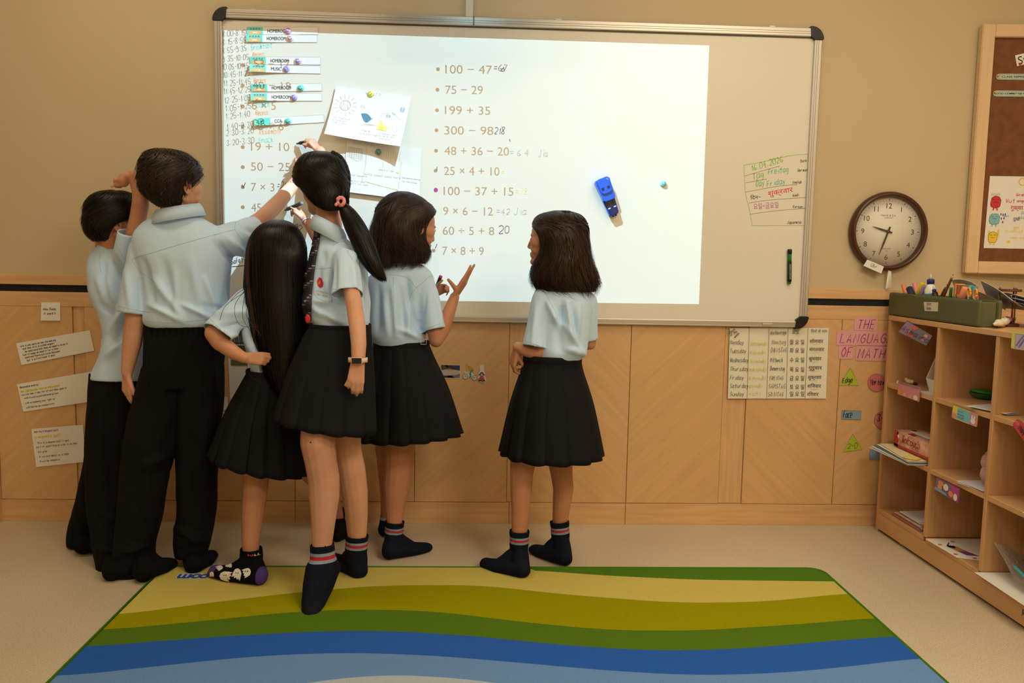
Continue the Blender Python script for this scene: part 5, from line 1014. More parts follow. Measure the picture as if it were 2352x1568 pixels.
class Blob:
    def __init__(s): s.V=[];s.F=[]
    def _add(s,V,Fc): o=len(s.V); s.V+=[tuple(map(float,v)) for v in V]; s.F+=[tuple(i+o for i in f) for f in Fc]
    def cap(s,p0,r0,p1,r1,n=14,flat=1.0,nrm=None,round_=(True,True)):
        p0=np.array(p0,float);p1=np.array(p1,float);d=p1-p0;L=np.linalg.norm(d); 
        if L<1e-6: d=np.array([0,0,1e-4]);L=1e-4
        d=d/L
        if nrm is None: x,y,_=frame_from(d)
        else: y=np.array(nrm,float); y=y-d*(y@d); y/=np.linalg.norm(y); x=np.cross(y,d)
        V=[];K=4; prof=[]
        if round_[0]:
            for k in range(K): a=math.pi/2*(1-k/K); prof.append((-r0*math.sin(a),r0*math.cos(a)))
        prof.append((0,r0)); prof.append((L*.5,(r0+r1)/2)); prof.append((L,r1))
        if round_[1]:
            for k in range(1,K+1): a=math.pi/2*k/K; prof.append((L+r1*math.sin(a),r1*math.cos(a)))
        for h,r in prof:
            r=max(r,1e-5)
            for j in range(n): a=2*math.pi*j/n; V.append(p0+d*h+x*math.cos(a)*r+y*math.sin(a)*r*flat)
        m=len(prof); Fc=[(i*n+j,i*n+(j+1)%n,(i+1)*n+(j+1)%n,(i+1)*n+j) for i in range(m-1) for j in range(n)]; Fc+=[tuple(range(n))[::-1],tuple((m-1)*n+j for j in range(n))]
        s._add(V,Fc); return s
    def chain(s,pts,Y=None):
        """pts: (u,v,Y,rpx)"""
        q=[(J(u,v,y),r/pxs(J(u,v,y))) for u,v,y,r in pts]
        for (a,ra),(b,rb) in zip(q[:-1],q[1:]): s.cap(a,ra,b,rb)
        return s
    def ell(s,c,r,A=None,n=16):
        c=np.array(c,float); A=np.eye(3) if A is None else np.array(A,float); V=[];m=10
        for i in range(m+1):
            th=math.pi*i/m
            for j in range(n): a=2*math.pi*j/n; q=np.array([r[0]*math.sin(th)*math.cos(a)+(1e-6*math.cos(a)),r[1]*math.sin(th)*math.sin(a)+(1e-6*math.sin(a)),r[2]*math.cos(th)]); V.append(c+q@A)
        Fc=[(i*n+j,(i+1)*n+j,(i+1)*n+(j+1)%n,i*n+(j+1)%n) for i in range(m) for j in range(n)]; Fc+=[tuple(range(n)),tuple(m*n+j for j in range(n))[::-1]]
        s._add(V,Fc); return s
    def loft(s,rings,n=36,e=2.3,sub=4):
        """rings (u,v,Y,rxpx,ry m[,rot deg])"""
        R=[]
        for r in rings:
            c=J(*r[:3]); R.append(np.array([*c,r[3]/pxs(c),r[4],math.radians(r[5]) if len(r)>5 else 0]))
        R=catmull(R,sub); V=[]
        for q in R:
            for j in range(n):
                a=2*math.pi*j/n; ca,sa=math.cos(a),math.sin(a); x=math.copysign(abs(ca)**(2/e),ca)*q[3];y=math.copysign(abs(sa)**(2/e),sa)*q[4]; c_,s_=math.cos(q[5]),math.sin(q[5])
                V.append((q[0]+x*c_-y*s_,q[1]+x*s_+y*c_,q[2]))
        m=len(R); Fc=[(i*n+j,i*n+(j+1)%n,(i+1)*n+(j+1)%n,(i+1)*n+j) for i in range(m-1) for j in range(n)]; Fc+=[tuple(range(n))[::-1],tuple((m-1)*n+j for j in range(n))]
        s._add(V,Fc); return s
    def build(s,name,m,parent,voxel=.004,smooth=6,mods=None,disp=None,cut=(),solid=0,relax=0):
        me=bpy.data.meshes.new('tmp'); me.from_pydata(s.V,[],s.F); bm=bmesh.new(); bm.from_mesh(me)
        bm.to_mesh(me); bm.free()
        o=bpy.data.objects.new('tmp',me); C.objects.link(o); r=o.modifiers.new('r','REMESH'); r.mode='VOXEL'; r.voxel_size=voxel; r.use_smooth_shade=True
        if smooth: q=o.modifiers.new('s','SMOOTH'); q.iterations=smooth; q.factor=.5
        dg=bpy.context.evaluated_depsgraph_get(); dg.update(); ne=bpy.data.meshes.new_from_object(o.evaluated_get(dg)); bpy.data.objects.remove(o); bpy.data.meshes.remove(me)
        ne.name=name
        if disp is not None:
            N=len(ne.vertices); co=np.empty(N*3); ne.vertices.foreach_get('co',co); co=co.reshape(-1,3); no=np.empty(N*3); ne.vertices.foreach_get('normal',no); no=no.reshape(-1,3)
            co=co+no*disp(co,no)[:,None]; ne.vertices.foreach_set('co',co.ravel()); ne.update()
        if cut:
            bm=bmesh.new(); bm.from_mesh(ne); kill=[]
            cs=[(np.array(p,float),np.array(n_,float)/np.linalg.norm(n_),rad,tol) for p,n_,rad,tol in cut]
            for f in bm.faces:
                c=np.array(f.calc_center_median())
                for p,n_,rad,tol in cs:
                    q=c-p; h=q@n_
                    if h>-tol-.003 and np.linalg.norm(q-n_*h)<rad and h<.011 and np.array(f.normal)@n_>.45: kill.append(f);break
            bmesh.ops.delete(bm,geom=kill,context='FACES')
            for v in bm.verts:
                if v.is_boundary:
                    c=np.array(v.co)
                    for p,n_,rad,tol in cs:
                        q=c-p; h=q@n_
                        if abs(h)<.02 and np.linalg.norm(q-n_*h)<rad*1.1: v.co=Vector(c-n_*(h+.001)); break
            bmesh.ops.delete(bm,geom=[f for f in bm.faces if f.calc_area()<1e-9],context='FACES_ONLY') if False else None
            bm.to_mesh(ne); bm.free()
        ne.polygons.foreach_set('use_smooth',[True]*len(ne.polygons)); o=link(name,ne,m,parent)
        if solid: md=o.modifiers.new('solid','SOLIDIFY'); md.thickness=solid; md.offset=-1
        return o
def bvh(o): return BVHTree.FromPolygons([v.co.copy() for v in o.data.vertices],[tuple(p.vertices) for p in o.data.polygons])
def onto(b,u,v,lift=.001):
    d=ray(u,v); h=b.ray_cast(Vector(CAM),Vector(d).normalized())
    if h[0] is None: return None
    n=np.array(h[1]); d=d/np.linalg.norm(d)
    if n@d>0: n=-n
    return np.array(h[0])+n*lift
def patch(name,b,polys,m,parent,lift=.0012,sub=5):
    """flat cloth patches, polygons given in pixels, laid on a surface"""
    mb=MB()
    for pts,mi in polys:
        cu=sum(p[0] for p in pts)/len(pts);cv_=sum(p[1] for p in pts)/len(pts); rings=[[onto(b,cu,cv_,lift)]]
        if rings[0][0] is None: continue
        out=[]
        P_=[]
        for i,p in enumerate(pts):
            q=pts[(i+1)%len(pts)]
            for k in range(2): P_.append((p[0]+(q[0]-p[0])*k/2,p[1]+(q[1]-p[1])*k/2))
        V=[rings[0][0]];Fc=[];n=len(P_); ok=True
        for r in range(1,sub+1):
            for (x,y) in P_:
                h=onto(b,cu+(x-cu)*r/sub,cv_+(y-cv_)*r/sub,lift)
                if h is None: h=V[-1]
                V.append(h)
        for i in range(n): Fc.append((0,1+i,1+(i+1)%n))
        for r in range(sub-1):
            for i in range(n): a=1+r*n+i;b_=1+r*n+(i+1)%n; Fc.append((a,a+n,b_+n,b_))
        mb.add(V,Fc,mi)
    return mb.obj(name,m,parent,True)
def seam(name,b,pts,r,m,parent,lift=.0002,dash=False):
    r=r*.7
    P2=catmull([np.array(p,float) for p in pts],8) if len(pts)>2 else [np.array(pts[0])*(1-t)+np.array(pts[1])*t for t in np.linspace(0,1,12)]
    path=[onto(b,p[0],p[1],lift) for p in P2]; path=[p for p in path if p is not None]
    if len(path)>2: return tube(name,path,r,m,parent,5)
def draped_text(name,b,body,A,B_,hpx,m,parent,lift=.0016,slx=0):
    V,Fc=text_vf(body,res=1); L=B_[0]-A[0]; w_=V[:,0].max()-V[:,0].min(); out=[];last=None
    for v in V:
        f=(v[0]-V[:,0].min())/w_; u_=A[0]+L*f+v[1]*slx; v_=A[1]+(B_[1]-A[1])*f-v[1]/.7*hpx; h=onto(b,u_,v_,lift)
        if h is None: h=last if last is not None else P(u_,v_,-.5)
        last=h; out.append(h)
    return mesh(name,out,Fc,m,parent)
def folds(Y,segs,noise_amp=.0015,nsc=(9,9,4),seed=0,extra=None):
    """segs: ((u0,v0),(u1,v1),width px,amp m); only on the camera side"""
    S_=[(P(*a,Y),P(*b,Y),w_/pxs(P(*a,Y)),am) for a,b,w_,am in segs]
    def f(co,no):
        # compare in view: project vertices to plane Y along rays
        d=co-CAM; q=CAM+d*((Y-CAM[1])/d[:,1])[:,None]; out=np.zeros(len(co)); front=(no[:,1]<.35)
        for a,b,w_,am in S_:
            ab=b-a; t=np.clip(((q-a)@ab)/(ab@ab),0,1); cl=a+t[:,None]*ab; dist=np.linalg.norm((q-cl)[:,[0,2]],axis=1); env=np.sin(np.pi*np.clip(t*.9+.05,0,1))**.6
            x=dist/w_; out+=am*env*np.exp(-x*x)*front
        nn=np.array([noise.noise(Vector((p[0]*nsc[0]+seed,p[1]*nsc[1],p[2]*nsc[2])))*1.4+.5*noise.noise(Vector((p[0]*nsc[0]*3+seed,p[1]*nsc[1]*3,p[2]*nsc[2]*2.2))) for p in co])
        out=out*2.3+nn*noise_amp*1.8
        if extra is not None: out+=extra(co,no)
        return out
    return f
def handblob(B,w0,d,n,L,thumb,curl=((.3,.4,.3),)*4,spread=.12,tdir=None,tcurl=.3,tl=1):
    """wrist point, finger direction, back-of-hand normal, length, thumb side (+1/-1 of d x n)"""
    w0=np.array(w0,float); d=np.array(d,float);d/=np.linalg.norm(d); n=np.array(n,float); n=n-d*(n@d); n/=np.linalg.norm(n); s_=np.cross(d,n)*thumb; k=L/.16
    off=[.024,.0085,-.0075,-.022]; kn=[.50,.53,.51,.46]; fl=[.40,.45,.41,.33]; fr_=[.0078,.0080,.0075,.0066]
    def rot(v,a): return v*math.cos(a)-n*math.sin(a)      # d toward palm
    for i in range(4):
        K=w0+d*kn[i]*L+s_*off[i]*k
        B.cap(w0+s_*off[i]*k*.55+d*.02*L,.0125*k,K,.0095*k,nrm=n,flat=.9)
        dd=d+s_*(off[i]/.024)*spread; dd/=np.linalg.norm(dd); a=0; p=K; r=fr_[i]*k
        for sgm,cu in zip((.46,.30,.24),curl[i]):
            a+=cu; q=p+(dd*math.cos(a)-n*math.sin(a))*fl[i]*L*sgm; B.cap(p,r,q,r*.9,n=10); p=q; r*=.92
    for i in range(3): B.cap(w0+d*.1*L+s_*(off[i]+off[i+1])/2*k*.7,.012*k,w0+d*.47*L+s_*(off[i]+off[i+1])/2*k,.0098*k,nrm=n,flat=.9)
    if tdir is None: tdir=d*.75+s_*.65-n*.25
    t=np.array(tdir,float); t/=np.linalg.norm(t); p=w0+d*.14*L+s_*.016*k; r=.0125*k; bend=-n*.5+d*.5
    for sgm in (.24,.18,.15):
        q=p+t*sgm*L*tl; B.cap(p,r,q,r*.82,n=10); p=q; r*=.84; t=t+bend*tcurl; t/=np.linalg.norm(t)
def headblob(B,c,f,u,k):
    f=np.array(f,float);f/=np.linalg.norm(f); u=np.array(u,float);u=u-f*(u@f);u/=np.linalg.norm(u); l=np.cross(u,f); A=np.array([f,l,u])
    pt=lambda x,y,z: np.array(c)+(f*x+l*y+u*z)*k
    E=lambda x,y,z,a,b_,c_:B.ell(pt(x,y,z),(a*k,b_*k,c_*k),A)
    E(-.012,0,.028,.090,.074,.080); E(.030,0,.022,.050,.060,.060); E(.026,0,-.034,.056,.054,.064)
    for s_ in (1,-1):
        E(.047,s_*.030,-.034,.030,.024,.030); B.cap(pt(-.004,s_*.045,-.045),.014*k,pt(.055,s_*.018,-.086),.014*k); E(-.006,s_*.072,-.010,.014,.005,.025);
        rim=[pt(-.006+.015*math.cos(a)-.004*math.sin(a),s_*(.074+.006*max(0,-math.cos(a))),-.008+.027*math.sin(a)) for a in np.linspace(-1.9,4.2-1.9+.2,10)[::-1]]
        for q0,q1 in zip(rim[:-1],rim[1:]): B.cap(q0,.0032*k,q1,.0032*k,n=8)
        E(.086,s_*.0085,-.032,.0075,.006,.005)
        E(.062,s_*.031,.016,.014,.022,.008)
    for s_ in (1,-1): E(.046,s_*.042,-.010,.028,.022,.026)
    E(.068,0,-.087,.020,.022,.016); B.cap(pt(.077,0,.010),.0065*k,pt(.092,0,-.026),.0078*k); E(.091,0,-.029,.0085,.0085,.0065)
    E(.079,0,-.053,.0095,.019,.005); E(.0775,0,-.064,.0095,.016,.0055); E(.070,0,-.06,.014,.026,.02); E(-.045,0,-.025,.05,.055,.055)
    return pt,A
def face(parent,body,pt,A,k,sides=(1,-1),brow=(40,25,18),closed=.0,lip=(190,112,98)):
    b=bvh(body); f=Vector(A[0]);
    def hit(y,z,lift=.0008,x=.2):
        o=Vector(pt(x,y,z)); h=b.ray_cast(o,-f)
        return (np.array(h[0])+np.array(A[0])*lift) if h[0] is not None else pt(.08,y,z)
    def hs(y,z,lift=.0008):     # side-ray for strongly curved parts
        return hit(y,z,lift)
    for s_ in sides:
        cy=s_*.031; cz=-.001
        def alm(rx,rz,lift,n=16,dz=0,dy=0): return [hs(cy+dy+rx*math.cos(a),cz+dz+rz*math.sin(a)*(1 if math.sin(a)>0 else .8),lift) for a in np.linspace(0,2*math.pi,n,endpoint=False)]
        def fan(name,pts,m): 
            c=np.mean(pts,axis=0)+np.array(A[0])*.0008; return mesh(name,[c]+list(pts),[(0,1+i,1+(i+1)%len(pts)) for i in range(len(pts))],m,parent,True)
        e=fan('eye',alm(.0135,.0062*(1-closed),.0006),flat((228,222,214),.25)); ir=fan('iris',alm(.0052,.0052*(1-closed),.0018,12),flat((38,24,18),.2)); ir.parent=e
        tube('upper_lid',[hs(cy+x*.0145,cz+.0065*(1-closed)*(1-x*x)+.0005,.001) for x in np.linspace(-1,1,9)],.0013*k,flat((35,24,20)),parent,6)
        tube('lower_lid',[hs(cy+x*.0135,cz-.0055*(1-closed)*(1-x*x),.0003) for x in np.linspace(-1,1,9)],.0006*k,flat((120,75,60)),parent,5)
        V=[];Fc=[]; xs_=np.linspace(-1,1,9)
        for x in xs_: w_=.0028*(1-.75*max(0,x*s_)); zc=.019+.003*(1-x*x)-(.004 if x*s_>.6 else 0); V+=[hs(cy*1.02+x*.019,zc+w_,.0008),hs(cy*1.02+x*.019,zc-w_,.0008)]
        for i in range(8): Fc.append((2*i,2*i+1,2*i+3,2*i+2))
        mesh('eyebrow',V,Fc,flat(brow,.9),parent)
    V=[];Fc=[]; n=11
    rows=[(-.0495,.6),(-.053,.9),(-.0575,1),(-.060,1),(-.0645,.95),(-.0695,.55)]
    for z,wd in rows:
        for x in np.linspace(-1,1,n): V.append(hit(x*.021*wd,z+(.0012*(1-abs(x)) if z>-.055 else 0),.0007))
    for r in range(len(rows)-1):
        for i in range(n-1): Fc.append((r*n+i,r*n+i+1,(r+1)*n+i+1,(r+1)*n+i))
    mesh('lips',V,Fc,mat('lip_%d'%lip[0],lip,.4),parent,True)
    tube('mouth_line',[hit(x*.0205,-.0588,.0012) for x in np.linspace(-1,1,9)],.0006,flat((90,40,38)),parent,5)
    for s_ in (1,-1): mesh('nostril',[hit(s_*(.0065+.003*math.cos(a)),-.0385+.0016*math.sin(a),.0006) for a in np.linspace(0,6,7)],[tuple(range(7))],flat((70,35,30)),parent)
def ears(parent,pt,k,sides,c=(176,104,78)):
    m=mat('ear_shade_%d'%c[0],c,.55)
    for s_ in sides:
        tube('ear_fold',[pt(-.004+.0085*math.cos(a)-.003*math.sin(a),s_*(.0785+.003*max(0,-math.cos(a))),-.004+.017*math.sin(a)) for a in np.linspace(-1.2,3.6,12)],.0016*k,m,parent,6)
        tube('ear_canal',[pt(.0005,s_*.0775,-.010),pt(.0,s_*.0775,-.016)],.0032*k,flat((120,62,44)),parent,6)
def hairdo(name,parent,rings,m,N=900,jit=.35,wave=0,thick=.0016,inner=.94,spread=.06,endj=.12,short=0,seed=1,grid=56,lo=0,M=20,part=None,base=True):
    """rings: (u,v,Y,rx px,ry m,a0,a1) crown -> tips; hair = inner shell + strands"""
    R=[]
    for r in rings:
        c=J(*r[:3]); R.append(np.array([*c,r[3]/pxs(c),r[4],math.radians(r[5]),math.radians(r[6])]))
    R=np.array(catmull(R,6)); T=len(R)
    def S(a,t,rho):  # a in 0..1, t in 0..1 (arrays)
        x=np.clip(t,0,1)*(T-1); i=np.clip(x.astype(int),0,T-2); f=(x-i)[:,None]; q=R[i]*(1-f)+R[i+1]*f; th=q[:,5]+(q[:,6]-q[:,5])*a
        return np.stack([q[:,0]+np.sin(th)*q[:,3]*rho,q[:,1]-np.cos(th)*q[:,4]*rho,q[:,2]+(rho-1)*.06*(1-np.clip(t*4,0,1))],1)
    N=int(N*1.9); thick*=.72
    g=np.random.default_rng(seed)
    VV=[];FF=[]
    if base:
        na,nt=grid,34; A_,T_=np.meshgrid(np.linspace(0,1,na),np.linspace(.0,.97 if short else .90,nt)); a=A_.ravel();t=T_.ravel()
        V=S(a,t,np.full(a.shape,inner)*(1+.012*np.sin(a*90+3*t)))
        Fc=[(i*na+j,i*na+j+1,(i+1)*na+j+1,(i+1)*na+j) for i in range(nt-1) for j in range(na-1)]
        Vc=np.vstack([V,S(np.array([.5]),np.array([0.]),np.array([0.]))]); Fc+=[(len(V),j+1,j) for j in range(na-1)]
        sh_=mesh(name,Vc,Fc,m,parent,True)
    # strands
    al=g.random(N); ncl=max(8,N//9); clump=g.random(ncl); ci=np.argmin(np.abs(al[:,None]-clump[None]),1) if N*ncl<4e6 else (g.random(N)*ncl).astype(int)
    t0=np.zeros(N)+g.random(N)*.05; t1=1-g.random(N)*endj-g.random(ncl)[ci]*endj*.8
    if short: t0=g.random(N)*.86; t1=np.minimum(t0+short*(.5+g.random(N)),1.0+.0*t0)
    rho0=inner+ (1.02-inner)*g.random(N)**.6; lift=g.normal(0,spread,N)*.5; ph=g.random(ncl)*6.28
    tt=np.linspace(0,1,M); P_=np.zeros((N,M,3)); wv=g.normal(0,1,(N,3))*.0012
    for j,s_ in enumerate(tt):
        t=t0+(t1-t0)*s_; a=al+(clump[ci]-al)*.55*s_**2*(0 if short else 1)
        a=a+ (g.normal(0,.002,N) if False else 0)+ jit*.02*np.sin(ph[ci]+s_*5)*(s_) + wave*.012*np.sin(ph[ci]*1.3+s_*14)*s_
        if short: a=a+short*.5*(clump[ci]-.5)*s_*.35
        rho=rho0+lift*s_**2+wave*.03*np.sin(ph[ci]+s_*16)*s_+(.05*s_*np.abs(lift)/max(spread,.01) if short else 0)
        P_[:,j]=S(np.clip(a,0,1),t,rho)+wv*s_*3
    rad=np.linspace(1,1,M)*thick; rad=rad*np.minimum(1,(1-tt)*5+.12)*np.minimum(1,tt*8+.5)
    tg=np.gradient(P_,axis=1); tg/=np.linalg.norm(tg,axis=2,keepdims=True)+1e-9; ref=P_-R[:,:3].mean(0); x=np.cross(tg,ref); x/=np.linalg.norm(x,axis=2,keepdims=True)+1e-9; y=np.cross(tg,x)
    rs=(.6+.8*g.random(N))[:,None,None]*rad[None,:,None]
    Q=np.stack([P_+x*rs-y*rs*.25,P_+y*rs*.45*np.sign(np.sum(y*ref,2,keepdims=True)),P_-x*rs-y*rs*.25],2).reshape(-1,3)
    idx=np.arange(N*(M-1)); n_=idx//(M-1); j=idx%(M-1); b0=(n_*M+j)*3; F3=[]
    for e0,e1 in ((0,1),(1,2)): F3.append(np.stack([b0+e0,b0+e1,b0+3+e1,b0+3+e0],1))
    F3=np.concatenate(F3)
    me=bpy.data.meshes.new('hair_strands'); me.vertices.add(len(Q)); me.vertices.foreach_set('co',Q.ravel()); me.loops.add(F3.size); me.loops.foreach_set('vertex_index',F3.ravel().astype(np.int32)); me.polygons.add(len(F3)); me.polygons.foreach_set('loop_start',np.arange(0,F3.size,4,dtype=np.int32)); me.polygons.foreach_set('use_smooth',np.ones(len(F3),bool)); me.update(calc_edges=True); me.validate()
    st_=link('hair_strands',me,m,sh_ if base else parent); st_['kind']='stuff'; return sh_ if base else st_
def collar(parent,c,rx,ry,h,a0,a1,tilt=(0,0),flare=.012,drop=1.1,rot=0,name='collar',lift=0):
    c=np.array(c,float); n=40; V=[]; a=np.radians(np.linspace(a0,a1,n)); prof=[(0,0),(0.001,h*.55),(.002,h),(.006,h*1.03),(.010+flare*.4,h*.6),(.012+flare,h-h*drop)]
    for dr,dz in prof:
        for t in a:
            x=math.sin(t)*(rx+dr);y=-math.cos(t)*(ry+dr); V.append(c+np.array([x,y,dz+tilt[0]*x+tilt[1]*y]))
    Fc=[(i*n+j,i*n+j+1,(i+1)*n+j+1,(i+1)*n+j) for i in range(len(prof)-1) for j in range(n-1)]
    o=mesh(name,V,Fc,M_shirt,parent,True); md=o.modifiers.new('s','SOLIDIFY'); md.thickness=.0016; return o
def skirt(parent,rings,hem,npl=18,amp=.05,name='skirt',seed=0,belt=True,ph=0):
    """rings (u,v,Y,rx,ry); hem: (dv left, dv right) px tilt at hem"""
    R=[]
    for r in rings: c=J(*r[:3]); R.append(np.array([*c,r[3]/pxs(c),r[4]]))
    R=np.array(catmull(R,6)); T=len(R); n=npl*12; V=[]; sc=1/pxs(R[-1][:3])
    g=np.random.default_rng(seed); pj=g.normal(0,.25,npl+1)
    for i,q in enumerate(R):
        t=i/(T-1)
        for j in range(n):
            a=2*math.pi*j/n+ph; s_=(j%12)/12; k=j//12
            pro= s_/.72 if s_<.72 else 1-(s_-.72)/.28       # slow rise, sharp fold back
            ang=a+ (.10*2*math.pi/npl*(1 if s_>.72 else 0))*t
            rad=1+amp*t**.7*(pro-.5)*(1+pj[k])+.012*t*math.sin(3*a+seed)+.01*t*math.sin(5*a+seed*2)
            x=math.sin(ang);y=-math.cos(ang); z=q[2]+t**2*sc*(-(hem[0]+hem[1])/2 - (hem[1]-hem[0])/2*x) - .004*t*(pro-.5)
            V.append((q[0]+x*q[3]*rad,q[1]+y*q[4]*rad,z))
    Fc=[(i*n+j,i*n+(j+1)%n,(i+1)*n+(j+1)%n,(i+1)*n+j) for i in range(T-1) for j in range(n)]
    o=mesh(name,V,Fc,M_skirt,parent,True); md=o.modifiers.new('s','SOLIDIFY'); md.thickness=.0025; md.offset=-1
    try:
        o.data.set_sharp_from_angle(angle=math.radians(28))
    except Exception: pass
    # hem stitch + waistband
    if belt:
        q=R[0]; h=.026; V=[];m_=48
        for dr,z in ((.003,-.5*h),(.0045,-.45*h),(.0045,.45*h),(.003,.5*h)):
            for j in range(m_): a=2*math.pi*j/m_; V.append((q[0]+math.sin(a)*(q[3]+dr),q[1]-math.cos(a)*(q[4]+dr),q[2]+z))
        mesh('waistband',V,[(i*m_+j,i*m_+(j+1)%m_,(i+1)*m_+(j+1)%m_,(i+1)*m_+j) for i in range(3) for j in range(m_)],M_skirt,o,True).modifiers.new('s','SOLIDIFY').thickness=.002
    return o
def slice_(o,planes):
    bm=bmesh.new(); bm.from_mesh(o.data)
    for p,n_ in planes: bmesh.ops.bisect_plane(bm,geom=bm.verts[:]+bm.edges[:]+bm.faces[:],plane_co=Vector(p),plane_no=Vector(n_),dist=1e-5)
    bm.to_mesh(o.data); bm.free(); o.data.polygons.foreach_set('use_smooth',[True]*len(o.data.polygons))
def sock(parent,cuff,ankle,heel,ball,toe,rs,bands,m=M_sock,name='sock',w_=.034,voxel=.0035):
    """cuff/ankle (u,v,Y,rpx); heel/ball/toe world points (sole height centre); bands [(z0,z1,mi)]"""
    B=Blob(); c0=J(*cuff[:3]); r0=cuff[3]/pxs(c0); a0=J(*ankle[:3]); ra=ankle[3]/pxs(a0); heel=np.array(heel,float);ball=np.array(ball,float);toe=np.array(toe,float)
    B.cap(c0,r0,a0,ra,round_=(False,True)); B.cap(a0,ra,heel,rs[0]); B.cap(a0,ra*.95,ball,rs[1]); d=ball-heel; d/=np.linalg.norm(d); up=np.array([0,0,1.])
    side=np.cross(d,up); side/=np.linalg.norm(side)+1e-9; nn=np.cross(side,d)
    B.cap(heel,rs[0],ball,rs[1],nrm=nn,flat=.9); 
    for s_,f in ((.35,1.),(-.4,.92)):
        b2=ball+side*w_*s_; t2=ball+(toe-ball)*f+side*w_*s_*.8; B.cap(heel+side*w_*s_*.2,rs[0]*.9,b2,rs[1]*.95); B.cap(b2,rs[1]*.95,t2,rs[2])
    B.cap(ball,rs[1],toe,rs[2])
    ax=a0-c0; ax/=np.linalg.norm(ax)
    def rib(co,no):
        h=(co-c0)@ax; L=np.linalg.norm(a0-c0); x,y,_=frame_from(ax); th=np.arctan2((co-c0)@y,(co-c0)@x); return np.where((h<L*.85),.0007*np.sin(th*34),0)+.0006*np.sin(co[:,2]*160+co[:,0]*90)
    o=B.build(name,[m,M_sgrey,M_sred,M_spur],parent,voxel,4,disp=rib,cut=[(c0,-ax,r0*1.25,.001)])
    slice_(o,[(c0+ax*z,ax) for b_ in bands if b_[2]!=3 for z in b_[:2]]+([(toe-d*.028,d),(heel-d*.008,d)] if any(k==3 for *_,k in bands) else []))
    N=len(o.data.polygons); ce=np.empty(N*3); o.data.polygons.foreach_get('center',ce); ce=ce.reshape(-1,3); h=(ce-c0)@ax; mi=np.zeros(N,int)
    for z0,z1,k in bands:
        if k!=3: mi[(h>=z0)&(h<z1)]=k
    if any(k==3 for *_ ,k in bands):
        mi[((ce-toe)@d>-.028)]=3; mi[((ce-heel)@(-d)>.008)&(ce[:,2]<heel[2]+.035)]=3
    o.data.polygons.foreach_set('material_index',mi.astype(np.int32)); md=o.modifiers.new('s','SOLIDIFY'); md.thickness=.002; md.offset=1; return o
STR=[(.021,.028,1),(.028,.036,2),(.036,.044,1)]
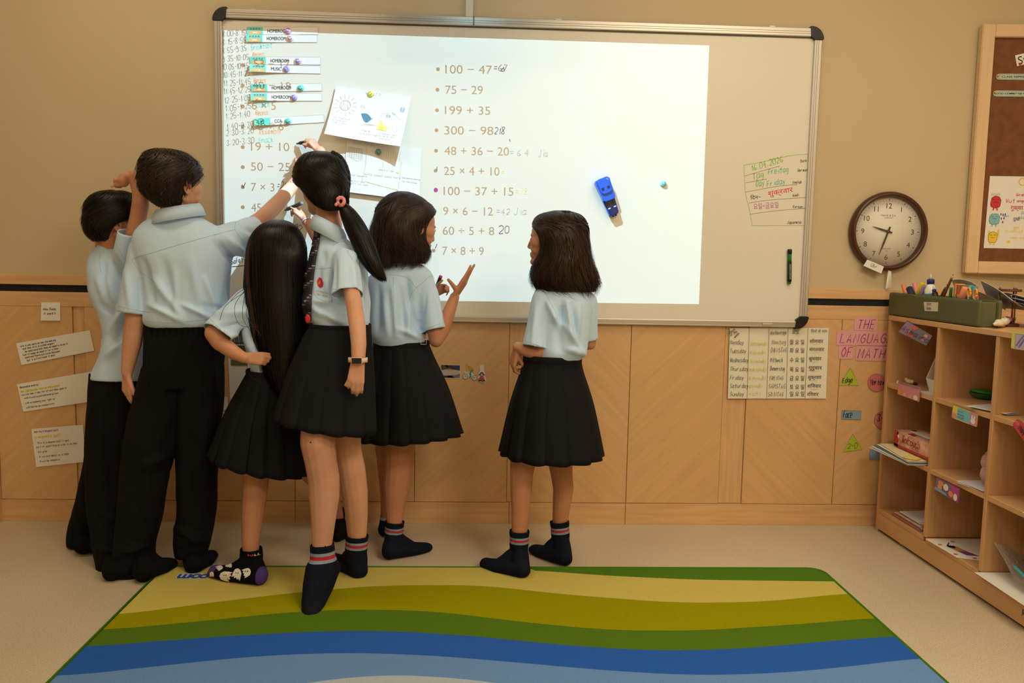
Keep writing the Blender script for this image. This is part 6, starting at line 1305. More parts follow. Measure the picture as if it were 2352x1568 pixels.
# ------------------------------------------------------------ F : girl on the right
def girl_right():
    t=thing('person','person with wavy shoulder-length hair standing alone on the right, turned left with hands folded','person'); Y=-.48
    B=Blob(); hc=J(1266,550,Y); f=(-.93,.34,-.03); pt,A=headblob(B,hc,f,(0,0,1),.88)
    B.chain([(1284,575,Y,26),(1290,620,Y,27),(1292,660,Y,30)]); B.loft([(1292,655,Y,28,.04),(1290,690,Y,52,.06),(1290,760,Y,44,.06),(1290,830,Y+.01,44,.07),(1285,880,Y+.02,48,.075)])
    B.chain([(1240,695,Y-.02,18),(1246,760,Y-.05,18),(1248,802,Y-.05,18.5),(1238,812,Y-.05,17.5),(1205,803,Y-.04,15),(1190,797,Y-.02,13)])
    B.chain([(1345,700,Y+.0,17),(1356,760,Y+.02,16),(1356,790,Y+.03,13),(1310,800,Y+.12,11),(1230,805,Y+.1,10)])
    handblob(B,J(1188,798,Y-.02),(-.25,.15,-.9),(-.9,-.35,-.1),.125,-1,curl=((.5,.7,.5),(.6,.8,.5),(.7,.8,.5),(.7,.8,.5)),spread=.03,tdir=(.4,.2,-.8))
    handblob(B,J(1224,806,Y+.06),(-.8,-.2,-.5),(-.2,-.6,.4),.095,1,curl=((.6,.8,.6),)*4,spread=.03)
    B.chain([(1240,880,Y,38),(1212,960,Y-.02,34),(1201,1060,Y-.04,30),(1198,1090,Y-.045,26.5),(1197,1130,Y-.05,25.5),(1195,1180,Y-.055,21),(1193,1225,Y-.06,18),(1193,1275,Y-.06,15)])
    B.chain([(1298,880,Y+.04,30),(1290,960,Y+.05,32),(1286,1050,Y+.06,30),(1290,1090,Y+.07,25.5),(1294,1120,Y+.075,24),(1290,1160,Y+.08,21),(1286,1200,Y+.09,17.5),(1284,1245,Y+.08,14)])
    body=B.build('body',SK_F,t,.0032,5); face(t,body,pt,A,.88,sides=(1,))
    # near foot
    h=F(1200,1312,.034)+np.array([0,.018,0]); tt=np.array([1.075,-.515,.019]); sock(t,(1193,1217,Y-.06,22),(1192,1268,Y-.062,20),h,h*.38+tt*.62+np.array([0,0,-.002]),tt,(.028,.022,.015),STR,w_=.03)
    h=F(1298,1283,.03)+np.array([0,.01,0]); tt=np.array([1.262,-.36,.017]); sock(t,(1285,1196,Y+.085,21),(1288,1240,Y+.08,19.5),h,h*.38+tt*.62,tt,(.027,.021,.014),STR,w_=.028)
    S_=Blob(); S_.loft([(1292,640,Y,22,.03),(1292,652,Y,46,.055),(1293,668,Y,64,.075),(1291,700,Y,68,.092),(1290,750,Y,64,.098),(1289,785,Y,61,.10),(1287,800,Y,61,.102),(1284,812,Y,59,.098),(1278,824,Y,56,.088)])
    a=J(1246,690,Y-.03);b=J(1227,797,Y-.055); S_.cap(a,29/pxs(a),b,33/pxs(b),round_=(True,False),n=24,flat=.85); a2=J(1348,694,Y+.0);b2=J(1357,780,Y+.025); S_.cap(a2,24/pxs(a2),b2,17/pxs(b2),round_=(True,False),n=20)
    Fl=[((1292,700),(1287,745),9,-.010),((1272,720),(1283,748),8,.007),((1300,690),(1318,800),7,.006),((1312,700),(1330,805),6,-.005),((1330,700),(1325,790),6,.005),((1283,750),(1290,815),12,-.006),((1300,800),(1340,812),8,.006),((1255,690),(1280,735),7,.005),((1232,700),(1222,790),6,.003),((1248,712),(1240,790),5,-.003),((1296,745),(1340,812),6,.005)]
    n_=(b-a)/np.linalg.norm(b-a); n2=(b2-a2)/np.linalg.norm(b2-a2)
    shirt=S_.build('shirt',M_shirt,t,.0042,4,disp=folds(Y,Fl,.0016,seed=3),cut=[(b,n_,.056,.003),(b2,n2,.034,.003)],solid=.0022); bb=bvh(shirt)
    seam('shoulder_seam',bb,[(1246,664),(1262,690),(1278,720)],.0009,M_seam,t); seam('sleeve_hem',bb,[(1199,781),(1228,790),(1258,801)],.0008,M_seam,t); seam('yoke_seam',bb,[(1228,668),(1246,664),(1290,676),(1340,672)],.0008,M_seam,t)
    patch('badge',bb,[([(1197,738),(1202,744),(1203,756),(1199,760),(1196,750)],0)],flat((190,25,55)),t,.0015)
    skirt(t,[(1269,822,Y,65,.092),(1268,850,Y,70,.10),(1268,930,Y,94,.145),(1267,1045,Y,118,.185)],(-4,-2),npl=13,amp=.075,seed=2,ph=.25)
    hr=[(1290,484,Y,16,.02,-180,180),(1288,492,Y,44,.05,-180,180),(1286,504,Y,58,.075,-180,180),(1287,522,Y,63,.092,-78,215),(1290,548,Y,61,.10,-60,215),(1293,575,Y,62,.10,-62,215),(1294,600,Y,66,.103,-75,220),(1295,628,Y,73,.10,-92,230),(1297,650,Y,77,.095,-95,235),(1300,668,Y,72,.088,-80,220),(1310,686,Y,58,.08,-50,190)]
    hairdo('hair',t,hr,H_brown,N=1800,wave=1.6,jit=1.4,spread=.07,endj=.20,seed=5,thick=.0014)
    V,Fc=[],[]; c=J(1299,490,Y-.02); B3=Blob(); 
    for k in range(7): a=k*.9; B3.ell(c+np.array([.012*math.cos(a),-.006+.01*math.sin(a),.003]),(.008,.008,.007))
    B3.build('hair_tie',flat((12,12,14)),t,.0025,1)
    return t
# ------------------------------------------------------------ E : girl with raised palm
def girl_palm():
    t=thing('person','person with dark shoulder-length hair facing right, one palm raised','person'); Y=-.34
    B=Blob(); pt,A=headblob(B,J(951,521,Y),(.84,.46,-.24),(.1,.1,1),.92)
    B.chain([(935,555,Y,27),(925,600,Y,29),(922,630,Y,32)]); B.loft([(922,625,Y,28,.04),(915,665,Y,52,.06),(908,740,Y,44,.06),(915,800,Y,46,.07),(918,850,Y,50,.075)])
    B.chain([(972,640,Y,18),(992,700,Y-.03,17),(1000,765,Y-.05,18),(1002,780,Y-.05,17.5),(1016,755,Y-.04,18.5),(1033,712,Y-.03,14.5),(1044,682,Y-.02,11.5)])
    handblob(B,J(1045,679,Y-.02),(.52,.10,.82),(.80,-.35,-.48),.135,-1,curl=((.02,.05,.05),(-.05,.05,.05),(.05,.08,.05),(.16,.1,.1)),spread=.10,tdir=(-.55,-.25,.75),tcurl=-.12,tl=.68)
    B.chain([(868,640,Y,17),(862,720,Y+.05,15),(905,735,Y+.14,12),(975,690,Y+.15,10),(990,678,Y+.14,9)]); handblob(B,J(990,678,Y+.14),(.6,.1,.35),(.2,.6,.5),.11,1,curl=((.9,1,.6),)*4,spread=.02)
    B.chain([(955,850,Y,38),(925,950,Y,38),(918,1030,Y,36),(915,1070,Y,33),(911,1110,Y,31),(907,1160,Y-.01,24),(906,1200,Y-.02,18),(906,1240,Y-.02,15)])
    B.chain([(900,850,Y+.04,34),(888,980,Y+.08,32),(890,1060,Y+.12,24),(891,1130,Y+.16,18),(888,1190,Y+.2,13)])
    body=B.build('body',SK_F,t,.0032,5); face(t,body,pt,A,.92,sides=(-1,),closed=.35)
    h=F(894,1268,.03)+np.array([0,.01,0]); tt=np.array([.862,-.345,.017]); sock(t,(907,1196,Y-.02,21),(904,1236,Y-.02,19.5),h,h*.38+tt*.62,tt,(.028,.022,.014),STR,w_=.03)
    h=F(884,1216,.03); sock(t,(886,1165,Y+.2,10),(886,1190,Y+.2,12),h,h+np.array([.02,.04,-.005]),h+np.array([.03,.06,-.012]),(.026,.02,.014),STR,w_=.02)
    S_=Blob(); S_.loft([(925,590,Y,22,.03),(925,606,Y,44,.05),(925,622,Y,64,.07),(915,650,Y,70,.085),(909,690,Y,63,.092),(908,735,Y,64,.095),(912,762,Y,66,.098),(914,776,Y,63,.095),(918,792,Y,55,.085)])
    a=J(974,640,Y-.01);b=J(999,759,Y-.05); S_.cap(a,27/pxs(a),b,32/pxs(b),round_=(True,False),n=24,flat=.85); a2=J(866,650,Y+.03); S_.cap(a2,24/pxs(a2),J(858,730,Y+.06),.035); n_=(b-a)/np.linalg.norm(b-a)
    Fl=[((935,640),(945,705),7,-.009),((945,705),(968,765),6,-.008),((902,660),(910,770),7,.006),((922,665),(930,770),7,-.005),((885,680),(890,765),8,.006),((870,660),(868,760),7,-.005),((938,710),(935,770),8,.005),((1000,665),(1015,750),5,.004),((980,665),(965,745),7,-.003),((915,755),(960,775),6,.005)]
    shirt=S_.build('shirt',M_shirt,t,.0042,4,disp=folds(Y,Fl,.0016,seed=9),cut=[(b,n_,.057,.003)],solid=.0022); bb=bvh(shirt)
    seam('yoke_seam',bb,[(868,632),(900,631),(930,636),(945,645),(957,659),(985,636),(995,635)],.0009,M_seam,t); seam('shoulder_seam',bb,[(957,659),(944,676),(940,690)],.0008,M_seam,t); seam('sleeve_hem',bb,[(970,757),(998,748),(1025,737)],.0008,M_seam,t); seam('centre_pleat',bb,[(904,632),(904,700),(905,760)],.0007,M_seam,t)
    sk_=skirt(t,[(922,790,Y,62,.085),(925,820,Y,70,.10),(932,900,Y,96,.15),(936,1005,Y,122,.185)],(-2,-14),npl=16,amp=.08,seed=4,ph=.1)
    q=[P(967,779,Y-.10),P(980,780,Y-.10),P(979,791,Y-.10),P(966,790,Y-.10)]; tube('buckle',q+[q[0]],.0011,M_alu,t,6)
    hr=[(925,440,Y,12,.015,-180,180),(926,447,Y,32,.035,-180,180),(928,460,Y,50,.062,-180,180),(931,478,Y,65,.08,-180,110),(931,500,Y,69,.092,-200,62),(918,526,Y,64,.105,-200,72),(916,550,Y,65,.105,-200,70),(919,578,Y,68,.10,-200,86),(920,602,Y,62,.09,-195,95),(918,622,Y,56,.08,-180,80)]
    hairdo('hair',t,hr,H_brown,N=1600,wave=.9,jit=1.2,spread=.055,endj=.14,seed=8,thick=.0015)
    hairdo('hair',t,[(933,441,Y,6,.01,-180,180),(925,450,Y-.03,18,.02,-180,180),(908,485,Y-.06,24,.03,-180,180),(893,540,Y-.07,26,.03,-180,180),(882,600,Y-.07,20,.025,-180,180),(880,618,Y-.07,10,.015,-180,180)],H_brown,N=350,wave=.4,seed=18,thick=.0013,grid=24)
    return t
# ------------------------------------------------------------ D : tall girl, ponytail
def girl_ponytail():
    t=thing('person','person with long ponytail, dark tie and wristwatch, reaching up beside the long-haired girl on tiptoe','person'); Y=-.58
    B=Blob(); pt,A=headblob(B,J(742,424,-.52),(-.52,.84,-.12),(.05,.1,1),.93)
    B.chain([(750,465,-.54,25),(752,500,-.55,26),(758,545,Y,30),(765,580,Y,36)]); B.loft([(765,575,Y,34,.045),(775,620,Y-.01,56,.065),(776,690,Y-.03,56,.07),(785,760,Y-.06,52,.07),(785,820,-.70,56,.08)])
    B.chain([(795,606,-.65,14),(803,650,-.73,18),(813,695,-.775,19),(821,750,-.82,19.5),(824,790,-.845,18),(823,822,-.865,16)])
    handblob(B,J(822,826,-.868),(-.10,-.05,-1),(.1,-1,0),.135,-1,curl=((.35,.6,.4),(.3,.6,.4),(.3,.6,.4),(.3,.6,.4)),spread=.04,tdir=(-.7,-.1,-.75),tcurl=.35)
    # raised right arm, hidden behind the head
    B.chain([(740,600,-.5,18),(770,520,-.36,16),(765,440,-.24,14),(750,385,-.13,13),(735,348,-.09,13)]); handblob(B,J(737,352,-.085),(-.62,-.02,.75),(.55,-.5,.5),.115,1,curl=((.7,.9,.5),(.8,.9,.6),(.9,.9,.6),(1.,.9,.6)),spread=.03,tdir=(-.85,-.3,.2),tcurl=.1)
    B.chain([(760,820,-.72,40),(738,900,-.76,40),(731,970,-.79,38),(730,1015,-.805,40),(737,1060,-.80,36.5),(744,1100,-.79,36),(745,1140,-.785,34.5),(743,1190,-.785,28.5),(740,1240,-.785,24),(740,1275,-.79,20)])
    B.chain([(800,830,-.68,38),(800,930,-.67,36),(797,1000,-.65,32),(799,1035,-.64,31),(808,1080,-.63,31.5),(815,1130,-.62,30),(819,1180,-.61,26),(820,1226,-.60,22.5),(820,1270,-.60,18)])
    body=B.build('body',SK_P,t,.0032,5); ears(t,pt,.93,(1,))
    bb=bvh(body); patch('knee_mark',bb,[([(713.5+2*math.cos(a),1015.5+2*math.sin(a)) for a in np.linspace(0,5.6,9)],0)],flat((45,28,25)),t,.0006); patch('knee_graze',bb,[([(713+8*math.cos(a)*(1+.2*math.sin(3*a)),1040+10*math.sin(a)) for a in np.linspace(0,5.9,14)],0)],mat('graze',(212,146,120),.5),t,.0003)
    # tiptoe sock
    c0=J(740,1249,-.785); a0=J(742,1292,-.79); B2=Blob(); B2.chain([(740,1249,-.785,26),(743,1285,-.79,28)]); B2.V=[];B2.F=[]
    B2.cap(c0,26/pxs(c0),a0,28/pxs(a0),round_=(False,True)); B2.chain([(742,1288,-.79,29),(760,1304,-.775,21)]); B2.chain([(742,1292,-.79,30),(738,1310,-.80,35),(728,1345,-.83,31),(718,1385,-.87,24),(712,1412,-.915,15)]); B2.chain([(760,1304,-.775,20),(745,1345,-.82,20),(728,1385,-.87,17),(722,1410,-.915,10)]); B2.chain([(728,1350,-.84,28),(706,1380,-.87,12),(704,1411,-.91,10)])
    ax=(a0-c0)/np.linalg.norm(a0-c0); o=B2.build('sock',[M_sock,M_sgrey,M_sred],t,.0035,4,cut=[(c0,-ax,.05,.001)]); slice_(o,[(c0+ax*z,ax) for z in (.022,.032,.044,.054)]); N=len(o.data.polygons); ce=np.empty(N*3); o.data.polygons.foreach_get('center',ce); h=(ce.reshape(-1,3)-c0)@ax; mi=np.zeros(N,np.int32)
    for z0,z1,k in ((.022,.032,1),(.032,.044,2),(.044,.054,1)): mi[(h>=z0)&(h<z1)]=k
    o.data.polygons.foreach_set('material_index',mi); md=o.modifiers.new('s','SOLIDIFY'); md.thickness=.0025; md.offset=1
    h=F(822,1314,.03)+np.array([0,.02,0]); tt=F(775,1285,.018)+np.array([-.03,.02,0]); sock(t,(820,1228,-.60,25),(818,1268,-.60,24),h,h*.5+tt*.5,tt,(.030,.024,.017),[(.018,.026,1),(.026,.036,2),(.036,.044,1)],w_=.03)
    S_=Blob(); S_.loft([(757,526,Y+.01,25,.04),(760,540,Y,30,.046),(766,556,Y,40,.055),(773,575,Y,54,.075),(776,605,Y,64,.085),(776,650,Y-.01,70,.088),(775,690,Y-.02,77,.092),(776,712,Y-.025,76,.098),(782,735,Y-.035,69,.102),(790,760,Y-.05,58,.09)])
    a=J(795,595,-.665);b=J(799,677,-.75); S_.cap(a,30/pxs(a),b,36/pxs(b),round_=(True,False),n=24,flat=.8); n_=(b-a)/np.linalg.norm(b-a); S_.chain([(735,600,Y+.06,22),(745,560,Y+.12,24)])
    Fl=[((752,640),(757,700),8,.005),((715,690),(765,700),9,.008),((735,610),(728,660),7,-.005),((740,720),(790,745),7,.007),((770,590),(768,665),6,-.004),((800,570),(832,610),6,-.005),((810,600),(818,670),7,.004),((705,690),(740,725),8,.006),((843,650),(848,740),6,-.005),((745,575),(742,610),7,-.004)]
    shirt=S_.build('shirt',M_shirt,t,.0042,4,disp=folds(Y,Fl,.0015,seed=14),cut=[(b,n_,.057,.003)],solid=.0022); bb=bvh(shirt)
    seam('shoulder_seam',bb,[(762,565),(790,555),(812,580),(833,600)],.0008,M_seam,t); seam('sleeve_hem',bb,[(764,664),(800,668),(836,668)],.0008,M_seam,t); seam('pocket_edge',bb,[(722,617),(745,617),(764,621),(762,692)],.0008,M_seam,t); seam('pocket_edge',bb,[(722,617),(722,672),(740,690),(762,692)],.0008,M_seam,t)
    bd=[(733,636),(740,640),(743.5,650),(742,658),(736,661),(730,656),(728,645)]
    patch('badge',bb,[(bd,0)],flat((205,25,60)),t,.0018); patch('badge_figure',bb,[([(735,643),(739,646),(737,650),(740,652),(735,652),(733,657),(733,651),(731,650),(734,648)],0)],flat((210,150,70)),t,.0026,3)
    draped_text('embroidery',bb,'i-Collegiate',(727,669),(754,675),4.0,flat((195,140,110)),t); draped_text('embroidery',bb,'PROGRAM',(729,678),(753,683),4.6,flat((195,140,110)),t)
    # collar + tie
    cc=J(756,533,-.575); collar(t,cc,27/pxs(cc),.046,.032,-120,200,tilt=(-.50,-.1),flare=.012,drop=1.7)
    pts=[(727,532),(722,560),(715,590),(708,630),(705,665),(704,705),(706,735)]; wd=[7,9,10,11,10,9,7]; V=[];Fc=[];mi=[]; cen=catmull([np.array([u_,v_,w_],float) for (u_,v_),w_ in zip(pts,wd)],14)
    for q in cen:
        for s_ in (-1,-.5,0,.5,1): p=J(q[0]+s_*q[2]+4,q[1],-.62); h=onto(bb,q[0]+s_*q[2]+4,q[1],.004); h=p if h is None or h[1]>-.5 else h; h=h.copy(); V.append(h+np.array([0,-.003*(1-abs(s_)),0]))
    for i in range(len(cen)-1):
        for s_ in range(4): Fc.append((5*i+s_,5*i+s_+1,5*i+6+s_,5*i+5+s_)); r_=(i+2*s_)%13; mi.append(1 if r_==2 else (2 if r_ in (4,) else 0))
    o=mesh('tie',V,Fc,[flat((26,24,38),.6),flat((150,145,165),.6),flat((90,60,90),.6)],t,True,mi); o.modifiers.new('s','SOLIDIFY').thickness=.004
    B4=Blob(); B4.cap(J(727,533,-.625),.010,J(725,543,-.63),.007); B4.build('tie_knot',flat((26,24,38),.6),t,.003,2); B4=Blob(); B4.ell(J(707,732,-.70),(.009,.004,.015)); B4.build('tie_pin',flat((205,45,40),.5),t,.0018,1)
    skirt(t,[(782,752,-.67,67,.085),(776,775,-.68,76,.098),(762,860,-.70,96,.13),(748,970,-.725,114,.155)],(-14,22),npl=13,amp=.065,seed=6,ph=.5)
    # watch
    w0=J(822,826,-.868); d=(J(823,840,-.873)-J(823,812,-.863)); d/=np.linalg.norm(d); V=[];m_=28
    for h_ in (-.007,.007):
        for j in range(m_): a=2*math.pi*j/m_; V.append(w0+d*h_+np.array([math.cos(a)*.0272,math.sin(a)*.022,0]))
    wt=mesh('watch_band',V,[(j,(j+1)%m_,m_+(j+1)%m_,m_+j) for j in range(m_)],flat((222,198,180),.5),t,True); wt.modifiers.new('s','SOLIDIFY').thickness=.0025
    wc=w0+np.array([0,-.0235,0]); box('watch_case',wc+[-.0165,-.004,-.0105],wc+[.0165,.004,.0105],flat((205,180,160),.3),wt,bev=.003); box('watch_screen',wc+[-.0145,-.0052,-.0088],wc+[.0145,-.0042,.0088],M_black,wt,bev=.0004)
    hr=[(738,348,-.52,12,.015,-180,180),(738,354,-.52,34,.055,-180,180),(738,368,-.53,51,.082,-180,180),(738,390,-.53,61,.098,-180,180),(739,412,-.53,63,.106,-100,180),(741,432,-.54,58,.10,-50,180),(748,452,-.55,49,.092,-44,170),(758,467,-.56,38,.075,-60,150),(768,478,-.58,24,.05,-80,140),(778,480,-.60,10,.02,-90,120)]
    hairdo('hair',t,hr,H_black,N=1300,wave=0,jit=.2,spread=.015,endj=.02,seed=21,thick=.0012,inner=.95)
    hairdo('ponytail',t,[(786,466,-.60,8,.012,-180,180),(797,482,-.61,17,.024,-180,180),(816,520,-.63,24,.03,-180,180),(836,565,-.64,24,.028,-180,180),(853,605,-.65,18,.022,-180,180),(870,632,-.65,10,.014,-180,180),(884,646,-.65,3,.006,-180,180)],H_black,N=700,wave=.15,jit=.4,spread=.05,endj=.10,seed=22,thick=.0013,grid=28)
    B5=Blob()
    for k in range(13): f_=k/12; u_,v_=[(770,352),(785,362),(797,382),(803,410),(801,435),(794,456)][min(5,int(f_*5))]; 
    path=catmull([np.array(p,float) for p in [(768,352),(785,362),(797,382),(803,408),(801,435),(792,458)]],4)
    for k,q in enumerate(path): c=J(q[0]-3,q[1],-.54+.008*(k%2)); B5.ell(c,(.009,.012,.010))
    B5.build('braid',H_black,t,.0028,1)
    B6=Blob(); tc=J(784,463,-.615)
    for k in range(10): a=k*.63; B6.ell(tc+np.array([.011*math.cos(a),-.010+.004*math.sin(2*a),.013*math.sin(a)]),(.0065,.007,.0065))
    B6.ell(J(772,470,-.64),(.006,.006,.006)); B6.ell(J(776,466,-.64),(.006,.005,.005)); B6.build('hair_tie',flat((235,150,150),.7),t,.0022,1)
    return t
# ------------------------------------------------------------ C : girl with very long hair
def girl_longhair():
    t=thing('person','person with very long straight dark hair seen from behind, left hand on hip, ghost-patterned socks','person'); Y=-.565
    B=Blob(); pt,A=headblob(B,J(637,578,Y),(.05,.97,-.22),(0,.2,1),.90)
    B.chain([(636,610,Y,25),(632,650,Y,28)]); B.loft([(632,645,Y,28,.04),(628,690,Y,54,.055),(628,760,Y,48,.06),(630,850,Y,46,.065),(622,900,Y,52,.075)])
    B.chain([(562,688,Y-.02,20),(515,735,Y-.07,19),(490,765,Y-.10,20),(505,785,Y-.10,20.5),(535,808,Y-.13,17),(561,822,Y-.14,12.5)])
    handblob(B,J(560,822,Y-.14),(.95,.15,-.05),(.05,-.95,.25),.115,-1,curl=((.5,.9,.6),(.6,.9,.6),(.7,.9,.6),(.7,.9,.6)),spread=.05,tdir=(.7,.3,-.35))
    B.chain([(690,690,Y+.05,19),(740,680,-.40,17),(785,650,-.30,16),(758,598,-.21,14.5),(732,555,-.16,13),(715,527,-.13,11),(701,503,-.11,9.5)])
    handblob(B,J(701,504,-.11),(-.70,.10,.70),(.45,-.55,.55),.105,1,curl=((.9,1,.6),(.9,1,.6),(1,1,.6),(1,1,.6)),spread=.03,tdir=(-.75,-.35,.5),tcurl=.1)
    B.chain([(605,900,Y,40),(592,980,Y,36),(590,1060,Y-.01,32),(589,1095,Y-.015,29),(585,1140,Y-.02,27.5),(580,1190,Y-.025,25),(576,1240,Y-.03,20.5),(576,1285,Y-.03,17)])
    B.chain([(650,900,Y+.04,38),(665,1000,Y+.12,32),(700,1070,Y+.2,26),(742,1115,Y+.3,22),(768,1165,Y+.4,18),(775,1190,Y+.43,15)])
    body=B.build('body',SK_B,t,.0032,5)
    h=F(592,1325,.038)+np.array([0,.012,0]); tt=np.array([.150,-.62,.026]); s1=sock(t,(577,1258,Y-.03,24),(578,1292,Y-.03,24),h,h*.38+tt*.62,tt,(.030,.024,.016),[(0,1,3)],m=M_sockb,w_=.034); bs=bvh(s1)
    def ghost(cu,cv_,w_,h_,an=0):
        pts=[]; raw=[(-1,.2),(-.85,-.6),(-.3,-1),(.35,-.95),(.85,-.5),(1,.3),(1,1),(.65,.7),(.33,1),(0,.7),(-.33,1),(-.66,.7),(-1,1)]
        for x,y in raw: pts.append((cu+(x*math.cos(an)-y*math.sin(an))*w_,cv_+(x*math.sin(an)+y*math.cos(an))*h_))
        return pts
    gl_=[(519,1322,13,10,-1.3),(546,1318,10,11,0.4),(568,1315,9,9,1.2),(526,1299,7,6,.2),(505,1305,8,5,1.0),(540,1288,6,6,.6),(488,1318,5,5,0)]
    patch('ghost_pattern',bs,[(ghost(*g_),0) for g_ in gl_],M_swhite,s1,.0032,3)
    patch('ghost_faces',bs,[(ghost(g_[0]+dx,g_[1]-2,1.0,1.3),0) for g_ in gl_[:3] for dx in (-2.5,2.0)],M_blackm,s1,.0042,2)
    draped_text('lettering',bs,'HA',(570,1276),(583,1277),5,flat((225,80,50)),s1,.0034); draped_text('lettering',bs,'LL',(584,1276),(598,1273),5,flat((225,215,205)),s1,.0034)
    hh=F(775,1226,.03); sock(t,(776,1168,Y+.43,14),(777,1195,Y+.44,14),hh,hh+np.array([.02,.05,-.005]),hh+np.array([.035,.085,-.012]),(.028,.024,.015),[],m=M_sockb,w_=.03)
    S_=Blob(); S_.loft([(634,630,Y,24,.03),(632,644,Y,50,.05),(630,660,Y,68,.065),(628,700,Y,72,.085),(628,750,Y,66,.09),(630,800,Y,60,.092),(632,830,Y,56,.09),(628,855,Y,50,.085)])
    a=J(566,690,Y-.02);b=J(499,767,Y-.10); S_.cap(a,33/pxs(a),b,41/pxs(b),round_=(True,False),n=26,flat=.85); a2=J(695,690,Y+.05); S_.cap(a2,26/pxs(a2),J(735,685,-.42),.04); n_=(b-a)/np.linalg.norm(b-a)
    Fl=[((505,725),(570,715),9,.007),((500,750),(560,745),7,-.006),((525,700),(570,695),8,-.004),((560,750),(585,820),8,.006),((575,740),(592,800),6,-.005),((520,775),(545,765),6,.006),((565,670),(580,720),8,-.005)]
    shirt=S_.build('shirt',M_shirt,t,.0042,4,disp=folds(Y,Fl,.002,seed=31,nsc=(12,12,10)),cut=[(b,n_,.068,.003)],solid=.0022); bb=bvh(shirt)
    seam('shoulder_seam',bb,[(561,662),(572,690),(578,720),(568,745)],.0009,M_seam,t); seam('sleeve_hem',bb,[(478,727),(505,755),(537,785)],.0008,M_seam,t)
    skirt(t,[(622,856,Y+.0,52,.085),(619,880,Y,60,.098),(610,960,Y,88,.14),(602,1062,Y,114,.17)],(-22,24),npl=16,amp=.075,seed=12,ph=.3)
    hr=[(640,505,Y+.02,8,.01,-180,180),(640,510,Y+.01,26,.035,-180,180),(638,522,Y,43,.062,-180,180),(637,545,Y,58,.085,-165,165),(636,575,Y,65,.098,-120,120),(635,610,Y-.005,67,.095,-112,112),(635,655,Y-.015,69,.085,-108,108),(636,700,Y-.025,69,.080,-105,105),(640,750,Y-.03,65,.076,-105,105),(647,800,Y-.035,60,.07,-105,105),(652,850,Y-.045,52,.06,-105,105),(657,895,Y-.06,38,.045,-105,105),(664,930,Y-.07,20,.03,-105,105)]
    hs_=hairdo('hair',t,hr,H_black,N=2400,wave=.12,jit=.5,spread=.03,endj=.13,seed=33,thick=.0014,M=26)
    seam('parting',bvh(hs_),[(634,538),(637,549),(629,560),(625,574)],.0016,flat((118,76,56)),hs_,.0065)
    # a few loose strands over the shoulder + brownish front lock
    V=[];Fc=[]; lo=[[(574,640),(560,690),(558,730),(575,760)],[(578,650),(540,700),(550,745),(590,750)],[(572,665),(520,700),(505,735)],[(590,670),(565,720),(600,770)],[(552,790),(566,830),(572,860),(600,880)],[(575,655),(548,672),(530,690)]]
    mb=MB()
    for k,l in enumerate(lo):
        pth=[J(u_,v_,Y-.13-.01*(k%2)) for u_,v_ in l]; v_,f_=tube_vf(catmull(pth,6),.0007,4); mb.add(v_,f_)
    mb.obj('loose_strands',H_black,t)
    mb=MB()
    for k in range(26):
        x=568+RNG.uniform(0,16); pth=[J(x+8,548,Y-.06),J(x,590,Y-.075),J(x-1+RNG.uniform(-2,2),640,Y-.08),J(x+4,690,Y-.09),J(x+14,740+RNG.uniform(0,40),Y-.10)]; v_,f_=tube_vf(catmull(pth,5),.0009,4); mb.add(v_,f_)
    mb.obj('brown_lock',hairmat('hair_copper',(78,48,30),(52,34,24)),t)
    bz=J(704,508,-.113); d=J(732,555,-.16)-J(701,503,-.11); d/=np.linalg.norm(d); x,y,_=frame_from(d); tube('wrist_band',[bz+(x*math.cos(a)+y*math.sin(a))*.0185 for a in np.linspace(0,6.3,22)],.0022,flat((205,215,245),.5),t,6)
    return t
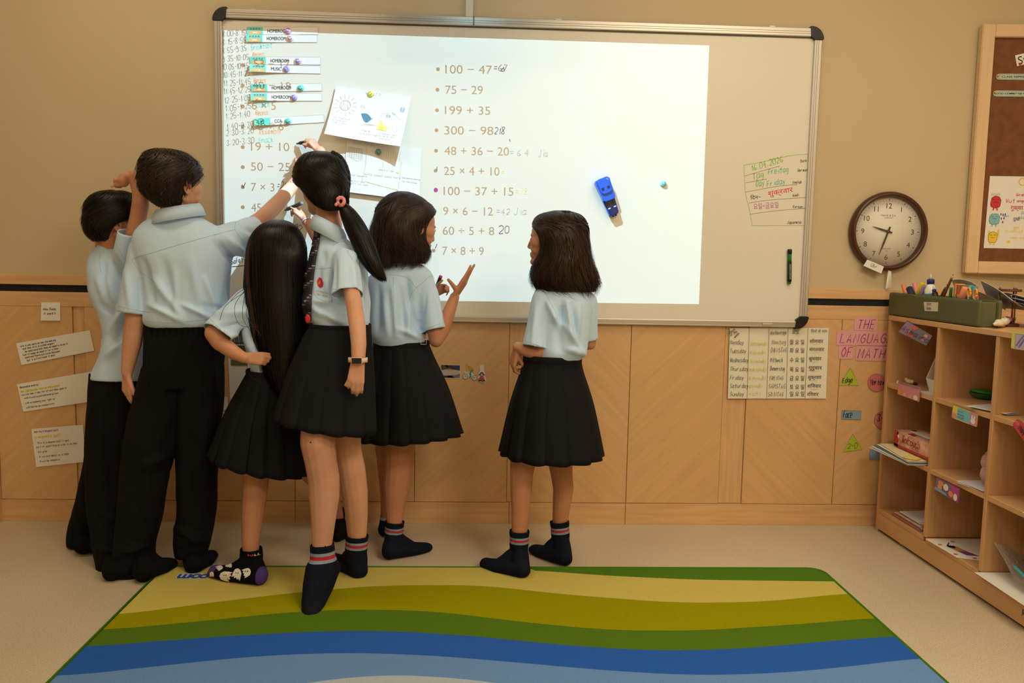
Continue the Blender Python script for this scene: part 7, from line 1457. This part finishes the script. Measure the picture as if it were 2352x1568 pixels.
# ------------------------------------------------------------ B : tall boy
def boy_tall():
    t=thing('person','person with thick short brown hair seen from behind, right arm stretched to the board','person'); Y=-.49
    B=Blob(); pt,A=headblob(B,J(404,424,Y),(.60,.80,-.05),(0,0,1),.97)
    B.chain([(398,455,Y,31),(402,485,Y,31),(408,515,Y,36)]); B.loft([(408,510,Y,34,.045),(415,560,Y,84,.06),(425,640,Y,70,.07),(430,740,Y,66,.075),(428,800,Y,70,.08)])
    B.chain([(322,590,Y,22),(312,660,Y-.01,23),(311,730,Y-.02,23.5),(303,790,Y-.02,21),(294,840,Y-.02,15),(292,855,Y-.02,13)])
    handblob(B,J(291,856,Y-.02),(-.02,.0,-1),(-.6,-.75,.0),.135,-1,curl=((.2,.4,.3),(.3,.5,.4),(.4,.5,.4),(.4,.6,.4)),spread=.02,tdir=(.35,-.2,-.85))
    B.chain([(520,545,Y+.02,26),(565,528,-.42,22),(600,505,-.36,20),(640,464,-.23,17.5),(672,428,-.13,14.5),(686,408,-.10,13)])
    handblob(B,J(686,408,-.10),(-.10,.35,.93),(-.3,-.85,.35),.12,1,curl=((.15,.2,.2),(.3,.4,.3),(.5,.6,.4),(.6,.7,.4)),spread=.05,tdir=(-.45,.3,.8))
    B.chain([(385,820,Y,36),(350,1000,Y-.02,26),(325,1250,Y-.05,18),(320,1290,Y-.05,15)]); B.chain([(465,820,Y,36),(450,1000,Y,26),(442,1250,Y,18),(440,1285,Y,15)])
    body=B.build('body',SK_P,t,.0034,5); ears(t,pt,.97,(-1,))
    def rs(B2,heel,toe,r=.03,w_=.03):
        heel=np.array(heel);toe=np.array(toe); B2.cap(heel,r,toe,.018)
    h=F(330,1312,.036); tt=np.array([-.025,-.535,.023]); sock(t,(322,1240,Y-.05,22),(324,1278,Y-.05,24),h,h*.4+tt*.6,tt,(.033,.026,.017),[],m=M_sockb,w_=.034)
    h=F(440,1303,.032)+np.array([0,.03,0]); sock(t,(441,1240,Y,22),(441,1270,Y,22),h,h+np.array([.01,.06,-.005]),h+np.array([.015,.12,-.012]),(.033,.027,.018),[],m=M_sockb,w_=.036)
    T_=Blob(); T_.loft([(427,738,Y,90,.088),(427,770,Y,90,.10),(423,830,Y,87,.106),(420,885,Y,84,.10)]); 
    T_.loft([(385,840,Y,52,.095),(362,930,Y-.01,57,.088),(347,1000,Y-.02,57,.085),(333,1090,Y-.035,52,.08),(324,1180,Y-.045,47,.078),(310,1250,Y-.05,44,.078),(307,1300,Y-.055,47,.088),(306,1310,Y-.055,47,.09)]); T_.loft([(462,840,Y,48,.095),(458,930,Y,50,.088),(453,1000,Y,47,.082),(453,1100,Y,43,.075),(450,1180,Y+.0,40,.07),(443,1235,Y,39,.072),(441,1272,Y,33,.065)])
    Fl=[((330,1070),(385,1045),10,.008),((350,1090),(385,1080),9,-.005),((420,780),(410,900),10,-.005),((350,780),(345,900),10,.004),((480,780),(490,900),10,.004),((280,1270),(340,1250),9,.008),((300,1285),(345,1290),7,-.006),((410,1215),(470,1245),9,.009),((415,1255),(465,1225),7,.006),((430,1000),(440,1200),10,-.004),((330,1000),(345,1200),12,.004),((480,950),(470,1200),10,.003)]+[((345+14*k,748),(345+14*k,775),4,-.004) for k in range(12)]
    b1=J(306,1310,Y-.055); b2=J(441,1272,Y)
    tr=T_.build('trousers',M_trou,t,.005,5,disp=folds(Y,Fl,.003,nsc=(14,14,6),seed=41),cut=[(b1,(0,0,-1),.12,.004),(b2,(0,0,-1),.10,.004)],solid=.003)
    S_=Blob(); S_.loft([(408,480,Y,34,.04),(408,500,Y,58,.055),(412,518,Y,86,.068),(415,545,Y,106,.085),(420,590,Y,108,.098),(427,640,Y,98,.10),(431,690,Y,93,.103),(432,722,Y,96,.107),(431,738,Y,95,.105),(429,748,Y,86,.095)])
    a=J(326,575,Y);b=J(307,720,Y-.02); S_.cap(a,32/pxs(a),b,40/pxs(b),round_=(True,False),n=26,flat=.9); n_=(b-a)/np.linalg.norm(b-a)
    a2=J(512,556,Y+.02);b2=J(590,519,-.385); S_.cap(a2,50/pxs(a2),b2,32/pxs(b2),round_=(True,False),n=26,flat=.8); n2=(b2-a2)/np.linalg.norm(b2-a2); S_.chain([(530,560,Y+.02,32),(556,560,-.44,24)])
    Fl=[((330,600),(352,690),8,-.009),((355,640),(420,730),9,.006),((375,600),(400,720),11,-.005),((470,640),(505,735),8,.007),((440,600),(470,740),12,.004),((535,600),(520,700),9,-.006),((500,560),(540,600),9,-.008),((520,545),(570,590),8,.007),((545,510),(585,540),7,-.005),((345,700),(420,738),7,.006),((420,700),(500,738),6,.007),((460,700),(525,712),6,-.005),((290,620),(300,710),8,.004),((320,640),(325,715),7,-.004),((400,620),(405,735),7,.003)]
    shirt=S_.build('shirt',M_shirt,t,.0045,4,disp=folds(Y,Fl,.0018,seed=51),cut=[(b,n_,.068,.003),(b2,n2,.056,.003)],solid=.0022); bb=bvh(shirt)
    seam('yoke_seam',bb,[(302,596),(316,590),(340,583),(400,565),(470,545),(540,527)],.0009,M_seam,t); seam('shoulder_seam',bb,[(302,596),(320,620),(345,640),(358,650)],.0008,M_seam,t); seam('shoulder_seam',bb,[(545,500),(540,527),(560,555)],.0008,M_seam,t); seam('sleeve_hem',bb,[(269,702),(305,711),(345,717)],.0008,M_seam,t); seam('shirt_hem',bb,[(340,737),(400,741),(520,728)],.0007,M_seam,t)
    cc=J(409,500,Y); collar(t,cc,44/pxs(cc),.062,.034,-150,150,tilt=(.20,0.05),flare=.012,drop=1.25)
    hr=[(376,341,Y,14,.015,-180,180),(379,346,Y,34,.04,-180,180),(383,356,Y,52,.065,-180,180),(388,374,Y,64,.085,-180,180),(390,395,Y,67,.098,-180,125),(387,415,Y,63,.102,-180,95),(384,432,Y,57,.100,-170,74),(385,448,Y,48,.09,-150,68),(391,462,Y,37,.075,-130,62),(397,474,Y,24,.06,-100,60)]
    hairdo('hair',t,hr,H_boy,N=2100,wave=1.0,jit=2.2,spread=.11,endj=.05,seed=61,thick=.0014,short=.42,M=9,inner=.96)
    hairdo('hair_tuft',t,[(347,372,Y-.06,4,.006,-180,180),(338,362,Y-.055,10,.012,-180,180),(330,368,Y-.05,10,.012,-180,180),(327,378,Y-.05,7,.009,-180,180)],H_boy,N=60,wave=.6,spread=.3,endj=.4,seed=62,thick=.0012,grid=12,base=False)
    return t
# ------------------------------------------------------------ A : boy at far left
def boy_left():
    t=thing('person','person with short black hair at the far left, one bent arm raised over his head','person'); Y=-.34
    B=Blob(); pt,A=headblob(B,J(268,511,Y),(.88,.46,-.05),(0,0,1),.93)
    B.chain([(255,535,Y,26),(258,565,Y,28),(265,595,Y,32)]); B.loft([(265,590,Y,30,.04),(270,640,Y,52,.06),(285,720,Y,44,.065),(288,830,Y,46,.07)])
    B.chain([(292,590,Y-.05,19),(306,545,Y-.08,18.5),(316,505,Y-.09,18.5),(323,468,Y-.10,19),(322,446,Y-.10,17.5),(313,420,Y-.10,14),(306,403,Y-.10,11.5)])
    handblob(B,J(303,404,Y-.10),(-.95,.0,-.25),(-.15,-.25,.95),.115,1,curl=((1.2,1.5,1.0),(1.3,1.5,1.0),(1.3,1.5,1.0),(1.3,1.5,1.0)),spread=.0,tdir=(-.75,-.45,-.55),tcurl=.2); B.ell(J(284,414,Y-.10),(.020,.022,.024)); B.ell(J(292,406,Y-.10),(.018,.02,.018))
    B.chain([(236,640,Y+.05,20),(232,600,Y+.08,15),(231,560,Y+.10,12),(245,520,Y+.16,12),(262,480,Y+.14,10)])
    B.chain([(270,860,Y,34),(258,1050,Y-.05,24),(258,1280,-.50,16)]); B.chain([(262,880,Y,32),(235,1080,Y+.03,22),(195,1215,-.31,14)])
    body=B.build('body',SK_B,t,.0034,5); face(t,body,pt,A,.93,sides=(-1,)); ears(t,pt,.93,(-1,))
    tube('glasses',[pt(.0,-.076,.004),pt(.05,-.070,.006),pt(.078,-.054,.004),pt(.080,-.048,.016),pt(.088,-.030,.018),pt(.092,-.014,.006),pt(.086,-.018,-.012),pt(.080,-.046,-.014),pt(.078,-.054,.004)],.0014,flat((40,35,32),.3),t,6)
    T_=Blob(); T_.loft([(275,855,Y,64,.085),(268,900,Y-.01,58,.09),(260,980,Y-.03,58,.085),(254,1060,Y-.05,53,.08),(252,1150,Y-.08,46,.075),(256,1230,-.47,38,.07),(260,1298,-.50,33,.068)]); T_.loft([(262,900,Y+.0,50,.08),(240,1040,Y+.03,42,.07),(218,1140,-.32,38,.068),(200,1205,-.30,40,.068),(192,1248,-.29,34,.066)])
    b1=J(260,1298,-.50);b2=J(192,1248,-.29)
    T_.build('trousers',M_trou,t,.005,5,disp=folds(Y,[((230,900),(225,1100),10,.004),((250,900),(255,1200),12,-.004),((235,1180),(280,1200),9,.006),((225,1260),(280,1270),7,.006)],.003,nsc=(14,14,6),seed=71),cut=[(b1,(0,0,-1),.11,.004),(b2,(0,0,-1),.11,.004)],solid=.003)
    h=F(258,1312,.03); sock(t,(258,1255,-.50,20),(258,1282,-.50,20),h,h+np.array([.03,.03,-.004]),h+np.array([.07,.06,-.010]),(.031,.026,.017),[],m=M_sockb,w_=.034)
    h=F(190,1252,.035); sock(t,(194,1205,-.30,18),(193,1230,-.30,20),h,h+np.array([.04,.02,-.004]),h+np.array([.08,.04,-.012]),(.03,.025,.017),[],m=M_sockb,w_=.034)
    S_=Blob(); S_.loft([(256,560,Y,22,.03),(258,572,Y,36,.045),(264,592,Y,54,.06),(268,625,Y,62,.08),(272,680,Y,62,.088),(284,725,Y,54,.088),(294,775,Y,54,.088),(290,820,Y,60,.092),(284,850,Y,68,.096),(282,868,Y,71,.098)])
    a=J(290,592,Y-.06);b=J(297,533,Y-.085); S_.cap(a,31/pxs(a),b,24.5/pxs(b),round_=(True,False),n=24); n_=(b-a)/np.linalg.norm(b-a); S_.chain([(238,625,Y+.03,28),(232,660,Y+.0,31),(238,685,Y-.0,26)])
    hb_=J(282,868,Y)
    Fl=[((262,590),(285,640),8,-.006),((250,640),(265,700),9,.006),((225,640),(240,690),9,.005),((255,760),(285,700),9,.009),((262,790),(300,730),8,-.008),((245,820),(270,790),8,.006),((230,700),(260,720),7,-.006),((240,600),(236,640),6,-.004),((260,700),(250,780),8,-.005)]
    shirt=S_.build('shirt',M_shirt,t,.0045,4,disp=folds(Y,Fl,.002,seed=81),cut=[(b,n_,.055,.003),(hb_,(0,0,-1),.2,.004)],solid=.0022); bb=bvh(shirt)
    seam('shoulder_seam',bb,[(264,555),(275,575),(290,600)],.0008,M_seam,t); seam('yoke_seam',bb,[(232,580),(228,600),(232,625)],.0008,M_seam,t); seam('sleeve_hem',bb,[(272,530),(292,536),(315,545)],.0008,M_seam,t)
    hr=[(264,436,Y,12,.015,-180,180),(262,441,Y,34,.04,-180,180),(261,452,Y,51,.062,-180,180),(261,470,Y,62,.08,-180,140),(261,490,Y,63,.09,-180,90),(252,508,Y,54,.094,-180,45),(246,525,Y,46,.09,-170,36),(240,540,Y,33,.075,-150,45),(240,552,Y,18,.055,-120,50)]
    hairdo('hair',t,hr,H_black,N=1500,wave=.2,jit=.7,spread=.05,endj=.05,seed=91,thick=.0013,short=.5,M=9,inner=.96)
    return t
girl_right(); girl_palm(); girl_ponytail(); girl_longhair(); boy_tall(); boy_left()
# ---- pens in hands
def wpen(label,A_,B_,r,cap,m2=M_black,name='marker_pen'):
    t=thing(name,label,'marker'); a=np.array(A_);b=np.array(B_); d=b-a;L=np.linalg.norm(d); revolve('barrel',a,d,[(r*.35,0),(r*.5,.008),(r*.55,.012),(r,.02),(r,L-.004),(r*.7,L)],m2,t,16); revolve('end_plug',b-d/L*.008,d,[(r*1.03,0),(r*1.03,.007),(r*.6,.009)],cap,t,16); return t
wpen('black marker in the raised writing hand above the ponytail girl head',P(681,330,-.025),P(722,323,-.075),.0068,M_black)
wpen('grey marker in the hand with the wrist band, tip down on the board',P(654,483,-.03),P(694,466,-.115),.0072,flat((120,120,125)),flat((70,72,76)))
t=wpen('black marker with a pink end, upright behind the raised-palm girl shoulder',P(999,668,-.20),P(1013,633,-.21),.0068,flat((215,80,140)))
